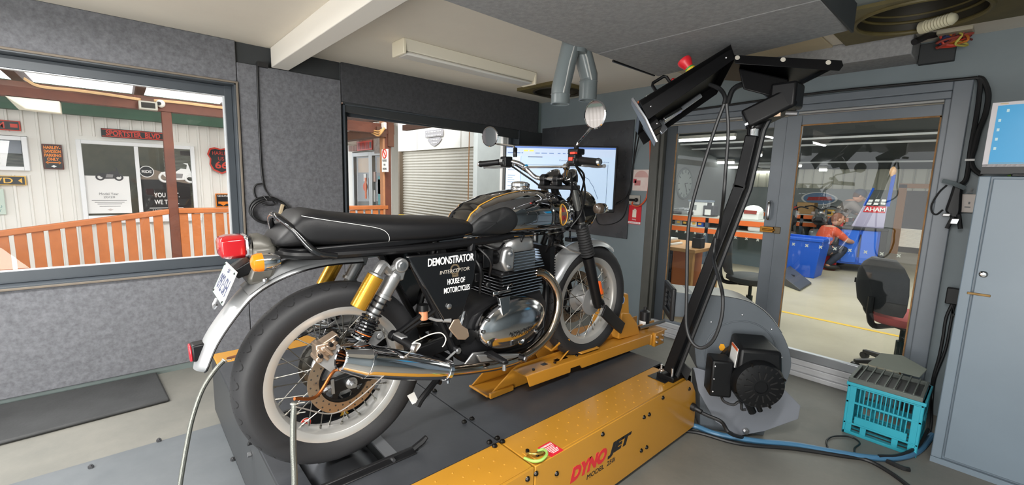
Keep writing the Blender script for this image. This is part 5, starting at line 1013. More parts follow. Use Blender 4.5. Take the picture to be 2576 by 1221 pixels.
def wheel(nm, y, R, hw, rr, disc_x, disc_r, hub_r, st=0.0, z=0.0):
    c = V(0, y, z); AX = (1, 0, 0)
    bead = rr-.004
    prof = [(rr-.030, -hw*.62), (rr-.028, -hw*.66), (rr+.006, -hw*.70), (rr+.008, -hw*.62), (rr-.014, -hw*.5), (rr-.026, -hw*.25), (rr-.028, 0), (rr-.026, hw*.25), (rr-.014, hw*.5), (rr+.008, hw*.62), (rr+.006, hw*.70), (rr-.028, hw*.66), (rr-.030, hw*.62), (rr-.036, hw*.3), (rr-.038, 0), (rr-.036, -hw*.3), (rr-.030, -hw*.62)]
    w = bp(nm, G().lathe(prof, c, AX, 72), M_rim, ang=50)
    tp = [(bead-.004, -hw*.60), (bead+.012, -hw*.78), (R-.055, -hw*.98), (R-.034, -hw), (R-.018, -hw*.90), (R-.006, -hw*.62), (R-.001, -hw*.3), (R, 0), (R-.001, hw*.3), (R-.006, hw*.62), (R-.018, hw*.90), (R-.034, hw), (R-.055, hw*.98), (bead+.012, hw*.78), (bead-.004, hw*.60)]
    t = bp('tyre', G().lathe(tp, c, AX, 96), M_tyre, w, ang=70)
    gv = G()                                             # curved tread cuts, alternately left and right, nearly flush
    n = 34; qx = [q[1] for q in tp[2:-2]]; qr = [q[0] for q in tp[2:-2]]; sr = lambda x: float(np.interp(x, qx, qr))
    for k in range(n):
        for s in (1, -1):
            a = 2*PI*(k+(.5 if s < 0 else 0))/n; pts = []
            for u in np.linspace(0, 1, 8):
                xx = s*hw*(.16+.62*math.sin(u*PI)**.7); aa = a+.095*(u-.5)*1.5; rad = sr(xx)-.0030
                pts.append((xx, y+rad*math.cos(aa), z+rad*math.sin(aa)))
            gv.tube(pts, .0036, 6)
            for u in (.10, .42): gv.sph((s*hw*u, y+(sr(s*hw*u)-.002)*math.cos(a+.12), z+(sr(s*hw*u)-.002)*math.sin(a+.12)), .0026, 6, 4)
    bp('tread_pattern', gv, mat('tread_groove', (12, 12, 13), .9), w, kind='stuff', label='dark curved tread cuts')
    bp('hub', G().lathe([(.0, -.075), (.022, -.075), (.026, -.06), (hub_r, -.055), (hub_r, -.045), (hub_r*.62, -.03), (hub_r*.6, .03), (hub_r, .045), (hub_r, .055), (.026, .06), (.022, .075), (0, .075)], c, AX, 40), M_hub, w)
    ns = 36; sp = None
    for k in range(ns):
        side = 1 if k % 2 else -1; a = 2*PI*k/ns; b = a+(.62 if (k//2) % 2 else -.62)
        p0 = V(side*.050, y+(hub_r-.006)*math.cos(b), z+(hub_r-.006)*math.sin(b)); p1 = V(side*hw*.14, y+(rr-.034)*math.cos(a), z+(rr-.034)*math.sin(a)); d = nrm(p0-p1)
        bp('spoke', G().cyl(p0, p1, .0021, n=6).cyl(p1-d*.004, p1+d*.016, .0042, n=6), M_spk, w)
    if disc_r:
        hole = G().lathe([(disc_r, -.0025), (disc_r, .0025), (disc_r*.70, .0025), (disc_r*.70, -.0025), (disc_r, -.0025)], (disc_x, y, z), AX, 56)
        bp('brake_disc', hole, M_disc, w); hg = G()
        for k in range(48):
            a = 2*PI*k/48; r_ = disc_r*(.78 if k % 2 else .92); pc = V(disc_x, y+r_*math.cos(a), z+r_*math.sin(a)); hg.cyl(pc-V(.003, 0, 0), pc+V(.003, 0, 0), .0032, n=8)
        bp('disc_holes', hg, mat('hole_dark', (40, 36, 32), .6), w, kind='stuff')
        car = G().lathe([(disc_r*.70, -.002), (disc_r*.70, .002), (disc_r*.62, .002), (disc_r*.62, -.002), (disc_r*.70, -.002)], (disc_x-.004, y, z), AX, 40)
        for k in range(6):
            a = 2*PI*k/6; car.obox((disc_x-.006, y+disc_r*.48*math.cos(a), z+disc_r*.48*math.sin(a)), (1, 0, 0), (0, math.cos(a), math.sin(a)), (0, -math.sin(a), math.cos(a)), .003, disc_r*.2, .010)
        bp('disc_carrier', car, M_satin, w)
    return w
RW = wheel('rear_wheel', 0, .333, .066, .249, .082, .125, .074)
FW = wheel('front_wheel', 1.40, .325, .054, .249, -.075, .155, .078, z=.0)
# sprocket, chain, silencer-side caliper
sg = G().lathe([(.098, -.003), (.098, .003), (.06, .003), (.06, -.003), (.098, -.003)], (-.085, 0, 0), (1, 0, 0), 40)
for k in range(38): a = 2*PI*k/38; sg.obox((-.085, .101*math.cos(a), .101*math.sin(a)), (1, 0, 0), (0, math.cos(a), math.sin(a)), (0, -math.sin(a), math.cos(a)), .003, .005, .0035)
bp('sprocket', sg, M_spk); cg = G(); path = [(-.085, .104*math.cos(a), .104*math.sin(a)) for a in np.linspace(1.72, 4.5, 26)]
path = [(-.085, .52, .045)]+[(-.085, .50-.0165*k, .045+.0019*k) for k in range(1, 30)]+path+[(-.085, -.02+.0165*k, -.1+.0025*k) for k in range(33)]
for k in range(len(path)-1):
    a, b = V(path[k]), V(path[k+1]); d = b-a
    if 0 < np.linalg.norm(d) < .05: cg.obox((a+b)/2, (1, 0, 0), d, np.cross((1, 0, 0), d), .005 if k % 2 else .0075, np.linalg.norm(d)*.52, .006)
bp('drive_chain', cg, mat('chain_steel', (96, 94, 90), .4, .9), kind='stuff')
bp('chain_guard', G().sheet([[(-.10, y, z), (-.065, y, z+.004)] for y, z in ((-.14, .115), (-.05, .14), (.10, .135), (.32, .125))], (0, 0, .004)), M_gloss)
cal = bp('rear_caliper', G().box(.055, .110, -.095, -.045, .108, .155).box(.050, .114, -.08, -.03, .125, .146).obox((.083, -.045, .155), (1, 0, 0), (0, .9, .4), (0, -.4, .9), .024, .03, .012).obox((.104, -.075, .118), (1, 0, 0), (0, .8, .6), (0, -.6, .8), .012, .006, .028).obox((.108, -.058, .128), (1, 0, 0), (0, .8, .6), (0, -.6, .8), .010, .006, .024).cyl((.05, -.088, .105), (.117, -.088, .105), .012, n=14).cyl((.05, -.035, .150), (.117, -.035, .150), .011, n=14), M_brz, bevel=.004)
for y, z in ((-.085, .12), (-.05, .15), (-.03, .165)): obj('caliper_bolt', G().cyl((.11, y, z), (.128, y, z), .007, n=8), M_satin, cal)
bp('caliper_bracket', G().slab([(.098, -.10, .10), (.098, -.02, .14), (.098, .05, .03), (.098, -.03, .02)], (.006, 0, 0)), M_hub, bevel=.003)
# swingarm with axle blocks
for s in (-1, 1):
    sw = bp('swingarm', G().hexa((s*.105, -.055, -.026), (s*.130, -.055, -.026), (s*.130, .50, .015), (s*.105, .50, .015), (s*.105, -.055, .026), (s*.130, -.055, .026), (s*.130, .50, .075), (s*.105, .50, .075)), M_satin, bevel=.006)
    obj('axle_nut', G().cyl((s*.128, .004, .002), (s*.140, .004, .002), .020, n=24).cyl((s*.138, .004, .002), (s*.154, .004, .002), .015, n=6).cyl((s*.15, .004, .002), (s*.166, .004, .002), .008, n=12), M_zinc, sw)
    obj('adjuster_plate', G().box(s*.128, s*.134, -.062, -.052, -.02, .03).cyl((s*.118, -.058, 0), (s*.118, -.098, -.006), .006, n=8).cyl((s*.118, -.085, -.004), (s*.118, -.072, -.002), .010, n=6), M_zinc, sw)
bp('swingarm_pivot', G().cyl((-.14, .5, .045), (.14, .5, .045), .03, n=18), M_satin)
# frame tubes
fr_ = G(); T = .0155
for s in (-1, 1):
    fr_.tube(spline([(s*.02, 1.10, .40), (s*.05, 1.04, .22), (s*.10, .97, .02), (s*.12, .90, -.075), (s*.125, .80, -.095), (s*.125, .55, -.075), (s*.13, .44, -.02), (s*.135, .40, .06), (s*.14, .32, .24), (s*.145, .245, .405)], 5), T, 10)
    fr_.tube(spline([(s*.03, 1.09, .50), (s*.09, .95, .46), (s*.12, .70, .44), (s*.135, .50, .44), (s*.14, .25, .445), (s*.13, 0, .455), (s*.11, -.12, .463), (s*.05, -.165, .467), (0, -.172, .468)], 5), T, 10)
    fr_.tube(spline([(s*.135, .52, .435), (s*.145, .47, .25), (s*.14, .405, .07)], 5), T, 10)
fr_.cyl((0, 1.165, .38), (0, 1.105, .56), .034, n=18)
fr_.box(-.13, .13, .0, .03, .44, .462).box(-.12, .12, .40, .43, -.06, -.03)
bp('frame', fr_, M_satin)
# rear fender (skin with an arched section), silver
def arch(line, w, t, drop):
    """a strip following the centre line, arched across"""
    L_ = [V(0, *p) for p in line]; rows = []
    for i, p in enumerate(L_):
        d = nrm(L_[min(i+1, len(L_)-1)]-L_[max(i-1, 0)]); n = nrm(np.cross((1, 0, 0), d)); n = n if n[2] > -.3 and (n[2] > 0 or n[1] < 0) else -n
        ww = w(i/(len(L_)-1)); rows.append([p+V(ww*math.sin(u), 0, 0)+n*(drop*(math.cos(u)-1)) for u in np.linspace(-1.45, 1.45, 13)])
    return rows
rl = spline([(.10, .43), (-.02, .435), (-.12, .425), (-.20, .400), (-.27, .36), (-.33, .295), (-.38, .225), (-.41, .160), (-.418, .135)], 4)
rl2 = [(q[0], q[1]) for q in [V(p) for p in rl]]
RFN = bp('rear_fender', G().sheet(arch(rl2, lambda u: .064 if u < .86 else .064*(1-((u-.86)/.16)**2*.55), 0, .030)), M_fend, ang=60)
obj('edge_roll', G().tube([V(r[0]) for r in arch(rl2, lambda u: .064 if u < .86 else .064*(1-((u-.86)/.16)**2*.55), 0, .030)], .003, 6).tube([V(r[-1]) for r in arch(rl2, lambda u: .064 if u < .86 else .064*(1-((u-.86)/.16)**2*.55), 0, .030)], .003, 6), M_satin, RFN)
st2 = spline([(-.01, .446), (-.11, .438), (-.20, .411), (-.275, .366)], 4)
obj('fender_stay', G().sheet([[V(p) for p in r[1:-1]] for r in arch([(q[0], q[1]) for q in st2], lambda u: .069-.004*u, 0, .033)]), M_fend, RFN, ang=60); obj('stay_bolt', G().sph((.066, -.215, .388), (.005, .009, .009), 10, 6), M_zinc, RFN)
# tail light housing, red lens, chrome rim
tlb = bp('tail_bracket', G().loft([[(w*math.sin(a)*.9, y+.0*math.cos(a), z+h*math.cos(a)) for a in np.linspace(0, 2*PI, 20, endpoint=False)] for y, z, w, h in ((-.236, .492, .046, .038), (-.215, .487, .052, .044), (-.185, .475, .050, .040), (-.15, .463, .044, .024), (-.12, .455, .034, .012))]), mat('grey_bracket', (96, 94, 88), .4, .2), ang=60)
obj('bracket_skirt', G().loft([[(x_, y+dy_, z) for x_, dy_ in ((-w, 0), (w, 0), (w, d_), (-w, d_))] for z, y, w, d_ in ((.492, -.24, .050, .07), (.44, -.245, .056, .075), (.40, -.262, .060, .075), (.375, -.262, .052, .06))]), mat('grey_bracket', (96, 94, 88), .4, .2), tlb, bevel=.012)
tl_ = bp('tail_light', G().box(-.050, .050, -.262, -.238, .460, .530), M_chr, bevel=.012)
obj('red_lens', G().loft([[(w*sx, y, .4955+h*sz) for sx, sz in ((-1, -.7), (-.7, -1), (.7, -1), (1, -.7), (1, .7), (.7, 1), (-.7, 1), (-1, .7))] for y, w, h in ((-.258, .049, .034), (-.300, .049, .034), (-.318, .044, .030), (-.324, .03, .02))]), M_redl, tl_, bevel=.003)
# number plate on its bracket
pn = nrm(V(0, -.80, -.35)); pu = nrm(V(0, -.42, .91)); pu = nrm(V(0, .43, .90)); pc = V(0, -.315, .385)
pl = bp('number_plate', G().obox(pc, (1, 0, 0), pu, np.cross((1, 0, 0), pu), .100, .052, .0018), M_sgnw, bevel=.002)
nz = np.cross((1, 0, 0), pu); nz = nz if nz[1] < 0 else -nz
pk = mat('plate_ink', (56, 64, 92), .5)
text('lettering', 'QLD', pk, pl, pc+nz*.0022+pu*.036, (1, 0, 0), pu, .034, .013); text('lettering', '092·SH', pk, pl, pc+nz*.0022-pu*.006, (1, 0, 0), pu, .16, .050, bold=.01)
for sx in (-1, 1):
    for su in (-1, 1): obj('plate_screw', G().sph(pc+nz*.002+V(sx*.088, 0, 0)+pu*(su*.044), .004, 8, 5), M_satin, pl)
obj('plate_border', G().ringslab([pc+nz*.0018+V(a*.098, 0, 0)+pu*(b*.050) for a, b in ((-1, -1), (1, -1), (1, 1), (-1, 1))], [pc+nz*.0018+V(a*.094, 0, 0)+pu*(b*.046) for a, b in ((-1, -1), (1, -1), (1, 1), (-1, 1))], nz*.0008), mat('plate_green', (150, 176, 164), .5), pl)
bp('plate_bracket', G().slab([(-.05, -.245, .455), (-.05, -.30, .425), (-.05, -.285, .40), (-.05, -.24, .415)], (.10, 0, 0)), M_satin, bevel=.004); bp('reflector_tab', G().tube([pc-pu*.052+nz*.003, pc-pu*.072+nz*.004, pc-pu*.080+V(.012, 0, 0), pc-pu*.068+V(.02, 0, 0)], .0045, 6), M_zinc)
rfp = bp('rear_reflector', G().box(-.024, .024, -.418, -.382, .160, .212), M_satin, bevel=.006); obj('red_lens', G().box(-.022, .022, -.424, -.416, .163, .209), mat('red_reflector', (196, 30, 44), .2, coat=.4), rfp, bevel=.004)
def indicator(lab, c, d, lens):
    d = V(d); t = bp('indicator', G().lathe([(.0, .050), (.016, .046), (.025, .03), (.027, 0), (.026, -.002)], V(c), d, 22), M_chr, label=lab)
    obj('lens', G().lathe([(.0275, 0), (.0275, -.012), (.024, -.024), (.012, -.030), (0, -.031)], V(c), d, 22), lens, t); obj('stem', G().cyl(V(c)+d*.03, V(c)*V(.4, 1, 1)+d*.03, .008), M_satin, t)
indicator('amber rear indicator with a chrome shell', (.15, -.235, .462), (0, 1, 0), M_amb); indicator(None, (-.15, -.235, .462), (0, 1, 0), M_amb)
indicator('dark front indicator on the right of the headlight', (.215, 1.235, .545), (0, 1, 0), mat('smoked_lens', (70, 60, 52), .12, coat=.5)); indicator(None, (-.215, 1.235, .545), (0, 1, 0), M_amb)
# grab rail
bp('grab_rail', G().tube(spline([(.142, -.02, .452), (.140, -.085, .475), (.110, -.135, .545), (.075, -.163, .580), (.045, -.170, .588), (.01, -.170, .584), (-.03, -.167, .566), (-.055, -.160, .540), (-.085, -.148, .500), (-.120, -.10, .465), (-.142, -.02, .452)], 6), .0105, 12), M_gloss)
# seat
def ssec(y, zt, zb, w, tk):
    out = []
    for u in np.linspace(0, 2*PI, 32, endpoint=False):
        c_, s_ = math.cos(u), math.sin(u); xx = w*math.copysign(abs(c_)**.42, c_); zz = math.copysign(abs(s_)**.5, s_)
        z = (zt+zb)/2+(zt-zb)/2*zz
        if zz > 0: xx *= 1-tk*zz**2
        out.append((xx, y, z+(.004*(1-(xx/w)**2) if zz > 0 else 0)))
    return out
SE = [(-.182, .513, .498, .085, .0), (-.168, .530, .491, .104, .04), (-.14, .562, .487, .118, .05), (-.108, .595, .485, .127, .06), (-.07, .600, .483, .133, .08), (0, .584, .480, .140, .11), (.09, .570, .476, .146, .12), (.20, .557, .470, .152, .14), (.30, .548, .466, .150, .16), (.40, .541, .463, .142, .17), (.48, .534, .463, .130, .17), (.535, .522, .468, .118, .15), (.560, .500, .475, .100, .05)]
seat = bp('seat', G().loft([ssec(*s) for s in SE]), M_seat, ang=70)
def seat_x(y, z):
    for i in range(len(SE)-1):
        if SE[i][0] <= y <= SE[i+1][0]:
            f_ = (y-SE[i][0])/(SE[i+1][0]-SE[i][0]); zt_, zb_, w, tk = [SE[i][k]*(1-f_)+SE[i+1][k]*f_ for k in range(1, 5)]
            zz = max(-.999, min(.999, (z-(zt_+zb_)/2)/((zt_-zb_)/2))); s_ = math.copysign(abs(zz)**2, zz); c_ = math.sqrt(max(0, 1-s_*s_)); x = w*c_**.42
            return x*(1-tk*zz*zz) if zz > 0 else x
    return .1
for s in (1, -1):
    ps = spline([(-.108, .586), (-.03, .568), (.06, .548), (.128, .530), (.155, .510), (.165, .478)], 6); obj('stitched_seam', G().tube([(s*(seat_x(p[0], p[1])+.001), p[0], p[1]) for p in [V(q) for q in ps]], .0011, 5), M_stitch, seat, label='pale stitched seam')
obj('seat_base', G().loft([[(x*w, y, z) for x, z in ((-1, .458), (1, .458), (1, .484), (-1, .484))] for y, w in ((-.17, .06), (-.12, .115), (.2, .14), (.5, .115))]), M_satin, seat, bevel=.006)
# fuel tank: superellipse sections, chrome, with black centre band, gold lines, knee pads and badges
TY = [.485, .51, .55, .60, .68, .76, .86, .96, 1.04, 1.10, 1.15, 1.185, 1.20]
TT = [.470, .502, .550, .588, .616, .632, .642, .640, .630, .616, .594, .562, .520]
TB = [.455, .452, .450, .447, .443, .440, .436, .434, .434, .436, .440, .450, .470]
TW = [.055, .085, .112, .132, .150, .162, .168, .167, .161, .150, .130, .095, .050]
itp = lambda A, y: float(np.interp(y, TY, A)); PU, PL_ = 2.25, 3.0
def tsec(y):
    zt_, zb_, w = itp(TT, y), itp(TB, y), itp(TW, y); zm = zb_+.40*(zt_-zb_); out = []
    for u in np.linspace(0, 2*PI, 48, endpoint=False):
        c_, s_ = math.cos(u), math.sin(u); p_ = PU if s_ > 0 else PL_
        out.append((w*math.copysign(abs(c_)**(2/p_), c_), y, zm+(zt_-zm if s_ > 0 else zm-zb_)*math.copysign(abs(s_)**(2/p_), s_)))
    return out
TYS = sorted(set(list(np.linspace(.485, 1.20, 40))+TY))
# smooth the station curves
def smooth(A): 
    v = np.interp(TYS, TY, A)
    for _ in range(3): v[1:-1] = .25*v[:-2]+.5*v[1:-1]+.25*v[2:]
    return v
_T = [smooth(A) for A in (TT, TB, TW)]
itp2 = lambda i, y: float(np.interp(y, TYS, _T[i]))
def tsec(y, o=0.0):
    zt_, zb_, w = itp2(0, y)+o, itp2(1, y)-o, itp2(2, y)+o; zm = zb_+.40*(zt_-zb_); out = []
    for u in np.linspace(0, 2*PI, 64, endpoint=False):
        c_, s_ = math.cos(u), math.sin(u); p_ = PU if s_ > 0 else PL_
        out.append((w*math.copysign(abs(c_)**(2/p_), c_), y, zm+(zt_-zm if s_ > 0 else zm-zb_)*math.copysign(abs(s_)**(2/p_), s_)))
    return out
def t_z(x, y, o=0.0):
    zt_, zb_, w = itp2(0, y)+o, itp2(1, y)-o, itp2(2, y)+o; zm = zb_+.40*(zt_-zb_); return zm+(zt_-zm)*max(0, 1-min(1, abs(x)/w)**PU)**(1/PU)
def t_x(y, z, o=0.0):
    zt_, zb_, w = itp2(0, y)+o, itp2(1, y)-o, itp2(2, y)+o; zm = zb_+.40*(zt_-zb_)
    return w*max(0, 1-min(1, (z-zm)/(zt_-zm))**PU)**(1/PU) if z > zm else w*max(0, 1-min(1, (zm-z)/(zm-zb_))**PL_)**(1/PL_)
tank = bp('fuel_tank', G().loft([tsec(y) for y in TYS]), M_tank, ang=70)
bw_ = lambda y: float(np.interp(y, [.5, .7, 1.0, 1.17], [.078, .066, .050, .030]))
ys_ = [y for y in TYS if .515 < y < 1.17]
obj('black_band', G().sheet([[(x*bw_(y), y, t_z(x*bw_(y), y, .0012)) for x in np.linspace(-1, 1, 15)] for y in ys_]), M_gloss, tank, ang=70)
for s in (-1, 1): obj('gold_line', G().sheet([[(s*(bw_(y)+d_), y, t_z(bw_(y)+d_, y, .0014)) for d_ in (-.0035, 0, .0035)] for y in ys_]), M_gold, tank, ang=70)
obj('tank_seam', G().tube([(s_[0][0], s_[0][1], s_[0][2]) for s_ in [[(itp2(2, y)*.80, y, itp2(1, y)+.002)] for y in TYS[2:-2]]], .003, 6).tube([(-itp2(2, y)*.80, y, itp2(1, y)+.002) for y in TYS[2:-2]], .003, 6), M_chr, tank)
kp = spline([(.532, .487), (.556, .520), (.60, .548), (.66, .568), (.705, .574), (.735, .552), (.745, .515), (.728, .478), (.690, .458), (.62, .455), (.56, .460)], 5, closed=True); kp = [V(p) for p in kp]; kc = V(.64, .512)
for s in (1, -1):
    rows = [[(s*t_x(*(kc+(p-kc)*f_), o=o_), *(kc+(p-kc)*f_)) for p in kp+[kp[0]]] for f_, o_ in ((1.0, .0005), (.985, .004), (.94, .0058), (.80, .0050), (.5, .004), (.02, .004))]
    obj('knee_pad', G().sheet(rows), mat('knee_rubber', (17, 18, 20), .5, spec=.35), tank, ang=70)
    bc = V(1.035, .522); oval = [V(bc[0]+.042*math.cos(t)*.62, bc[1]+.050*math.sin(t)) for t in np.linspace(0, 2*PI, 28)]
    bg = obj('tank_badge', G().sheet([[(s*t_x(*(bc+(p-bc)*f_), o=.0022), *(bc+(p-bc)*f_)) for p in oval] for f_ in (1, .5, .02)]), mat('badge_smoke', (120, 104, 96), .15, .5), tank, ang=70)
    obj('badge_ring', G().tube([(s*t_x(p[0], p[1], o=.003), p[0], p[1]) for p in oval[:-1]], .0024, 6, closed=True), M_gold, bg)
    if s > 0:
        for k, (t_, zz) in enumerate((('RO', .024), ('EN', -.014))): text('lettering', t_, mat('badge_red', (150, 30, 40), .3), bg, (t_x(bc[0]-.002, bc[1]+zz, .0045), bc[0]-.004, bc[1]+zz), (-.12, 1, 0), (0, 0, 1), .026, .022)
zc_ = t_z(0, .90)
obj('filler_cap', G().lathe([(.046, -.006), (.047, .004), (.043, .012), (.045, .014), (.045, .026), (.036, .033), (.018, .037), (0, .038)], (0, .90, zc_), (0, .05, 1), 32), M_chr, tank)
obj('cap_lug', G().box(-.045, .045, .885, .915, zc_+.012, zc_+.034), M_chr, tank, bevel=.006)
# side panels with lettering
sp_ = [(.215, .425), (.525, .412), (.515, .30), (.452, .155), (.395, .120), (.365, .145)]
for s in (1, -1):
    sp0 = bp('side_panel', G().slab([(s*.150, y, z) for y, z in sp_], (s*.014, 0, 0)), M_gloss, bevel=.008)
    obj('panel_knob', G().lathe([(.011, 0), (.011, .008), (.006, .011), (0, .011)], (s*.163, .385, .206), (s, 0, 0), 12), M_zinc, sp0)
    if s > 0:
        tt = lambda s_, m, a, b, h, **k: text('lettering', s_, m, sp0, (.1648, (a[0]+b[0])/2, (a[1]+b[1])/2), (0, b[0]-a[0], b[1]-a[1]), (0, 0, 1), math.hypot(b[0]-a[0], b[1]-a[1]), h, **k)
        tt('DEMONSTRATOR', M_sgnw, (.300, .390), (.508, .387), .030, shear=.06, bold=.012, space=.92); tt('INTERCEPTOR', mat('decal_silver', (170, 164, 154), .4), (.350, .344), (.486, .343), .014, shear=.15)
        obj('round_decal', G().lathe([(.022, 0), (.022, .0004), (.015, .0004), (.015, 0)], (.164, .418, .348), (1, 0, 0), 24).box(.164, .1644, .405, .433, .318, .330), mat('decal_brown', (96, 84, 66), .4), sp0)
        tt('HOUSE OF', M_sgnw, (.383, .303), (.464, .301), .022, bold=.01); tt('MOTORCYCLES', M_sgnw, (.366, .270), (.486, .267), .022, shear=.05, bold=.01)
for y, z in ((.205, .412), (.24, .40)): bp('panel_screw', G().sph((.156, y, z), (.003, .004, .004), 8, 5), M_zinc)
# rear shocks with piggyback canisters
for s in (1, -1):
    top, bot = V(s*.165, .190, .397), V(s*.150, .034, .155); ax = nrm(bot-top); L_ = np.linalg.norm(bot-top); q = lambda u, dx=0, dn=0: top+ax*(L_*u)+V(s*dx, 0, 0)
    sh = bp('rear_shock', G().cyl(q(.16), q(.40), .026, n=20).cyl(q(.12), q(.17), .021, .026, n=20).cyl(q(.40), q(.44), .031, n=20).cyl(q(.44), q(1.0), .012, n=12), M_alloy)
    for k, (u0, u1, r_) in enumerate(((.45, .50, .020), (.50, .515, .029), (.52, .57, .020), (.57, .585, .029), (.59, .645, .022), (.645, .66, .030), (.66, .72, .025))): obj('preload_collar', G().cyl(q(u0), q(u1), r_, n=20), M_alloy if r_ < .028 else M_satin, sh)
    nc = 7; P = [q(.70+.27*t)+.031*(math.cos(2*PI*nc*t)*V(1, 0, 0)+math.sin(2*PI*nc*t)*np.cross(ax, (1, 0, 0))) for t in np.linspace(0, 1, nc*14)]
    obj('coil_spring', G().tube(P, .0052, 6), M_gloss, sh); obj('lower_cup', G().cyl(q(.965), q(.985), .034, n=20), M_chr, sh); obj('orange_band', G().cyl(q(.90), q(.915), .0335, n=20), mat('orange_band', (214, 108, 40), .5), sh)
    eye = obj('top_eye', G().cyl(top-V(s*.014, 0, 0), top+V(s*.016, 0, 0), .026, n=24).hexa(*[top+V(s*x_, y_, z_) for z_, yy_ in ((-.055, 0), (.0, 0)) for x_, y_ in ((-.012, -.055 if z_ < -.01 else -.024), (.012, -.055 if z_ < -.01 else -.024), (.012, .004 if z_ < -.01 else .024), (-.012, .004 if z_ < -.01 else .024))]), M_alloy, sh, bevel=.005)
    obj('top_bolt', G().lathe([(.014, 0), (.013, .008), (.0, .009)], top+V(s*.016, 0, 0), (s, 0, 0), 14), M_zinc, sh)
    c0_ = V(s*.185, .090, .377); c1_ = c0_+ax*.118
    cs = bp('shock_canister', G().cyl(c0_, c1_, .0285, n=28), M_goldcan, bevel=.002); obj('canister_cap', G().lathe([(.0285, 0), (.027, -.006), (.02, -.009), (0, -.009)], c0_, ax, 28), M_alloy, cs)
    obj('canister_bridge', G().tube(spline([c0_+V(0, .002, .004), c0_+V(-s*.008, .03, .030), top+V(0, -.045, -.015), top+V(0, -.02, -.005)], 5), [.020]*6+[.017]*6+[.014]*4, 10), M_alloy, cs)
    bp('shock_mount', G().slab([(s*.128, .005, .125), (s*.128, .085, .165), (s*.128, .125, .16), (s*.128, .135, .13), (s*.128, .10, .11)], (s*.006, 0, 0)).cyl((s*.132, .112, .145), (s*.142, .112, .145), .011, n=12), M_hub, bevel=.003)
# pillion footrest on its hanger, with a tied white string
ft = bp('footrest', G().cyl((.165, .155, .142), (.245, .190, .118), .013, .016, n=14).cyl((.15, .15, .146), (.17, .157, .14), .018, n=14), M_satin, bevel=.003); obj('rest_tip', G().cyl((.243, .189, .1186), (.256, .195, .1145), .0165, n=14), M_zinc, ft); obj('rest_clasp', G().obox((.19, .166, .148), (.9, .4, -.27), (0, 1, 0), (0, .2, 1), .022, .012, .004), M_alloy, ft, bevel=.003)
bp('footrest_hanger', G().tube([(.145, .30, .20), (.15, .19, .15), (.15, .15, .14)], .010, 8).tube([(.14, .44, .24), (.145, .28, .17), (.148, .20, .14)], .010, 8), M_satin)
bp('tied_string', G().tube(spline([(.25, .183, .135), (.255, .21, .125), (.25, .19, .102), (.235, .18, .11), (.25, .186, .135), (.235, .22, .135), (.225, .27, .138), (.22, .315, .13), (.22, .335, .105), (.222, .328, .085), (.222, .318, .075)], 5), .0022, 6), mat('string_white', (226, 222, 214), .7))
bp('brake_reservoir', G().cyl((.145, .285, .170), (.145, .285, .205), .017, n=18), mat('reservoir_amber', (196, 128, 92), .25)); bp('reservoir_cap', G().cyl((.145, .285, .205), (.145, .285, .228), .020, n=18), M_satin); bp('reservoir_hose', G().tube(spline([(.145, .30, .175), (.15, .34, .155), (.155, .375, .15)], 4), .006, 8).cyl((.155, .365, .152), (.16, .395, .145), .010, n=10), M_hub)
bp('heel_guard', G().slab([(.168, .378, .118), (.168, .402, .150), (.168, .428, .146), (.168, .440, .118), (.168, .468, .095), (.168, .475, .062), (.168, .455, .052), (.168, .42, .062)], (.007, 0, 0)), M_brz, bevel=.004, label='dull alloy heel guard')
# silencers, clamps and header pipes
def sil(s):
    tail, tip = V(s*.225, -.055, .138), V(s*.200, .352, -.036); d = nrm(tip-tail); L_ = np.linalg.norm(tip-tail)
    m_ = bp('silencer', G().lathe([(.026, .05), (.030, .0), (.036, -.002), (.040, .002), (.052, .075), (.0555, .085), (.055, .10), (.053, .18), (.049, .28), (.042, .37), (.036, L_-.02), (.037, L_-.018), (.037, L_), (.03, L_)], tail, d, 48), M_chr, ang=30)
    obj('tail_bore', G().lathe([(.031, .001), (.030, .04), (.028, .16), (0, .16)], tail, d, 32), mat('bore_brown', (64, 52, 46), .5, .6), m_)
    obj('tail_ring', G().torus(tail+d*.002, d, .0365, .0035, 36, 8), M_chr, m_)
    for h in (.086,): obj('weld_ring', G().torus(tail+d*h, d, .0548, .0018, 40, 6), M_chr, m_)
    obj('pipe_clamp', G().lathe([(.037, L_-.015), (.0395, L_-.014), (.0395, L_+.002), (.034, L_+.004)], tail, d, 36).tube([tip+V(s*.0, -.0, -.036), tip+V(s*.004, 0, -.052)], .006, 8), M_chr, m_)
    obj('header_pipe', G().tube(spline([tip-d*.02, tip+d*.03, (s*.195, .50, -.075), (s*.185, .62, -.100), (s*.178, .74, -.108), (s*.172, .85, -.088), (s*.168, .945, -.035), (s*.164, 1.0, .055), (s*.158, 1.005, .14), (s*.150, .965, .215), (s*.140, .915, .255), (s*.135, .875, .262)], 7), .0215, 16), M_hot, m_, ang=60)
sil(1); sil(-1)
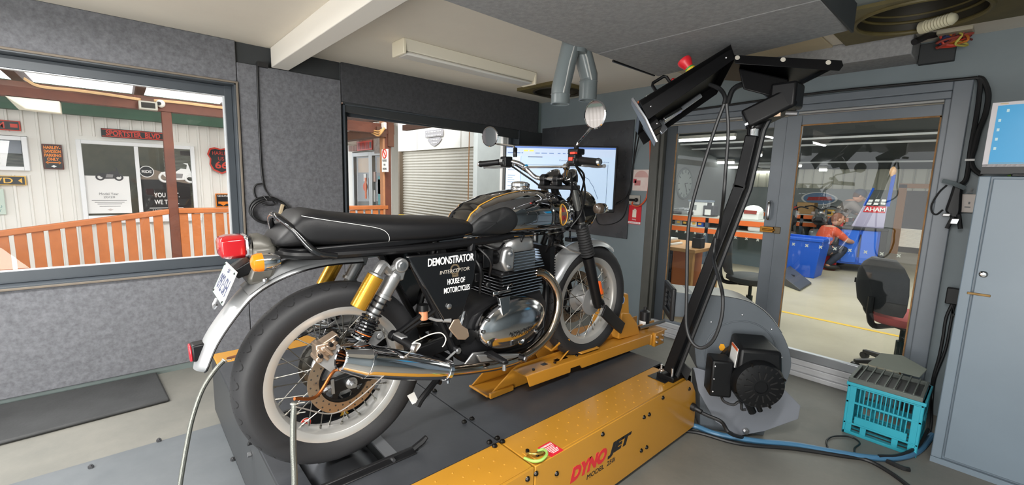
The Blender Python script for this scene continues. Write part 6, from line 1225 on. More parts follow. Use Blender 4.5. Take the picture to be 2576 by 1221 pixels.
# engine: crankcase, polished cover, black barrels, finned head, rocker cover
bp('crankcase', G().loft([[(x*w, y, z) for y, z in ((.47, -.05), (.56, -.085), (.80, -.085), (.94, -.02), (.95, .10), (.90, .185), (.70, .185), (.52, .13), (.45, .05))] for x, w in ((-1, .13), (-.95, .145), (.95, .145), (1, .13))]), M_eng, bevel=.01)
cc = V(.628, .066); tilt = .05
def ov(a, b, x, n=56): return [(x, cc[0]+.085+a*math.cos(t)*math.cos(tilt)-b*math.sin(t)*math.sin(tilt), cc[1]+a*math.cos(t)*math.sin(tilt)+b*math.sin(t)) for t in np.linspace(0, 2*PI, n, endpoint=False)]
for s in (1, -1):
    cv = bp('clutch_cover', G().loft([[(s*p[0], p[1], p[2]) for p in ov(a, b, x)] for a, b, x in ((.190, .110, .14), (.190, .110, .165), (.186, .106, .178), (.176, .097, .186), (.160, .084, .191), (.150, .076, .197), (.128, .062, .206), (.09, .042, .213), (.045, .02, .216), (.005, .003, .2165))]), M_chr2, ang=50)
    for t_ in (2.6, 3.1, 3.7, 1.9, 5.5): 
        p = V(.168*s, cc[0]+.085+.176*math.cos(t_), cc[1]+.098*math.sin(t_)); obj('cover_bolt', G().cyl(p+V(s*.004, 0, 0), p+V(s*.022, 0, 0), .009, n=14).cyl(p+V(s*.022, 0, 0), p+V(s*.026, 0, 0), .006, n=6), M_chr2, cv)
    obj('oil_window', G().torus((s*.186, .745, -.018), (s, 0, 0), .017, .005, 20, 8).cyl((s*.180, .745, -.018), (s*.187, .745, -.018), .016, n=18), M_chr2, cv)
    if s > 0:
        text('lettering', 'ROYAL ENFIELD', M_satin, cv, (.2205, .735, .034), (0, 1, .01), (-.25, 0, 1), .150, .020, bold=.01)
    obj('clutch_arm', G().hexa((s*.185, .63, .115), (s*.20, .63, .115), (s*.20, .66, .115), (s*.185, .66, .115), (s*.175, .615, .20), (s*.195, .615, .20), (s*.195, .675, .20), (s*.175, .675, .20)).cyl((s*.165, .61, .215), (s*.165, .70, .215), .007, n=10).cyl((s*.165, .60, .215), (s*.165, .625, .215), .012, n=6).tube(spline([(s*.165, .68, .215), (s*.16, .695, .235), (s*.15, .72, .235), (s*.14, .73, .22)], 4), .004, 6), M_chr, cv, bevel=.004)
fin = lambda z, x, y0, y1, t=.0035: G().box(-x, x, y0, y1, z-t/2, z+t/2)
bar = bp('barrel_block', G().box(-.125, .125, .685, .885, .165, .285), M_eng, bevel=.008)
for k in range(8): z = .180+.0135*k; obj('barrel_fin', fin(z, .148, .662, .912), M_eng, bar); 
for k in range(8):
    z = .180+.0135*k; obj('fin_edge', G().box(.147, .1492, .668, .905, z-.0018, z+.0018).box(-.14, .14, .6605, .6625, z-.0018, z+.0018), M_chr2, bar, label='bright machined fin edge')
hd2 = bp('cylinder_head', G().box(-.125, .125, .70, .89, .285, .375), M_alloy, bevel=.010)
for k in range(7): z = .292+.0125*k; obj('head_fin', G().slab([(-.145+.0*k, y, z-.002) for y in (.735, .92)]+[(.150-.002*k, y, z-.002) for y in (.92-.004*k, .735)], (0, 0, .004)), M_chr2, hd2)
for s in (1, -1):
    obj('rocker_cover', G().loft([[(s*(.035+w*c_), y0+dy_*s_, z) for c_, s_ in [(math.copysign(abs(math.cos(t))**.6, math.cos(t)), math.copysign(abs(math.sin(t))**.6, math.sin(t))) for t in np.linspace(0, 2*PI, 28, endpoint=False)]] for z, w, dy_, y0 in ((.372, .100, .095, .80), (.385, .105, .098, .80), (.415, .100, .092, .80), (.437, .078, .070, .80), (.446, .045, .04, .80))]), M_alloy, hd2, ang=60)
    obj('head_shoulder', G().slab([(s*.118, .690, .290), (s*.118, .735, .300), (s*.118, .742, .370), (s*.118, .722, .405), (s*.118, .680, .395), (s*.118, .668, .34)], (s*.034, 0, 0)), M_alloy, hd2, bevel=.012)
    for y, z in ((.712, .372), (.702, .315)): obj('head_bolt', G().cyl((s*.150, y, z), (s*.158, y, z), .009, n=14).cyl((s*.157, y, z), (s*.160, y, z), .005, n=6), M_zinc, hd2)
    bp('throttle_body', G().cyl((s*.065, .70, .345), (s*.065, .575, .36), .030, .034, n=22).box(s*.045, s*.105, .60, .655, .315, .40), M_satin, bevel=.004); bp('intake_boot', G().cyl((s*.065, .575, .36), (s*.065, .50, .365), .038, n=22), M_satin)
    bp('plug_lead', G().tube(spline([(s*.12, .80, .40), (s*.135, .79, .425), (s*.12, .82, .445), (s*.05, .86, .45)], 5), .0055, 8), M_satin)
    bp('tank_bracket', G().box(s*.075, s*.10, .905, .915, .40, .46), M_hub, bevel=.003)
g = G()
for a, b, c in (((.10, .55, .43), (.15, .60, .36), (.12, .62, .28)), ((.08, .58, .43), (.145, .64, .40), (.10, .72, .41)), ((.06, .98, .44), (.11, 1.0, .40), (.06, 1.02, .33)), ((.09, .53, .40), (.155, .545, .33), (.13, .56, .22))): g.tube(spline([a, b, c], 6), .006, 7)
bp('wiring_loom', g, M_satin, kind='stuff')
bp('intake_clutter', G().box(-.10, .10, .50, .60, .24, .34).box(.105, .14, .53, .58, .27, .31).cyl((.12, .60, .25), (.145, .60, .25), .014, n=12), M_satin, bevel=.006)
og = G().box(-.09, .09, 1.02, 1.05, .16, .36)
for k in range(14): og.box(-.092, .092, 1.048, 1.056, .168+.0135*k, .173+.0135*k)
bp('oil_cooler', og, M_satin)
# stand, pedal and rider rests
bp('centre_stand', G().tube(spline([(.12, .42, -.045), (.135, .33, -.105), (.14, .27, -.15), (.14, .25, -.175)], 4), .012, 8).tube([(.12, .42, -.045), (.02, .40, -.06)], .012, 8), M_satin); bp('stand_tag', G().slab([(.125, .215, -.125), (.125, .245, -.12), (.125, .262, -.165), (.125, .235, -.168)], (.002, 0, 0)), M_sgnw, bevel=0, label='small white tag hanging by the stand')
bp('stand_stop', G().cyl((.12, .345, -.108), (.145, .352, -.110), .009, n=12), M_satin)
pd = bp('brake_pedal', G().hexa((.17, .52, -.060), (.19, .52, -.060), (.19, .76, -.105), (.17, .76, -.105), (.17, .50, -.020), (.19, .50, -.020), (.19, .755, -.088), (.17, .755, -.088)), M_alloy, bevel=.005); obj('pedal_rubber', G().cyl((.185, .735, -.095), (.215, .745, -.098), .013, n=14), M_satin, pd); obj('pedal_tip', G().cyl((.213, .7445, -.0975), (.219, .747, -.098), .0135, n=14), M_zinc, pd)
pg = bp('rider_footrest', G().hexa((.17, .545, -.045), (.27, .575, -.06), (.275, .60, -.06), (.17, .59, -.045), (.17, .545, -.025), (.27, .575, -.042), (.275, .60, -.042), (.17, .59, -.025)), M_satin, bevel=.006); obj('hero_bob', G().cyl((.262, .585, -.055), (.262, .585, -.085), .007, .009, n=10), M_alloy, pg); bp('rest_plate', G().slab([(.150, .45, -.065), (.150, .50, -.02), (.150, .58, -.035), (.150, .56, -.075), (.150, .49, -.085)], (.012, 0, 0)), M_alloy, bevel=.006)
bp('frame_bolt', G().cyl((.14, .425, .012), (.168, .425, .012), .013, n=14).cyl((.168, .425, .012), (.174, .425, .012), .009, n=6), M_zinc); bp('brake_rod', G().cyl((.16, .36, -.02), (.16, .42, .012), .005, n=8).cyl((.158, .44, .24), (.158, .475, .145), .0001, n=4), M_hub)
bp('chrome_strip', G().cyl((.150, .462, .165), (.150, .430, .075), .0045, n=8).cyl((.150, .470, .165), (.150, .440, .075), .0025, n=8), M_chr)
# fork, gaiters, yokes
fy = lambda z: 1.385-.345*z
for s in (-1, 1):
    x = s*.105; P = lambda z, dx=0: V(x+dx, fy(z), z)
    fk = bp('fork_leg', G().lathe([(0, 0), (.024, 0), (.028, .03), (.029, .20), (.031, .29), (.031, .31)], P(-.015), nrm(P(.3)-P(0)), 22).cyl((x, 1.40, 0), (x, fy(.02), .02), .030, n=18), M_satin)
    n_ = 12; L0 = P(.285); dd = nrm(P(.3)-P(0)); pr = []
    for k in range(n_): pr += [(.030, .0145*k), (.0395-.0005*k, .0145*k+.007)]
    obj('gaiter', G().lathe(pr+[(.028, .0145*n_)], L0, dd, 24), mat('gaiter_rubber', (24, 24, 25), .7), fk, ang=60); obj('stanchion', G().cyl(P(.44), P(.655), .0195, n=20), mat('stanchion_grey', (132, 132, 130), .25, .8), fk); obj('fork_sleeve', G().cyl(P(.475), P(.535), .028, n=20), M_satin, fk)
    obj('cap_nut', G().lathe([(.021, 0), (.022, .016), (.017, .020), (.015, .026), (0, .027)], P(.652), dd, 20), M_chr, fk); obj('axle_clamp', G().cyl((x-.02, 1.398, -.002), (x+s*.028, 1.398, -.002), .017, n=16), M_zinc, fk)
    if s > 0: obj('amber_reflector', G().obox(P(.10)+V(.024, .022, 0), (1, 0, 0), (0, 1, 0), dd, .006, .010, .042), mat('reflector_orange', (224, 92, 30), .25, coat=.4), fk, bevel=.004)
yk = lambda z, h: G().loft([[(px_, fy(z)+py_, z+dz) for px_, py_ in ((-.135, -.01), (-.12, -.035), (-.03, -.06), (.03, -.06), (.12, -.035), (.135, -.01), (.12, .03), (.03, .03), (-.03, .03), (-.12, .03))] for dz in (0, h)])
bp('upper_yoke', yk(.635, .022), M_satin, bevel=.005); bp('lower_yoke', yk(.43, .028), M_satin, bevel=.005); bp('steering_stem', G().cyl((0, fy(.44)-.03, .44), (0, fy(.665)-.03, .665), .02, n=16), M_satin); bp('stem_nut', G().lathe([(.02, 0), (.02, .012), (.008, .018), (0, .018)], (0, fy(.655)-.03, .657), (0, -.3, 1), 18), M_chr)
# front fender with its stay
fl2 = [(1.40+.352*math.cos(a), .352*math.sin(a)) for a in np.linspace(.98, 2.72, 22)]
ff = bp('front_fender', G().sheet(arch(fl2, lambda u: .066 if .06 < u < .94 else .058, 0, .040)), M_fend, ang=60)
obj('fender_stay', G().tube(spline([(.108, fy(.30), .29), (.080, fy(.30)-.04, .305), (.066, fy(.30)-.10, .325), (.03, fy(.30)-.13, .345), (-.03, fy(.30)-.13, .345), (-.066, fy(.30)-.10, .325), (-.108, fy(.30), .29)], 5), .006, 8), M_alloy, ff); obj('brake_union', G().box(-.02, .03, 1.24, 1.30, .352, .375).cyl((.0, 1.26, .375), (.0, 1.26, .41), .006), M_satin, ff, bevel=.004)
bp('front_caliper', G().box(-.12, -.06, 1.27, 1.32, -.05, .05), M_satin, bevel=.008); bp('brake_hose', G().tube(spline([(-.09, 1.28, .05), (-.10, 1.24, .20), (-.03, 1.22, .38), (.02, 1.18, .50), (.12, 1.13, .62), (.16, 1.08, .72)], 6), .0055, 8), M_satin)
# handlebar, grips, levers, switch boxes, mirrors
hb_ = spline([(-.385, .952, .764), (-.27, 1.005, .775), (-.20, 1.03, .775), (-.155, 1.055, .755), (-.115, 1.09, .705), (-.08, 1.105, .690), (0, 1.108, .688), (.08, 1.105, .690), (.115, 1.09, .705), (.155, 1.06, .755), (.20, 1.045, .775), (.27, 1.025, .775), (.385, .995, .764)], 6)
HB = bp('handlebar', G().tube(hb_, .0112, 12), M_chr); obj('cross_brace', G().cyl((-.145, 1.062, .747), (.145, 1.067, .747), .006, n=10), M_chr, HB)
for s in (-1, 1): obj('brace_clamp', G().cyl((s*.135, 1.062, .747), (s*.155, 1.062, .747), .015, n=14), M_chr, HB); obj('bar_clamp', G().cyl((s*.030, 1.108, .688), (s*.062, 1.108, .688), .024, n=18).box(s*.030, s*.062, 1.088, 1.128, .655, .69), M_satin, HB, bevel=.004)
for s, y0, y1 in ((-1, .952, 1.0), (1, .995, 1.024)):
    a, b = V(s*.390, y0, .764), V(s*.265, y1, .774); d = nrm(b-a)
    gp = bp('hand_grip', G().lathe([(.0165, .0), (.0175, .004), (.0155, .012), (.0155, .10), (.017, .118), (.0165, .124)], a, d, 20, caps=True), M_satin); obj('bar_end', G().lathe([(.0, -.012), (.010, -.011), (.0155, -.004), (.0155, .002)], a, d, 18), M_chr, gp)
    sb = bp('switch_box', G().box(s*.250, s*.205, y1-.022, y1+.030, .748, .802).box(s*.25, s*.215, y1-.028, y1-.015, .755, .785), M_satin, bevel=.007)
    obj('switch_knob', G().box(s*.243, s*.222, y1-.034, y1-.020, .772, .788), M_sgnr if s > 0 else M_hub, sb, bevel=.002)
    if s > 0: obj('red_cutoff', G().box(.215, .243, y1-.018, y1+.004, .800, .812), M_sgnr, sb, bevel=.003); obj('brake_reservoir', G().box(.175, .235, y1+.01, y1+.065, .80, .828), M_satin, sb, bevel=.006)
    lv_ = spline([(s*.20, y1+.028, .760), (s*.26, y1+.045, .752), (s*.34, y1+.020, .746), (s*.405, y1-.010, .748)], 5); bp('lever', G().tube(lv_, [.008]*6+[.006]*(len(lv_)-7)+[.009], 8), M_alloy)
    # mirrors
    if s > 0: base, knee, mc, nz_ = V(.212, 1.055, .80), V(.215, 1.050, .845), V(.420, .925, .948), nrm(V(-.05, -1, -.05))
    else: base, knee, mc, nz_ = V(-.205, 1.045, .80), V(-.215, 1.055, .845), V(-.420, 1.045, .917), nrm(V(.30, -1, -.03))
    ms = bp('mirror', G().tube(spline([base, base+V(0, 0, .02), knee], 4), .011, 10), M_satin)
    obj('mirror_stem', G().tube([knee-V(0, 0, .012), knee+V(s*.012, 0, .012), mc-V(s*.028, -.022, .040), mc-nz_*.024-V(0, 0, .03), mc-nz_*.026], .0062, 10), M_chr, ms)
    R_ = .054; obj('mirror_shell', G().lathe([(0, -.030), (.022, -.028), (.042, -.018), (R_, -.004), (R_+.002, .002), (R_-.002, .005)], mc, nz_, 36), M_chr, ms); obj('mirror_glass', G().cyl(mc+nz_*.0025, mc+nz_*.0035, R_-.003, n=36), mat('mirror_silver', (214, 206, 204), .03, 1.0), ms)
# instruments and headlight
for s in (-1, 1):
    cg_ = V(s*.058, 1.175, .705); ax_ = nrm(V(0, -.62, .78)); gd = bp('gauge', G().lathe([(0, -.052), (.030, -.050), (.043, -.02), (.045, .0), (.043, .004)], cg_, ax_, 28), M_satin); obj('gauge_rim', G().torus(cg_+ax_*.003, ax_, .043, .004, 28, 8), M_chr, gd); obj('gauge_face', G().cyl(cg_+ax_*.0, cg_+ax_*.002, .041, n=28), M_sgnk, gd)
hl = bp('headlight', G().lathe([(0, -.105), (.040, -.100), (.075, -.075), (.092, -.035), (.096, 0)], (0, 1.355, .52), (0, 1, -.05), 40), mat('headlight_shell', (120, 118, 112), .12, .9)); obj('headlight_rim', G().torus((0, 1.355, .52), (0, 1, -.05), .095, .007, 40, 8), M_chr, hl); obj('headlight_lens', G().lathe([(.092, 0), (.07, .018), (.03, .027), (0, .028)], (0, 1.356, .52), (0, 1, -.05), 36), mat('lamp_glass', (210, 214, 216), .08, .3), hl)
for s in (-1, 1): bp('headlight_ear', G().slab([(s*.10, fy(.52)+.02, .49), (s*.10, fy(.52)+.02, .56), (s*.102, 1.33, .54), (s*.102, 1.33, .50)], (s*.006, 0, 0)), M_satin)
# control cables
g = G()
for P in ([(-.235, 1.02, .765), (-.20, 1.08, .72), (-.10, 1.16, .62), (-.03, 1.13, .48), (.02, 1.02, .42)], [(.21, 1.05, .755), (.19, 1.14, .70), (.10, 1.20, .58), (.05, 1.12, .47), (.06, 1.0, .43)], [(.20, 1.06, .76), (.165, 1.17, .67), (.14, 1.20, .56), (.10, 1.16, .46), (.09, 1.05, .40)], [(-.21, 1.05, .76), (-.15, 1.13, .70), (-.06, 1.20, .64), (.0, 1.20, .55), (.03, 1.13, .45)], [(.16, 1.10, .67), (.175, 1.15, .60), (.15, 1.17, .52), (.12, 1.13, .45)]): g.tube(spline(P, 6), .005, 7)
bp('control_cables', g, M_satin)
# ================================================================ THINGS IN THE ROOM
M_ctrl = mat('console_black', (11, 11, 13), .42, spec=.25); M_grey_p = mat('pipe_grey', (112, 120, 122), .3); M_cable = mat('black_cable', (24, 25, 27), .5)
# hanging felt baffle under the ceiling
g = G(); zb_, zt_ = 2.10, 2.16
g.hexa((-1.54, -2.2, zb_), (-.53, -2.2, zb_), (-.53, 1.95, zb_), (-1.54, 1.95, zb_), (-1.54, -2.2, zt_), (-.53, -2.2, zt_), (-.53, 1.95, zt_), (-1.54, 1.95, zt_))
bf = thing('ceiling_baffle', 'broad grey felt covered panel hung below the ceiling', 'panel', (-1.03, 0, zt_))
obj('baffle_panel', g, M_feltd, bf, bevel=.006)
obj('baffle_flap', G().hexa((-1.54, 1.95, zb_), (-.53, 1.95, zb_), (-.545, 2.44, zb_+.012), (-1.555, 2.60, zb_-.0), (-1.54, 1.95, zt_), (-.53, 1.95, zt_), (-.545, 2.44, zt_+.01), (-1.555, 2.60, zt_)), M_feltd, bf, bevel=.006)
obj('edge_strip', G().box(-.534, -.526, -2.2, 2.44, zb_+.001, zb_+.12), M_dark, bf); obj('edge_tape', G().box(-1.562, -1.552, 2.12, 2.56, zb_-.004, zb_+.008), M_black, bf)
for x in (-1.5, -.6):
    for y in (-1.5, 0.2, 1.8): obj('hanger_rod', G().cyl((x, y, zt_), (x, y, CZ), .006), M_steel, bf)
# exhaust extraction Y pipe
ex = thing('extraction_pipe', 'grey forked exhaust extraction pipe hanging through the baffle edge', 'pipe', (-1.56, 1.80, 2.12))
X_ = -1.58
pa, pb, pc_, pd_ = at(1412, 262, 'X', X_), at(1478, 252, 'X', X_), at(1425, 150, 'X', X_), at(1470, 150, 'X', X_)
jt_ = at(1447, 112, 'X', X_); r_ = .048
e1, e2 = at(1410, 238, 'X', X_), at(1478, 205, 'X', X_)
for nm, a, b, k1, k2 in (('left_branch', jt_, e1, pa, .5), ('right_branch', jt_, e2, pb, .5)):
    lowend = V(X_, k1[1], k1[2]); mid = V(X_, b[1], b[2]) if nm == 'left_branch' else V(X_, k1[1], b[2]); top = V(X_, jt_[1]+(-.022 if nm == 'left_branch' else .028), 2.16)
    g = G().tube([top, mid+V(0, 0, .03), mid, mid-V(0, 0, .02), V(X_, mid[1], lowend[2])], r_, 28, caps=False).tube([V(X_, mid[1], lowend[2]), mid-V(0, 0, .02), mid, mid+V(0, 0, .03), top], r_-.004, 28, caps=False)
    b_ = obj('pipe_branch', g, M_grey_p, ex, ang=40, fix=False); obj('pipe_lip', G().torus((X_, mid[1], lowend[2]), (0, 0, 1), r_-.002, .003, 28, 6), M_grey_p, b_); obj('weld_seam', G().torus(mid, (0, 0, 1), r_, .0025, 28, 6), M_grey_p, b_); sv = nrm(V(.85, -.5, 0)); obj('seam_highlight', G().tube([top+sv*r_*1.0-V(0, 0, .03), (top*.5+mid*.5)+sv*r_*1.01, mid+sv*r_*1.01], .0045, 6), mat('seam_pale', (206, 208, 206), .3, .3), b_)  # bright highlight along the weld put into a pale strip
obj('pipe_head', G().cyl((X_, jt_[1], 2.08), (X_, jt_[1], CZ), .062, n=28), M_grey_p, ex); obj('pipe_flange', G().lathe([(.064, 0), (.074, .004), (.074, .03), (.064, .034)], (X_+.06, jt_[1]-.09, 2.13), (0, 0, 1), 24), mat('flange_brown', (70, 44, 36), .6), ex)
# ceiling tube light fitting (off)
cl = thing('ceiling_light', 'long white ceiling tube light, switched off', 'light', (-2.95, 2.1, CZ))
xa_ = -2.86; ya_, yb_ = 1.50, 2.74
obj('light_body', G().hexa((xa_-.10, ya_, CZ-.075), (xa_+.04, ya_, CZ-.075), (xa_+.04, yb_, CZ-.075), (xa_-.10, yb_, CZ-.075), (xa_-.12, ya_, CZ), (xa_+.06, ya_, CZ), (xa_+.06, yb_, CZ), (xa_-.12, yb_, CZ)), mat('fitting_cream', (226, 220, 204), .5), cl, bevel=.006)
obj('diffuser', G().box(xa_-.095, xa_+.035, ya_+.02, yb_-.02, CZ-.098, CZ-.075), mat('diffuser_pale', (224, 222, 216), .25), cl, bevel=.02)
for y in (ya_, yb_): obj('end_cap', G().box(xa_-.115, xa_+.055, y-.012, y+.012, CZ-.10, CZ), mat('endcap_cream', (236, 228, 206), .5), cl, bevel=.006)
# coiled black cable hanging on the felt wall
cw = thing('hanging_cable', 'black cable running down the felt wall into a tied coil', 'cable', at(672, 520, 'X', PX+.01)); xw = PX+.012
P = lambda px, py, dx=0: at(px, py, 'X', xw+dx)
obj('cable_drop', G().tube(spline([P(647, 156), P(648, 200), P(651, 300), P(657, 420), P(662, 462)], 6), .007, 8), M_cable, cw)
c_ = P(671, 527)
for k in range(4): 
    rr_ = .112-.006*(k % 2); n = 36; obj('coil_turn', G().tube([(xw+.008+.012*k, c_[1]+rr_*math.cos(t)*(1.08+.03*k)+.006*k, c_[2]+rr_*.86*math.sin(t)-.006*k) for t in np.linspace(0, 2*PI, n, endpoint=False)], .0068, 7, closed=True), M_cable, cw)
obj('cable_loop', G().tube(spline([P(662, 462), P(645, 465), P(638, 478), P(645, 500), P(665, 515, .03), P(690, 515, .03), P(682, 500, .03), P(667, 478), P(662, 462)], 6), .006, 7), M_cable, cw); obj('cable_tie', G().tube([P(662, 492, .02), P(672, 505, .05), P(685, 498, .02)], .005, 6), M_cable, cw); obj('pale_plug', G().obox(P(707, 530, .04), (1, 0, 0), (0, .3, 1), (0, 1, -.3), .012, .05, .012), mat('plug_tan', (176, 160, 132), .6), cw, bevel=.004)
obj('wall_clip', G().box(PX-.02, PX+.03, P(650, 156)[1]-.01, P(650, 156)[1]+.06, 2.195, 2.23), M_black, cw)
# black rubber mat by the wall
m0, m1, m2 = at(438, 1009, 'Z', 0), at(395, 944, 'Z', 0), at(0, 1135, 'Z', 0)
single('rubber_mat', G().slab([(m1[0], m1[1], .002), (m0[0], m0[1]-.02, .002), (m0[0]+.12, -2.4, .002), (m1[0], -2.4, .002)], (0, 0, .022)), M_mat, 'long dark rubber mat on the floor against the felt wall', 'mat', bevel=.012)
# copper sampling probes: flexible silver hoses from the silencers
def probe(lab, pts, tip, wraps):
    t = thing('exhaust_probe', lab, 'hose', pts[-1], 'exhaust sampling hoses')
    obj('hose', G().tube(spline(pts, 8), .0088, 10), mat('silver_hose', (126, 128, 122), .3, .75, bump=.25, bscale=400), t)
    obj('copper_tube', G().tube(spline(tip, 8), .0052, 8), mat('copper', (168, 98, 52), .3, .9), t)
    for w in wraps: obj('wire_wrap', G().torus(w, nrm(V(pts[1])-V(pts[0])), .0105, .0025, 14, 6).cyl(V(w), V(w)+V(.03, .02, .01), .0018, n=5), mat('wire_zinc', (196, 194, 186), .35, .8), t)
w2 = lambda y, z, x=.24: np.array(RB.to_3x3()) @ V(x, y, z)+BA
q0 = w2(-.055, .105, .225); q1 = w2(.08, .12, .225)
k0 = at(741, 1012, 'X', -1.30)
ps = [k0, at(738, 1060, 'X', -1.29), at(738, 1130, 'X', -1.27), at(741, 1221, 'X', -1.25), at(735, 1330, 'X', -1.22)]; ps[-1][2] = .36 if False else ps[-1][2]
probe('silver exhaust hose with a copper tip dropping from the near silencer', ps, [q1, q0, w2(-.085, .10, .23), w2(-.14, .045, .24), k0+V(0, 0, .01)], [k0+V(0, 0, -.005), k0+V(0, 0, -.035)])
kf = at(566, 906, 'X', -2.05)
ps = [kf, at(543, 930, 'X', -2.04), at(510, 980, 'X', -2.02), at(485, 1050, 'X', -2.0), at(470, 1120, 'X', -1.98), at(453, 1221, 'X', -1.95), at(440, 1330, 'X', -1.92)]
probe('silver exhaust hose with a copper tip curving down behind the rear tyre', ps, [w2(-.05, .13, -.225), w2(-.15, .10, -.23), w2(-.22, .06, -.235), kf+V(0, .01, .004)], [kf+V(0, -.002, -.002)])
# thin tie wire from the footrest to the probe
single('tie_wire', G().tube(spline([w2(.185, .108, .245), w2(.06, .05, .262), w2(-.02, .005, .262), w2(-.10, -.02, .255), k0+V(.012, 0, -.01)], 8), .0022, 6), mat('tie_wire_grey', (158, 152, 146), .45, .6), 'thin grey tie wire stretched from the footrest to the exhaust hose', 'wire')
# ------------------------------------------------ wall screen on its swing arm
tR, tt_ = at(1555, 369, 'Y', 3.62), nrm(V(.75, .66, 0)); tn = V(.66, -.75, 0)
Wd, Hd = 1.10, .64; tc_ = tR-tt_*(Wd/2)-V(0, 0, Hd/2)
tv = thing('wall_screen', 'large flat screen on the back wall showing a pale graph window', 'screen', tc_)
fx = lambda u, v, d=0: tc_+tt_*(u*Wd/2)+V(0, 0, v*Hd/2)+tn*d
obj('screen_body', G().obox(tc_-tn*.028, tt_, tn, (0, 0, 1), Wd/2, .028, Hd/2), M_black, tv, bevel=.006)
px_ = lambda u0, u1, v0, v1, m, d, nm='screen_area', e=None: obj(nm, G().slab([fx(u0, v0, d), fx(u1, v0, d), fx(u1, v1, d), fx(u0, v1, d)], tn*.0004), m, tv)
E_ = lambda n, c, s=1.0: mat(n, c, .3, emit=s)
px_(-.975, .965, -.90, .955, E_('screen_pale', (186, 208, 232), .72), .0005, 'lit_panel'); px_(-.975, .965, .90, .955, E_('screen_title', (96, 130, 196), .7), .001); px_(-.975, .965, .66, .90, E_('screen_ribbon', (186, 202, 226), .75), .001); px_(-.975, -.70, -.9, .655, E_('screen_side', (206, 224, 240), .85), .001); px_(-.715, -.70, -.9, .655, E_('screen_rule', (150, 174, 206), .7), .0015)
for u in (-.66, -.56): px_(u, u+.08, .80, .85, E_('screen_yellow', (242, 214, 90), .9), .0015)
for u, w_ in ((-.95, .10), (-.82, .10), (-.70, .03), (-.45, .08), (-.34, .10), (-.20, .08), (-.05, .05), (.04, .05), (.12, .04)): px_(u, u+w_, .74, .77, E_('screen_icon', (110, 136, 178), .7), .0015)
for v in (.42, .34, .28, .22, .05, -.02, -.09, -.16, -.28): px_(-.94, -.94+.11+.03*math.sin(v*40), v, v+.018, E_('screen_text', (120, 140, 170), .6), .0015)
px_(-.58, -.32, .625, .650, E_('screen_dark', (40, 52, 76), .4), .0015, 'tool_strip'); px_(-.60, .10, .40, .408, E_('screen_ink', (60, 70, 90), .4), .0015, 'axis_line'); px_(.84, .846, -.75, .45, E_('screen_ink', (60, 70, 90), .4), .0015, 'axis_line'); px_(.40, .846, -.756, -.75, E_('screen_ink', (60, 70, 90), .4), .0015, 'axis_line'); px_(.74, .82, -.735, -.72, E_('screen_red', (214, 60, 80), .7), .0015, 'red_tick')
obj('graph_curve', G().tube([fx(u, v, .002) for u, v in ((.02, .38), (.06, .30), (.10, .35), (.32, .35), (.42, .15), (.46, .05), (.52, .0), (.56, -.12), (.60, -.20), (.64, -.36), (.67, -.48), (.70, -.60))], .0022, 5), E_('screen_ink', (60, 70, 90), .4), tv)
for s_, u, v, w_ in (('Current', .06, .55, .10), ('NR Smoothing', .70, .52, .20), ('RPM', -.90, .92, .08)): text('lettering', s_, E_('screen_ink', (60, 70, 90), .4), tv, fx(u, v, .002), tt_, (0, 0, 1), w_*Wd/2*1.6, .014)
obj('brand_mark', G().obox(fx(.87, -.945, .002), tt_, tn, (0, 0, 1), .018, .001, .003), M_sgnw, tv); obj('swing_arm', G().tube([tc_-tn*.05, tc_-tn*.05+tt_*.2+V(0, .25, 0), V(-2.9, BY-.02, tc_[2])], .022, 8), M_black, tv)
g = G()
g.tube(spline([at(1548, 516, 'Y', 3.70), at(1572, 500, 'Y', 3.76), at(1585, 480, 'Y', BY-.016), at(1592, 420, 'Y', BY-.016), at(1600, 340, 'Y', BY-.016), at(1606, 300, 'Y', 3.6)], 6), .0075, 7); g.tube(spline([at(1550, 512, 'Y', 3.70), at(1578, 490, 'Y', BY-.02), at(1596, 400, 'Y', BY-.016), at(1608, 340, 'Y', 3.7), at(1612, 320, 'Y', 3.5)], 6), .006, 7)
single('screen_cables', g, M_cable, 'black cables running up from the wall screen to the console', 'cable'); single('loose_wire', G().tube(spline([at(1497, 530, 'Y', BY-.02), at(1500, 555, 'Y', BY-.018), at(1512, 566, 'Y', BY-.018), at(1545, 562, 'Y', BY-.018), at(1568, 545, 'Y', BY-.018), at(1580, 508, 'Y', BY-.018)], 6), .0045, 6), M_cable, 'thin loose wire looping below the wall screen', 'wire')
so = thing('power_socket', 'pale double power socket with a black plug above the fire sign', 'socket', at(1596, 503, 'Y', BY-.01))
a, b = at(1584, 491, 'Y', BY-.012), at(1609, 515, 'Y', BY-.012)
obj('socket_plate', G().box(a[0], b[0], BY-.018, BY-.001, b[2], a[2]), mat('socket_grey', (176, 172, 164), .45), so, bevel=.004); obj('plug', G().box(a[0]+.015, b[0]-.02, BY-.055, BY-.018, b[2]+.03, a[2]-.035), M_black, so, bevel=.01); obj('plug', G().sph((b[0]-.025, BY-.04, (a[2]+b[2])/2), (.018, .02, .02), 12, 8), M_black, so)
single('orange_lead', G().tube(spline([at(1592, 508, 'Y', BY-.05), at(1590, 514, 'Y', BY-.06), at(1598, 519, 'Y', BY-.05), at(1612, 516, 'Y', BY-.02), at(1627, 495, 'Y', BY-.012), at(1634, 440, 'Y', BY-.012), at(1636, 390, 'Y', BY-.012), at(1634, 330, 'Y', BY-.03), at(1632, 300, 'Y', 3.6)], 6), .0075, 8), mat('lead_orange', (214, 82, 36), .45), 'orange power lead from the socket up to the console', 'cable')
fsn = thing('fire_sign', 'red fire extinguisher sign below the power socket', 'sign', at(1595, 540, 'Y', BY-.01))
a, b = at(1582, 516, 'Y', BY-.004), at(1611, 566, 'Y', BY-.004)
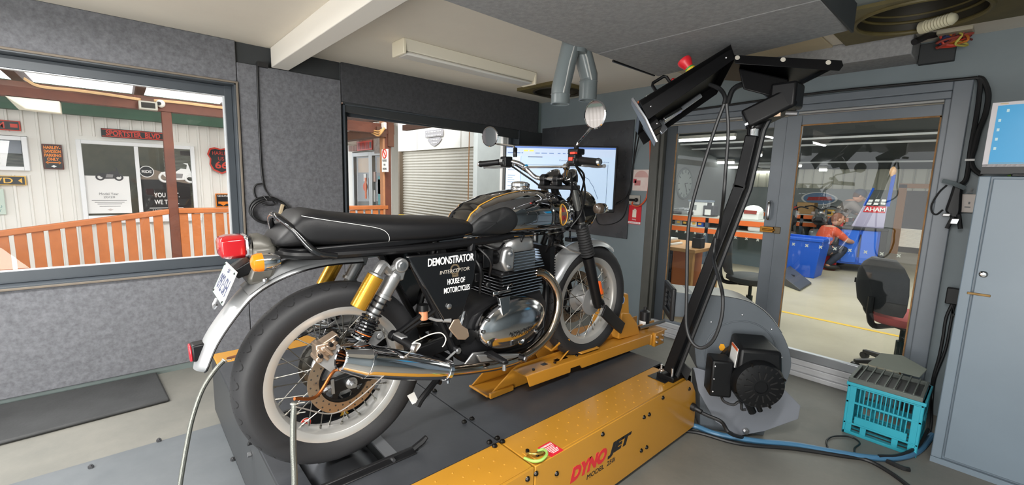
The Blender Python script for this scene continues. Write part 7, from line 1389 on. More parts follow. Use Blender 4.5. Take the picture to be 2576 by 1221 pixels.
obj('board', G().box(a[0], b[0], BY-.006, BY-.001, b[2], a[2]), mat('fire_red', (206, 32, 46), .4), fsn); cxx = (a[0]+b[0])/2; hz = a[2]-b[2]; wz_ = b[0]-a[0]
obj('extinguisher_print', G().box(cxx-wz_*.16, cxx+wz_*.14, BY-.0075, BY-.006, b[2]+hz*.36, a[2]-hz*.24).box(cxx-wz_*.06, cxx+wz_*.10, BY-.0075, BY-.006, a[2]-hz*.26, a[2]-hz*.18), mat('print_cream', (238, 226, 212), .5), fsn); obj('lower_band', G().box(a[0], b[0], BY-.0068, BY-.006, b[2]+hz*.03, b[2]+hz*.13), M_sgnw, fsn)
text('lettering', 'FIRE', M_sgnw, fsn, (cxx, BY-.007, b[2]+hz*.25), (1, 0, 0), (0, 0, 1), wz_*.3, hz*.07); text('lettering', 'EXTINGUISHER', mat('fire_red', (206, 32, 46), .4), fsn, (cxx, BY-.0075, b[2]+hz*.08), (1, 0, 0), (0, 0, 1), wz_*.8, hz*.05)
a, b = at(1594, 427, 'Y', BY-.004), at(1632, 481, 'Y', BY-.004)
nt_ = thing('faded_notice', 'faded pink and white notice above the power socket', 'notice', a)
obj('sheet', G().box(a[0], b[0], BY-.004, BY-.001, b[2], a[2]), mat('notice_pale', (222, 196, 192), .6, vscale=8, rgb2=(232, 222, 214)), nt_); cxx = (a[0]+b[0])/2
obj('printed_head', G().slab([(cxx+.075*math.cos(t), BY-.0045, a[2]-.075+.065*math.sin(t)) for t in np.linspace(.0, PI, 14)], (0, .0006, 0)), mat('print_pink', (210, 168, 162), .6), nt_); obj('printed_block', G().box(a[0]+.02, cxx-.005, BY-.0046, BY-.004, b[2]+.05, b[2]+.10), mat('print_pink2', (196, 120, 120), .6), nt_); obj('printed_block', G().box(a[0]+.005, a[0]+.04, BY-.0046, BY-.004, a[2]-.13, a[2]-.09), mat('print_red3', (200, 70, 84), .6), nt_)
# long black cable over the door frame and the bundle beside it
ycab = BY-.055
P = lambda px, py, y=ycab: at(px, py, 'Y', y)
dc = thing('door_cables', 'black cables draped along the top and down the side of the door frame', 'cable', P(2466, 197))
obj('top_cable', G().tube(spline([P(1700, 283), P(1850, 262), P(2010, 240), P(2150, 224), P(2300, 210), P(2420, 199), P(2458, 195)], 6), .009, 8), M_cable, dc)
obj('side_cable', G().tube(spline([P(2458, 195), P(2472, 200), P(2484, 225), P(2486, 250), P(2478, 290), P(2462, 330), P(2452, 370), P(2443, 402), P(2450, 425), P(2470, 441)], 6), .013, 8), M_cable, dc)
obj('side_cable', G().tube(spline([P(2464, 197), P(2466, 215), P(2460, 270), P(2450, 330), P(2441, 380), P(2435, 430), P(2428, 455), P(2410, 466), P(2395, 460)], 6), .012, 8), M_cable, dc)
obj('white_clip', G().box(P(2440, 403)[0]-.02, P(2440, 403)[0]+.02, ycab-.02, ycab-.005, P(2440, 403)[2]-.006, P(2440, 403)[2]+.006), M_sgnw, dc)
bd = thing('power_board_bundle', 'black bundle of power packs strapped to the door frame under a grey bracket', 'bundle', P(2400, 500))
obj('bundle_body', G().loft([[P(px, py, ycab-.03) if k == 0 else V(P(px, py, ycab-.03))+V(0, .07, 0) for k, px in ((0, a_), (0, b_), (1, b_), (1, a_))] for py, a_, b_ in ((464, 2398, 2424), (490, 2390, 2420), (530, 2376, 2418), (550, 2392, 2412))]), M_cable, bd, bevel=.012)
for a_, b_ in (((2398, 545), (2382, 575)), ((2412, 540), (2416, 576))): obj('plug_end', G().cyl(P(*a_, ycab-.03), P(*b_, ycab-.03), .011, n=10), M_cable, bd)
obj('clear_plug', G().obox(P(2402, 557, ycab-.04), (1, 0, 0), (0, 1, 0), (.2, 0, 1), .018, .012, .018), M_steel, bd, bevel=.004); obj('grey_plug', G().obox(P(2381, 541, ycab-.04), (1, 0, 0), (0, 1, 0), (.2, 0, 1), .018, .012, .010), M_hub, bd, bevel=.004)
obj('cable_ring', G().tube(spline([P(2382, 466), P(2362, 485), P(2344, 515), P(2345, 534), P(2356, 540), P(2372, 528)], 6), .005, 7), M_cable, bd); obj('bracket', G().tube([P(2372, 455, ycab-.05), P(2400, 462, ycab-.06), P(2428, 474, ycab-.05)], .014, 6), mat('bracket_grey', (104, 114, 118), .5), bd)
# white double socket plate and low cables on the strip of wall beside the cabinet
a, b = at(2420, 488, 'Y', BY-.03), at(2450, 536, 'Y', BY-.03)
ws = thing('wall_socket', 'white two-gang socket beside the grey cabinet', 'socket', a); obj('socket_plate', G().box(a[0], b[0], BY-.04, BY-.001, b[2], a[2]), mat('socket_cream', (226, 214, 206), .45), ws, bevel=.005)
for k in range(2): obj('socket_holes', G().box(a[0]+.02, a[0]+.045, BY-.042, BY-.040, b[2]+.03+.09*k, b[2]+.036+.09*k).box(b[0]-.03, b[0]-.022, BY-.042, BY-.040, b[2]+.05+.08*k, b[2]+.065+.08*k), M_sgng, ws)
sj = thing('junction_block', 'dark square junction block low on the wall strip with grey cables', 'box', P(2390, 760)); p0 = at(2398, 742, 'Y', BY-.05); obj('block', G().box(p0[0]-.03, p0[0]+.03, BY-.09, BY-.045, p0[2]-.055, p0[2]+.045), M_cable, sj, bevel=.006)
obj('low_cables', G().tube(spline([P(2395, 765), P(2380, 800), P(2372, 850), P(2362, 900), P(2348, 950), P(2340, 1000), at(2335, 1080, 'Y', 3.5), at(2310, 1128, 'Z', .02)], 6), .008, 7).tube(spline([P(2400, 765), P(2390, 820), P(2378, 880), P(2352, 950), P(2345, 1010), at(2338, 1090, 'Y', 3.45), at(2290, 1140, 'Z', .02)], 6), .007, 7).tube(spline([P(2398, 768), P(2396, 785), P(2402, 798)], 4), .007, 7), M_cable, sj)
# grey steel cabinet and the small monitor standing on it
cbx0, cbx1, cby0, cby1, cbz = -.095, .95, 3.13, 3.66, 1.505
cb_ = thing('steel_cabinet', 'tall blue-grey steel cabinet with a chrome lock at the right edge of the room', 'cabinet', ((cbx0+cbx1)/2, (cby0+cby1)/2, 0)); M_cab = mat('cabinet_grey', (112, 126, 138), .36, var=.04, vscale=2, rvar=.05)
obj('cabinet_body', G().box(cbx0, cbx1, cby0+.02, cby1, 0, cbz), M_cab, cb_, bevel=.004); obj('corner_post', G().box(cbx0, cbx0+.042, cby0, cby0+.03, 0.03, cbz), M_cab, cb_, bevel=.004)
cd = obj('cabinet_door', G().box(cbx0+.05, cbx1-.01, cby0-.002, cby0+.018, .045, cbz-.012), M_cab, cb_, bevel=.003); obj('plinth', G().box(cbx0, cbx1, cby0-.001, cby0+.02, 0, .03), M_cab, cb_)
lk = at(2474, 690, 'Y', cby0); obj('lock', G().lathe([(.016, 0), (.016, .006), (.010, .010), (.010, .022), (0, .024)], (lk[0], cby0-.002, lk[2]), (0, -1, 0), 18), M_chr, cd, label='chrome cabinet lock'); sl = at(2462, 741, 'Y', cby0); obj('worn_slot', G().box(sl[0]-.04, sl[0]+.04, cby0-.006, cby0-.001, sl[2]-.006, sl[2]+.006), mat('slot_brass', (128, 100, 56), .5, .5, var=.3, vscale=30), cd, bevel=.002, label='worn brass coloured slot')
mn = thing('small_monitor', 'small flat monitor with a blue desktop standing on the grey cabinet', 'monitor', (.1, 3.3, cbz))
m0, m1 = at(2492, 260, 'Y', 3.18), at(2472, 438, 'Y', 3.18); mw_ = .44; mh = m0[2]-m1[2]; mx = (m0[0]+m1[0])/2; mz = m1[2]; tl = V(1, -.08, 0); tl = nrm(tl); mf = np.cross(tl, (0, 0, 1)); mf = mf if mf[1] < 0 else -mf
mo = V(mx, 3.18, mz); fm = lambda u, v, d=0: mo+tl*u*mw_+V(0, 0, v*mh)+mf*d
obj('monitor_body', G().slab([fm(0, 0), fm(1, 0), fm(1, 1), fm(0, 1)], -mf*.05), M_black, mn, bevel=.005); obj('bezel', G().ringslab([fm(0, .10, .001), fm(1, .10, .001), fm(1, 1, .001), fm(0, 1, .001)], [fm(.045, .14, .001), fm(.96, .14, .001), fm(.96, .955, .001), fm(.045, .955, .001)], mf*.003), mat('bezel_silver', (206, 202, 206), .4), mn, bevel=.001)
obj('lit_panel', G().slab([fm(.045, .14, .001), fm(.96, .14, .001), fm(.96, .955, .001), fm(.045, .955, .001)], mf*.001), E_('desktop_blue', (16, 128, 176), .5), mn); obj('black_chin', G().slab([fm(0, 0, .001), fm(1, 0, .001), fm(1, .135, .001), fm(0, .135, .001)], mf*.003), M_black, mn)
obj('task_bar', G().slab([fm(.045, .14, .002), fm(.96, .14, .002), fm(.96, .165, .002), fm(.045, .165, .002)], mf*.0006), E_('taskbar', (60, 120, 150), .5), mn)
for k in range(5): obj('desktop_icon', G().slab([fm(.065+(.05 if k == 0 else 0), .86-.13*k, .002), fm(.085+(.05 if k == 0 else 0), .86-.13*k, .002), fm(.085+(.05 if k == 0 else 0), .90-.13*k, .002), fm(.065+(.05 if k == 0 else 0), .90-.13*k, .002)], mf*.0006), E_('icon_grey', (150, 176, 180), .6), mn)
obj('brand_print', G().slab([fm(.06, .972, .0045), fm(.12, .972, .0045), fm(.12, .985, .0045), fm(.06, .985, .0045)], mf*.0004), mat('print_tan', (206, 184, 140), .5), mn); obj('stand_neck', G().box(mo[0]+.16, mo[0]+.28, 3.20, 3.26, cbz+.01, mz+.1), M_black, mn); obj('stand_base', G().box(mo[0]+.10, mo[0]+.34, 3.15, 3.32, cbz, cbz+.014), M_black, mn, bevel=.005)
for u in (.62, .68): obj('button', G().slab([fm(u, .045, .004), fm(u+.02, .045, .004), fm(u+.02, .055, .004), fm(u, .055, .004)], mf*.001), M_sgng, mn)
p = at(2555, 446, 'Y', 3.22); rgb_ = thing('green_cloth', 'scrap of bright green cloth tucked under the small monitor', 'cloth', (p[0], 3.2, cbz)); obj('cloth', G().sph((p[0]+.03, 3.22, cbz+.006), (.06, .05, .010), 14, 8), mat('lime_cloth', (132, 204, 60), .8, vscale=60, rgb2=(170, 226, 90)), rgb_)
# wiring box and hose under the ceiling in the corner
hx = thing('ribbed_hose', 'cream ribbed hose end hanging from the corner ceiling vent', 'hose', at(2360, 62, 'Z', 2.3)); a, b = at(2326, 68, 'Z', 2.30), at(2398, 46, 'Z', 2.30); g = G(); d_ = nrm(b-a); L_ = np.linalg.norm(b-a); pr = []
for k in range(9): pr += [(.026, L_*k/9), (.031, L_*(k+.5)/9)]
obj('hose_body', g.lathe(pr+[(.026, L_), (.02, L_+.01)], a, d_, 18, caps=True), mat('hose_cream', (206, 200, 172), .6), hx, ang=60); obj('hose_cuff', G().cyl(a-d_*.015, a+d_*.01, .033, n=18), mat('hose_cream', (206, 200, 172), .6), hx)
wb = thing('wiring_box', 'open junction box with a tangle of coloured wires under the ceiling', 'box', at(2400, 90, 'Y', BY-.15)); p = at(2404, 78, 'Y', BY-.14); obj('box_lid', G().box(p[0]-.075, p[0]+.075, BY-.21, BY-.07, p[2]-.02, p[2]+.02), mat('box_cream', (176, 170, 150), .5), wb, bevel=.004)
random.seed(3)
for k, c in enumerate(((196, 60, 44), (60, 70, 110), (206, 120, 50), (120, 50, 46), (200, 190, 90), (150, 70, 60))):
    P_ = [p+V(-.06+.02*k, -.02, -.02)]+[p+V(random.uniform(-.075, .075), random.uniform(-.06, .05), random.uniform(-.085, -.03)) for _ in range(5)]+[p+V(.06-.02*k, .02, -.02)]
    obj('coloured_wire', G().tube(spline(P_, 5), .006, 6), mat('wire_%d' % k, c, .5), wb)
bx = at(2345, 118, 'Y', BY-.12); cm2 = thing('black_bracket', 'black bracket arm at the end of the felt box by the wiring', 'bracket', bx); obj('plate', G().box(-.462, -.30, BY-.05, BY-.002, 2.21, 2.33), M_dark, cm2, bevel=.004); obj('arm', G().tube([at(2300, 106, 'Y', BY-.32), at(2330, 92, 'Y', BY-.25), at(2366, 84, 'Y', BY-.12)], .018, 10), M_cable, cm2)
# ------------------------------------------------ milk crate with a grille on top
ca = thing('milk_crate', 'turquoise plastic milk crate on the floor before the glass door', 'crate', (-.31, 3.27, 0)); M_tq = mat('crate_turquoise', (46, 158, 178), .42, var=.05)
kx0, kx1, ky0, ky1, kz = -.475, -.145, 3.10, 3.42, .315
def crate_side(axis, fixed0, a, b, sgn):
    g = G(); t = .012
    lv = [0]
    def bar(u0, u1, z0, z1, th=t):
        lv[0] += 1; fixed = fixed0+sgn*.00035*lv[0]
        if axis == 'y': g.box(u0, u1, *(sorted((fixed, fixed+sgn*th))), z0, z1)
        else: g.box(*(sorted((fixed, fixed+sgn*th))), u0, u1, z0, z1)
    w = b-a
    bar(a, b, .0, .018); bar(a, b, .062, .072); bar(a, b, .285, kz); bar(a+.05, b-.05, .072, .115); bar(a, b, .19, .202)
    bar(a, a+.042, 0, kz); bar(b-.042, b, 0, kz)
    for u in (.085, .115, -.085-.0, ): pass
    for f_ in (.26, .30, .70, .74): bar(a+w*f_-.004, a+w*f_+.004, .0, .072 if f_ in (.26, .74) else .018)
    bar(a+w*.26, a+w*.33, .0, .072); bar(a+w*.67, a+w*.74, .0, .072)
    n = 13
    for k in range(1, n): bar(a+.042+(w-.084)*k/n-.003, a+.042+(w-.084)*k/n+.003, .072, .285, .009)
    return g
for ax_, f_, a, b, s in (('y', ky0, kx0, kx1, 1), ('y', ky1, kx0, kx1, -1), ('x', kx0, ky0, ky1, 1), ('x', kx1, ky0, ky1, -1)): obj('crate_side', crate_side(ax_, f_, a, b, s), M_tq, ca, bevel=.0015, seg=1)
obj('crate_rim', G().ringslab([(kx0-.006, ky0-.006, kz-.02), (kx1+.006, ky0-.006, kz-.02), (kx1+.006, ky1+.006, kz-.02), (kx0-.006, ky1+.006, kz-.02)], [(kx0+.012, ky0+.012, kz-.02), (kx1-.012, ky0+.012, kz-.02), (kx1-.012, ky1-.012, kz-.02), (kx0+.012, ky1-.012, kz-.02)], (0, 0, .02)), M_tq, ca, bevel=.003)
g = G()
for k in range(6): g.box(kx0+.01, kx1-.01, ky0+.03+.05*k, ky0+.045+.05*k, .004, .012)
obj('crate_base', g, M_tq, ca)
gr_ = thing('wire_grille', 'dark wire grille tray sitting on top of the turquoise crate', 'grille', (-.31, 3.26, kz)); M_gr = mat('grille_grey', (96, 102, 98), .5, .5)
obj('grille_frame', G().ringslab([(kx0, ky0-.005, kz), (kx1-.01, ky0-.005, kz), (kx1-.01, ky1-.02, kz), (kx0, ky1-.02, kz)], [(kx0+.016, ky0+.012, kz), (kx1-.024, ky0+.012, kz), (kx1-.024, ky1-.036, kz), (kx0+.016, ky1-.036, kz)], (0, 0, .026)), M_gr, gr_, bevel=.002); obj('grille_pan', G().box(kx0+.01, kx1-.02, ky0, ky1-.03, kz, kz+.004), M_sgnk, gr_)
for k in range(1, 8): x = kx0+(kx1-kx0-.01)*k/8; obj('grille_bar', G().box(x-.003, x+.003, ky0, ky1-.025, kz+.024, kz+.034), M_gr, gr_)
bx2 = thing('flat_box', 'grey open flat box lid resting behind the wire grille', 'box', (-.30, 3.45, kz)); obj('lid_sheet', G().slab([(-.44, 3.40, kz+.035), (-.20, 3.40, kz+.035), (-.18, 3.50, kz+.06), (-.30, 3.53, kz+.10), (-.40, 3.52, kz+.085)], (0, .006, .006)), mat('lid_grey', (110, 116, 108), .7), bx2, bevel=.002)
# blue hose and black cables on the floor
Fz = lambda px, py, z=.016: at(px, py, 'Z', z)
single('blue_hose', G().tube(spline([Fz(1700, 1075), Fz(1745, 1072), Fz(1800, 1092), Fz(1900, 1110), Fz(2000, 1120), Fz(2100, 1138), Fz(2190, 1152), Fz(2260, 1152), Fz(2310, 1135), Fz(2345, 1095)], 7), .0155, 10), mat('hose_blue', (70, 116, 150), .4), 'blue air hose lying across the floor from the dyno to the cabinet', 'hose')
single('floor_cable', G().tube(spline([Fz(1700, 1083, .01), Fz(1760, 1090, .01), Fz(1860, 1117, .01), Fz(2000, 1130, .01), Fz(2120, 1148, .01), Fz(2180, 1158, .01), Fz(2240, 1190, .01), Fz(2300, 1235, .01)], 7), .010, 8), M_cable, 'thick black cable lying beside the blue hose', 'cable')
single('floor_wire', G().tube(spline([Fz(2082, 1128, .008), Fz(2080, 1108, .008), Fz(2100, 1098, .008), Fz(2140, 1100, .008), Fz(2163, 1115, .008), Fz(2150, 1128, .008), Fz(2150, 1142, .008)], 6), .0045, 6), M_cable, 'thin dark wire looped on the floor before the crate', 'wire')
single('floor_lead', G().tube(spline([Fz(2210, 1148, .03), Fz(2260, 1146, .03), Fz(2310, 1122, .05), Fz(2335, 1080, .1)], 6), .008, 7).tube(spline([Fz(2230, 1160, .01), Fz(2270, 1178, .01), Fz(2288, 1182, .01)], 5), .012, 7), M_cable, 'black lead and plug at the foot of the cabinet', 'cable')
# ------------------------------------------------ blower fan
bl_ = thing('blower_fan', 'grey scroll blower fan with a big black motor beside the dyno', 'fan', (-.95, 2.62, 0)); M_bl = mat('blower_grey', (92, 98, 104), .38, var=.03); M_blt = mat('blower_toplit', (160, 162, 158), .35, .1)
FN = nrm(V(-.63, .777, 0)); FT = V(FN[1], -FN[0], 0); UP = V(0, 0, 1); FK = float(FN @ V(-.84, 2.56, 0)); B = lambda px, py, d=.02: atn(px, py, FN, FK+d); DP = .20
arc = [B(*q) for q in ((1698, 736), (1744, 742), (1800, 745), (1850, 751), (1895, 765), (1935, 795), (1968, 840), (1988, 890), (1988, 935), (1965, 985), (1920, 1020), (1850, 1020), (1790, 985), (1752, 920), (1744, 845), (1742, 800), (1698, 797))]
body_l = spline(arc[1:14], 4)+[arc[14], arc[15]]
obj('scroll_housing', G().slab(body_l, FN*DP), M_bl, bl_, ang=30, bevel=.003)
tp_ = spline(arc[0:7], 4); obj('scroll_band', G().sheet([[V(q)-FN*.003+UP*.003, V(q)+FN*(DP+.003)+UP*.003] for q in tp_], (0, 0, .003)), M_blt, bl_, ang=60)  # top of the scroll painted paler for the light falling on it
a, b = arc[0], arc[16]; dl = float(np.linalg.norm(arc[1]-arc[0])); oz0, oz1 = b[2], a[2]; oo = V(a[0], a[1], 0)
obj('outlet_duct', G().obox(oo+FT*(dl/2+.004)+FN*DP/2+UP*(oz0+oz1)/2, FT, FN, UP, dl/2, DP/2+.002, (oz1-oz0)/2), M_bl, bl_, bevel=.003)
rc = lambda e, h: [oo-FT*.02+FN*(DP/2+sx*(DP/2+e))+UP*((oz0+oz1)/2+sz*((oz1-oz0)/2+h)) for sx, sz in ((-1, -1), (1, -1), (1, 1), (-1, 1))]
obj('outlet_flange', G().ringslab(rc(.025, .025), rc(-.012, -.012), FT*.024), M_cable, bl_, bevel=.008)
for k in range(5): z = oz0+.01+(oz1-oz0)*k/5; obj('outlet_wire', G().cyl(oo-FT*.012+UP*z, oo-FT*.012+FN*DP+UP*z, .003, n=6), M_cable, bl_)
for px, py in ((1738, 766), (1738, 773), (1789, 811), (1867, 793), (1941, 829), (1966, 900)): obj('rivet', G().sph(B(px, py), .0055, 8, 5), M_zinc, bl_)
obj('side_ring', G().torus(B(1862, 890, .019), FN, .19, .004, 48, 6), M_bl, bl_)
pc2 = B(1860, 1000); pc2 = V(pc2[0], pc2[1], 0)
obj('pedestal', G().hexa(*[pc2+FT*t_+FN*n_+UP*z_ for t_, n_, z_ in ((-.19, .02, 0), (.16, .02, 0), (.16, DP, 0), (-.19, DP, 0), (-.22, .0, .30), (.19, .0, .30), (.19, DP, .30), (-.22, DP, .30))]), M_bl, bl_, bevel=.004)
pq = lambda px, py, d: B(px, py, d)
obj('pedestal_plate', G().slab([pq(1745, 925, -.02), pq(1757, 985, -.02), pq(1800, 1062, -.02), pq(1858, 1098, -.02), pq(1925, 1085, -.02), pq(2008, 1055, -.02), pq(2014, 1022, -.02), pq(1978, 985, -.02), pq(1850, 955, -.02)], FN*.012), mat('pedestal_grey', (118, 122, 130), .4), bl_, bevel=.002)
p = pq(1875, 1084, -.02); obj('pivot_bolt', G().cyl(p, p-FN*.01, .018, n=18).cyl(p-FN*.01, p-FN*.022, .012, n=6), M_zinc, bl_)
# motor: barrel pointing at the room with a slotted end bell, capacitor housing on top, terminal box at its side
M_mot = mat('motor_black', (15, 16, 18), .4, spec=.3); rm = .118
me_ = B(1916, 977, -.27); mb0 = me_+FN*.275; ax_ = -FN
mt = obj('motor_barrel', G().lathe([(rm*1.15, 0), (rm*1.15, .03), (rm, .05), (rm, .19), (rm*.99, .20)], mb0, ax_, 40), M_mot, bl_)
obj('end_bell', G().lathe([(rm*1.02, .195), (rm*1.06, .205), (rm*1.06, .235), (rm*.96, .258), (rm*.6, .268), (rm*.28, .27), (rm*.27, .262), (0, .262)], mb0, ax_, 48), M_mot, mt)
for ring, n_, l_ in ((.80, 22, .016), (.52, 14, .018)):
    for k in range(n_): t = 2*PI*k/n_; rd_ = math.cos(t)*FT+math.sin(t)*UP; obj('vent_slot', G().obox(mb0+ax_*(.256 if ring > .7 else .2665)+rd_*rm*ring, rd_, np.cross(rd_, ax_), ax_, l_, .0035, .006), mat('slot_black', (5, 5, 6), .8), mt)
for t in (.4, 2.0, 3.6, 5.2): rd_ = math.cos(t)*FT+math.sin(t)*UP; obj('bell_bolt', G().cyl(mb0+ax_*.24+rd_*rm*1.0, mb0+ax_*.262+rd_*rm*1.0, .007, n=8), M_bolt, mt)
mx_ = lambda t_, n_, z_: mb0+FT*t_+ax_*n_+UP*z_
obj('capacitor_box', G().hexa(*[mx_(*q) for q in ((-.105, .23, .04), (.115, .23, .04), (.115, .03, .04), (-.105, .03, .04), (-.095, .215, rm+.055), (.105, .215, rm+.055), (.085, .03, rm+.085), (-.085, .03, rm+.085))]), M_mot, mt, bevel=.018, seg=3)
obj('terminal_box', G().obox(mx_(-rm-.045, .135, -.01), FT, FN, UP, .055, .06, .10), M_mot, mt, bevel=.012, seg=3)
for dz in (-.07, 0, .07): obj('box_screw', G().sph(mx_(-rm-.085, .196, dz-.01), .005, 8, 5), M_zinc, mt)
lb2 = [mx_(t_, n_, z_) for t_, n_, z_ in ((-.104, .19, .06), (-.104, .10, .06), (-.096, .10, rm+.05), (-.096, .19, rm+.045))]
obj('rating_label', G().slab(lb2, -FT*.003), M_sgnw, mt); obj('orange_edge', G().slab([lb2[3]-FT*.003-UP*.015, lb2[2]-FT*.003-UP*.015, lb2[2]-FT*.003, lb2[3]-FT*.003], -FT*.002), mat('label_orange', (224, 96, 40), .5), mt)
p = B(1816, 874, .02); obj('hexagon_sticker', G().slab([p+FT*.017*math.cos(t)+UP*.022*math.sin(t) for t in np.linspace(0, 2*PI, 6, endpoint=False)], -FN*.002), mat('sticker_amber', (236, 166, 40), .45), bl_)
obj('motor_lead', G().tube(spline([mx_(-rm-.03, .15, -.11), mx_(-rm-.02, .18, -.135), mx_(-rm+.02, .2, -.14), mx_(-rm+.045, .2, -.12), mx_(-rm+.06, .2, -.13), mx_(-rm+.065, .2, -.16), mx_(-rm+.085, .2, -.16)], 5), .007, 8), M_cable, mt)
obj('motor_foot', G().tube([mx_(-.02, .12, -rm), mx_(.03, .13, -rm-.09)], .020, 8).tube([mx_(.03, .12, -rm+.01), mx_(.07, .12, -rm-.08)], .014, 8), M_mot, mt); obj('motor_cradle', G().obox(mx_(.02, .09, -rm-.005), FT, FN, UP, .075, .09, .015), M_mot, mt, bevel=.003)
obj('orange_label', G().slab([B(1743, 803, .018), B(1748, 803, .018), B(1743, 868, .018), B(1736, 850, .018)], -FN*.003), mat('label_vermilion', (224, 80, 46), .5), bl_)
single('dyno_lead', G().tube(spline([(DXR+.05, 2.345, .168), at(1757, 1035, 'Y', 2.36), at(1780, 1046, 'Y', 2.37), at(1815, 1062, 'Y', 2.38), at(1835, 1090, 'Y', 2.36), at(1870, 1102, 'Z', .02), at(1900, 1110, 'Z', .012)], 6), [.011]*25+[.009]*100 if False else .010, 10), M_cable, 'black ribbed lead from the dyno end down to the floor', 'cable')
# ------------------------------------------------ console arm
ar = thing('console_arm', 'tall black console arm standing on the dyno corner with a tilted control box', 'control stand', (-1.12, 2.22, DZ_)); ca_ = lambda nm, g, m=M_ctrl, **k: obj(nm, g, m, ar, **k)
YC = 2.22; A_ = lambda px, py, y=YC: at(px, py, 'Y', y)
ft0, el, tp0 = A_(1690, 928), A_(1868, 470), A_(1897, 348)
def beam(nm, a, b, wx, wy, m=M_ctrl, bev=.006): d = nrm(V(b)-V(a)); sx = nrm(np.cross(d, (0, 1, 0))); return ca_(nm, G().obox((V(a)+V(b))/2, sx, np.cross(d, sx), d, wx, wy, np.linalg.norm(V(b)-V(a))/2+.01), m, bevel=bev)
beam('lower_column', ft0, el, .027, .045); beam('upper_column', el, tp0, .027, .045); ca_('elbow', G().cyl(el-V(0, .0445, 0), el+V(0, .0445, 0), .0285, n=24)); dcol = nrm(el-ft0); sxc = nrm(np.cross(dcol, (0, 1, 0)))
sxc = sxc if sxc[0] > 0 else -sxc
ca_('cable_tray', G().tube([ft0+sxc*.042+V(.0, -.02, -.02), el+sxc*.042+V(0, -.02, 0), tp0+V(.045, -.02, .03), tp0+V(.06, 0, .09)], .012, 8), M_cable); ca_('steel_collar', G().cyl(tp0, tp0+V(0, 0, .04), .034, n=20), M_chr); ca_('swivel_cap', G().cyl(tp0+V(.004, 0, .04), tp0+V(.006, 0, .115), .044, n=24), M_ctrl, bevel=.004); ca_('foot_clamp', G().box(ft0[0]-.05, ft0[0]+.05, YC-.07, YC+.07, DZ_, DZ_+.03), M_ctrl, bevel=.004)
for x, y in ((-.035, -.05), (.03, -.05)): ca_('foot_bolt', G().cyl((ft0[0]+x, YC+y, DZ_+.03), (ft0[0]+x, YC+y, DZ_+.075), .007, n=10), M_zinc)
ca_('foot_washer', G().torus((ft0[0]-.03, YC-.055, DZ_+.045), (0, 0, 1), .012, .004, 18, 6), M_brz); ca_('splice_box', G().hexa(*[A_(px, py, y_) for y_, q4_ in ((YC+.02, 0), (YC+.10, 0)) for px, py in ((1700, 920), (1728, 960), (1740, 930), (1712, 905))]), M_cable, bevel=.004)
# head link
l0, l1 = A_(1880, 305, 2.19), A_(1990, 252, 2.25); beam('head_link', l0, l1, .045, .055, bev=.012); d_ = nrm(l1-l0); ca_('link_strip', G().obox((l0+l1)/2+V(.0, -.058, -.030), d_, (0, 1, 0), np.cross(d_, (0, 1, 0)), np.linalg.norm(l1-l0)*.42, .002, .005), M_alu); kn = A_(1990, 245, 2.25); ca_('knuckle', G().box(kn[0]-.07, kn[0]+.035, 2.19, 2.31, kn[2]-.05, kn[2]+.06), M_ctrl, bevel=.012); p = A_(1978, 285, 2.2); ca_('knuckle_bolt', G().cyl(p, p+V(.045, 0, -.005), .011, n=10), M_zinc); ca_('tan_tab', G().box(A_(1945, 287, 2.19)[0]-.02, A_(1945, 287, 2.19)[0]+.03, 2.185, 2.195, A_(1945, 287, 2.19)[2]-.012, A_(1945, 287, 2.19)[2]+.012), mat('tan_tab', (206, 176, 150), .5))
# control box: shallow tray with near and far flanges, tilted up to the right, turned towards the rider
HV = nrm(V(-.55, .80, -.24)); k1 = float(HV @ V(-.95, 2.12, 2.0)); HS = nrm(V(-.643, .766, -.03)); NP = lambda px, py, d=0: atn(px, py, HV, k1+d)
Q = [NP(1606, 254), NP(1838, 112), NP(1850, 147), NP(1632, 300)]; depth = .37
FQ = [q+HV*depth for q in Q]
ca_('control_box', G().slab([Q[0], Q[1], Q[1]+(Q[2]-Q[1])*.35, Q[0]+(Q[3]-Q[0])*.35], HV*depth), M_ctrl, bevel=.005)
nb_ = ca_('near_flange', G().slab(Q, HV*.004), M_ctrl, bevel=.0015); ca_('far_flange', G().slab([q for q in FQ], -HV*.004), M_ctrl, bevel=.0015); ca_('upper_flange', G().slab([Q[1], Q[2], FQ[2], FQ[1]], nrm(Q[0]-Q[1])*.004), M_ctrl)
inn = lambda u, v, w: (Q[0]*(1-u)+Q[1]*u)+((Q[3]-Q[0])*(1-u)+(Q[2]-Q[1])*u)*v+HV*depth*w
ca_('inner_rail', G().tube([inn(.08, .95, .62), inn(.5, .9, .62), inn(.72, .9, .60)], .012, 8), M_alu); ca_('work_lamp', G().obox(inn(.35, .95, .55), Q[1]-Q[0], HV, np.cross(Q[1]-Q[0], HV), .05, .018, .010), mat('bright_steel_bar', (220, 222, 224), .2, 1.0), bevel=.003); ca_('inner_bracket', G().slab([inn(.10, .9, .40), inn(.20, .9, .45), inn(.22, 1.5, .45), inn(.13, 1.6, .40)], HV*.02), M_alu, bevel=.002); ca_('inner_module', G().obox(inn(.06, 1.05, .35), Q[1]-Q[0], HV, np.cross(Q[1]-Q[0], HV), .03, .05, .035), M_ctrl, bevel=.004)
e0, e1 = inn(-.04, -.35, .05), inn(-.03, 2.0, .05); ca_('end_bracket', G().slab([inn(-.03, -.3, .05), inn(-.02, .9, .02), inn(-.035, 2.05, .05), inn(-.035, 2.05, .22), inn(-.02, .9, .25), inn(-.03, -.3, .20)], nrm(Q[0]-Q[1])*.006), mat('bracket_graphite', (92, 96, 100), .35, .5), bevel=.002); ca_('bracket_edge', G().tube([inn(-.03, -.3, .04), inn(-.02, .9, .01), inn(-.035, 2.05, .04)], .007, 6), M_alu)
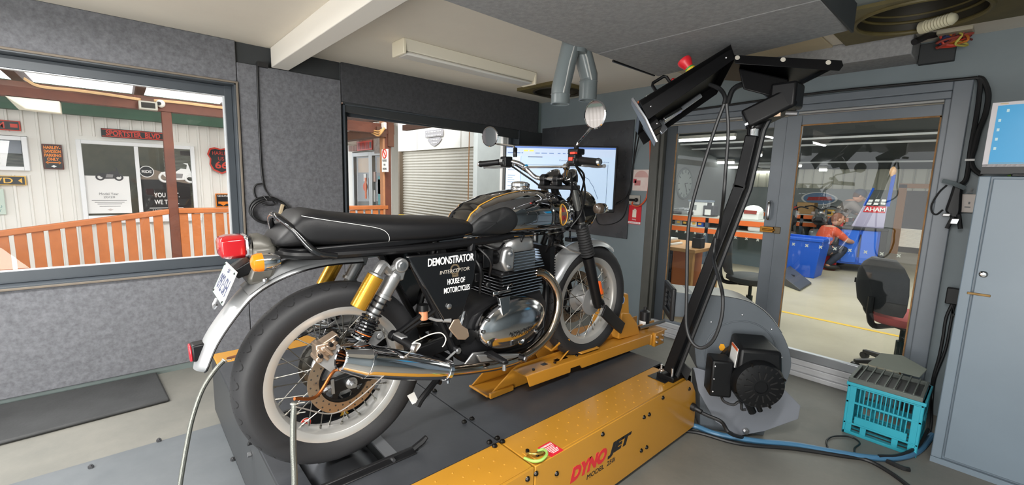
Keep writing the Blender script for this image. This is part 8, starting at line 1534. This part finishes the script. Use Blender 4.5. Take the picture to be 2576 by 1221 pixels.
es = inn(.60, 0, .10); nu = nrm(np.cross(Q[1]-Q[0], HV)); nu = nu if nu[2] > 0 else -nu
ca_('stop_collar', G().lathe([(.024, 0), (.024, .014), (.019, .014)], es, nu, 24), mat('stop_yellow', (222, 190, 50), .4)); ca_('stop_ring', G().lathe([(.021, .012), (.021, .022), (.018, .022)], es, nu, 24), mat('stop_green', (60, 150, 70), .4)); ca_('stop_button', G().lathe([(.019, .020), (.030, .050), (.033, .058), (.031, .070), (.02, .076), (0, .078)], es, nu, 28), mat('stop_red', (212, 36, 48), .4))
h0, h1 = inn(.22, 0, .12), inn(.38, 0, .12); ca_('carry_handle', G().tube([h0, h0+nu*.045, h0+nu*.055+(h1-h0)*.12, h1+nu*.055-(h1-h0)*.12, h1+nu*.045, h1], .008, 8), M_ctrl); ca_('red_lamp', G().sph(inn(.41, 0, .1)+nu*.012, .009, 10, 6), M_redl); ca_('clear_knob', G().cyl(inn(.17, 0, .3), inn(.17, 0, .3)+nu*.035, .022, n=18), mat('knob_clear', (150, 156, 150), .15, .4)); ca_('orange_mark', G().obox(inn(.04, 0, .1)+nu*.004, Q[1]-Q[0], HV, nu, .018, .012, .004), mat('mark_orange', (230, 110, 36), .5))
for u, v in ((.92, .6), (.08, .55), (.05, 1.4)): ca_('flange_screw', G().sph(inn(u, v, 0), .005, 8, 5), M_zinc)
# shelf to the right, front lip with three holes
R0 = [NP(1842, 138), NP(2118, 152), NP(2122, 165), NP(2112, 178), NP(1850, 160)]; dsh = .40
ca_('shelf_lip', G().slab(R0, HV*.004), M_ctrl, bevel=.0015); sh_ = [R0[0], R0[1], R0[1]+HS*dsh, R0[0]+HS*dsh]
ca_('shelf_plate', G().slab(sh_, (0, 0, -.005)), M_ctrl); ca_('shelf_edge', G().slab([R0[1], R0[3]+(R0[1]-R0[3])*.5, R0[3]+(R0[1]-R0[3])*.5+HS*dsh, R0[1]+HS*dsh], nrm(R0[0]-R0[1])*.003), mat('shelf_gloss', (40, 42, 44), .15), bevel=.001)
for px, py in ((1855, 145), (1970, 150), (2084, 157)): p = NP(px, py, -.002); ca_('lip_hole', G().cyl(p, p+HV*.001, .0105, n=18), mat('hole_light', (196, 190, 178), .6))
ca_('shelf_spine', G().hexa(*[NP(px, py, d) for d in (.03, .33) for px, py in ((1858, 172), (1985, 200), (1975, 252), (1870, 225))]), M_ctrl, bevel=.006)
g = G(); g.tube(spline([NP(1830, 262, .12), NP(1845, 225, .12), NP(1880, 212, .12), NP(1925, 232, .1), NP(1955, 262, .05), NP(1990, 285, .02)], 6), .013, 8); g.tube(spline([NP(1785, 212, .1), NP(1812, 225, .08), NP(1824, 245, .06), NP(1822, 262, .06)], 6), .010, 8)
ca_('head_hose', g, M_cable)
YW = 1.78; H_ = lambda px, py, y=YW: at(px, py, 'Y', y)
single('hanging_lead', G().tube(spline([H_(1822, 262), H_(1800, 320), H_(1765, 430), H_(1738, 530), H_(1730, 600), H_(1728, 700), H_(1727, 760), H_(1727, 820), H_(1740, 860), H_(1765, 876), H_(1795, 855), H_(1815, 800), H_(1818, 745), H_(1808, 700), H_(1795, 650, 2.12), H_(1800, 600, 2.15)], 6), .0075, 8), M_cable, 'long black lead hanging in a loop from the console head down past the blower', 'cable')
single('hanging_lead', G().tube(spline([H_(1828, 262), H_(1832, 330), H_(1826, 420), H_(1820, 500), H_(1812, 560, 2.10), H_(1805, 600, 2.14)], 6), .007, 8), M_cable, 'shorter black lead dropping from the console head to the column', 'cable')
fit_texts()
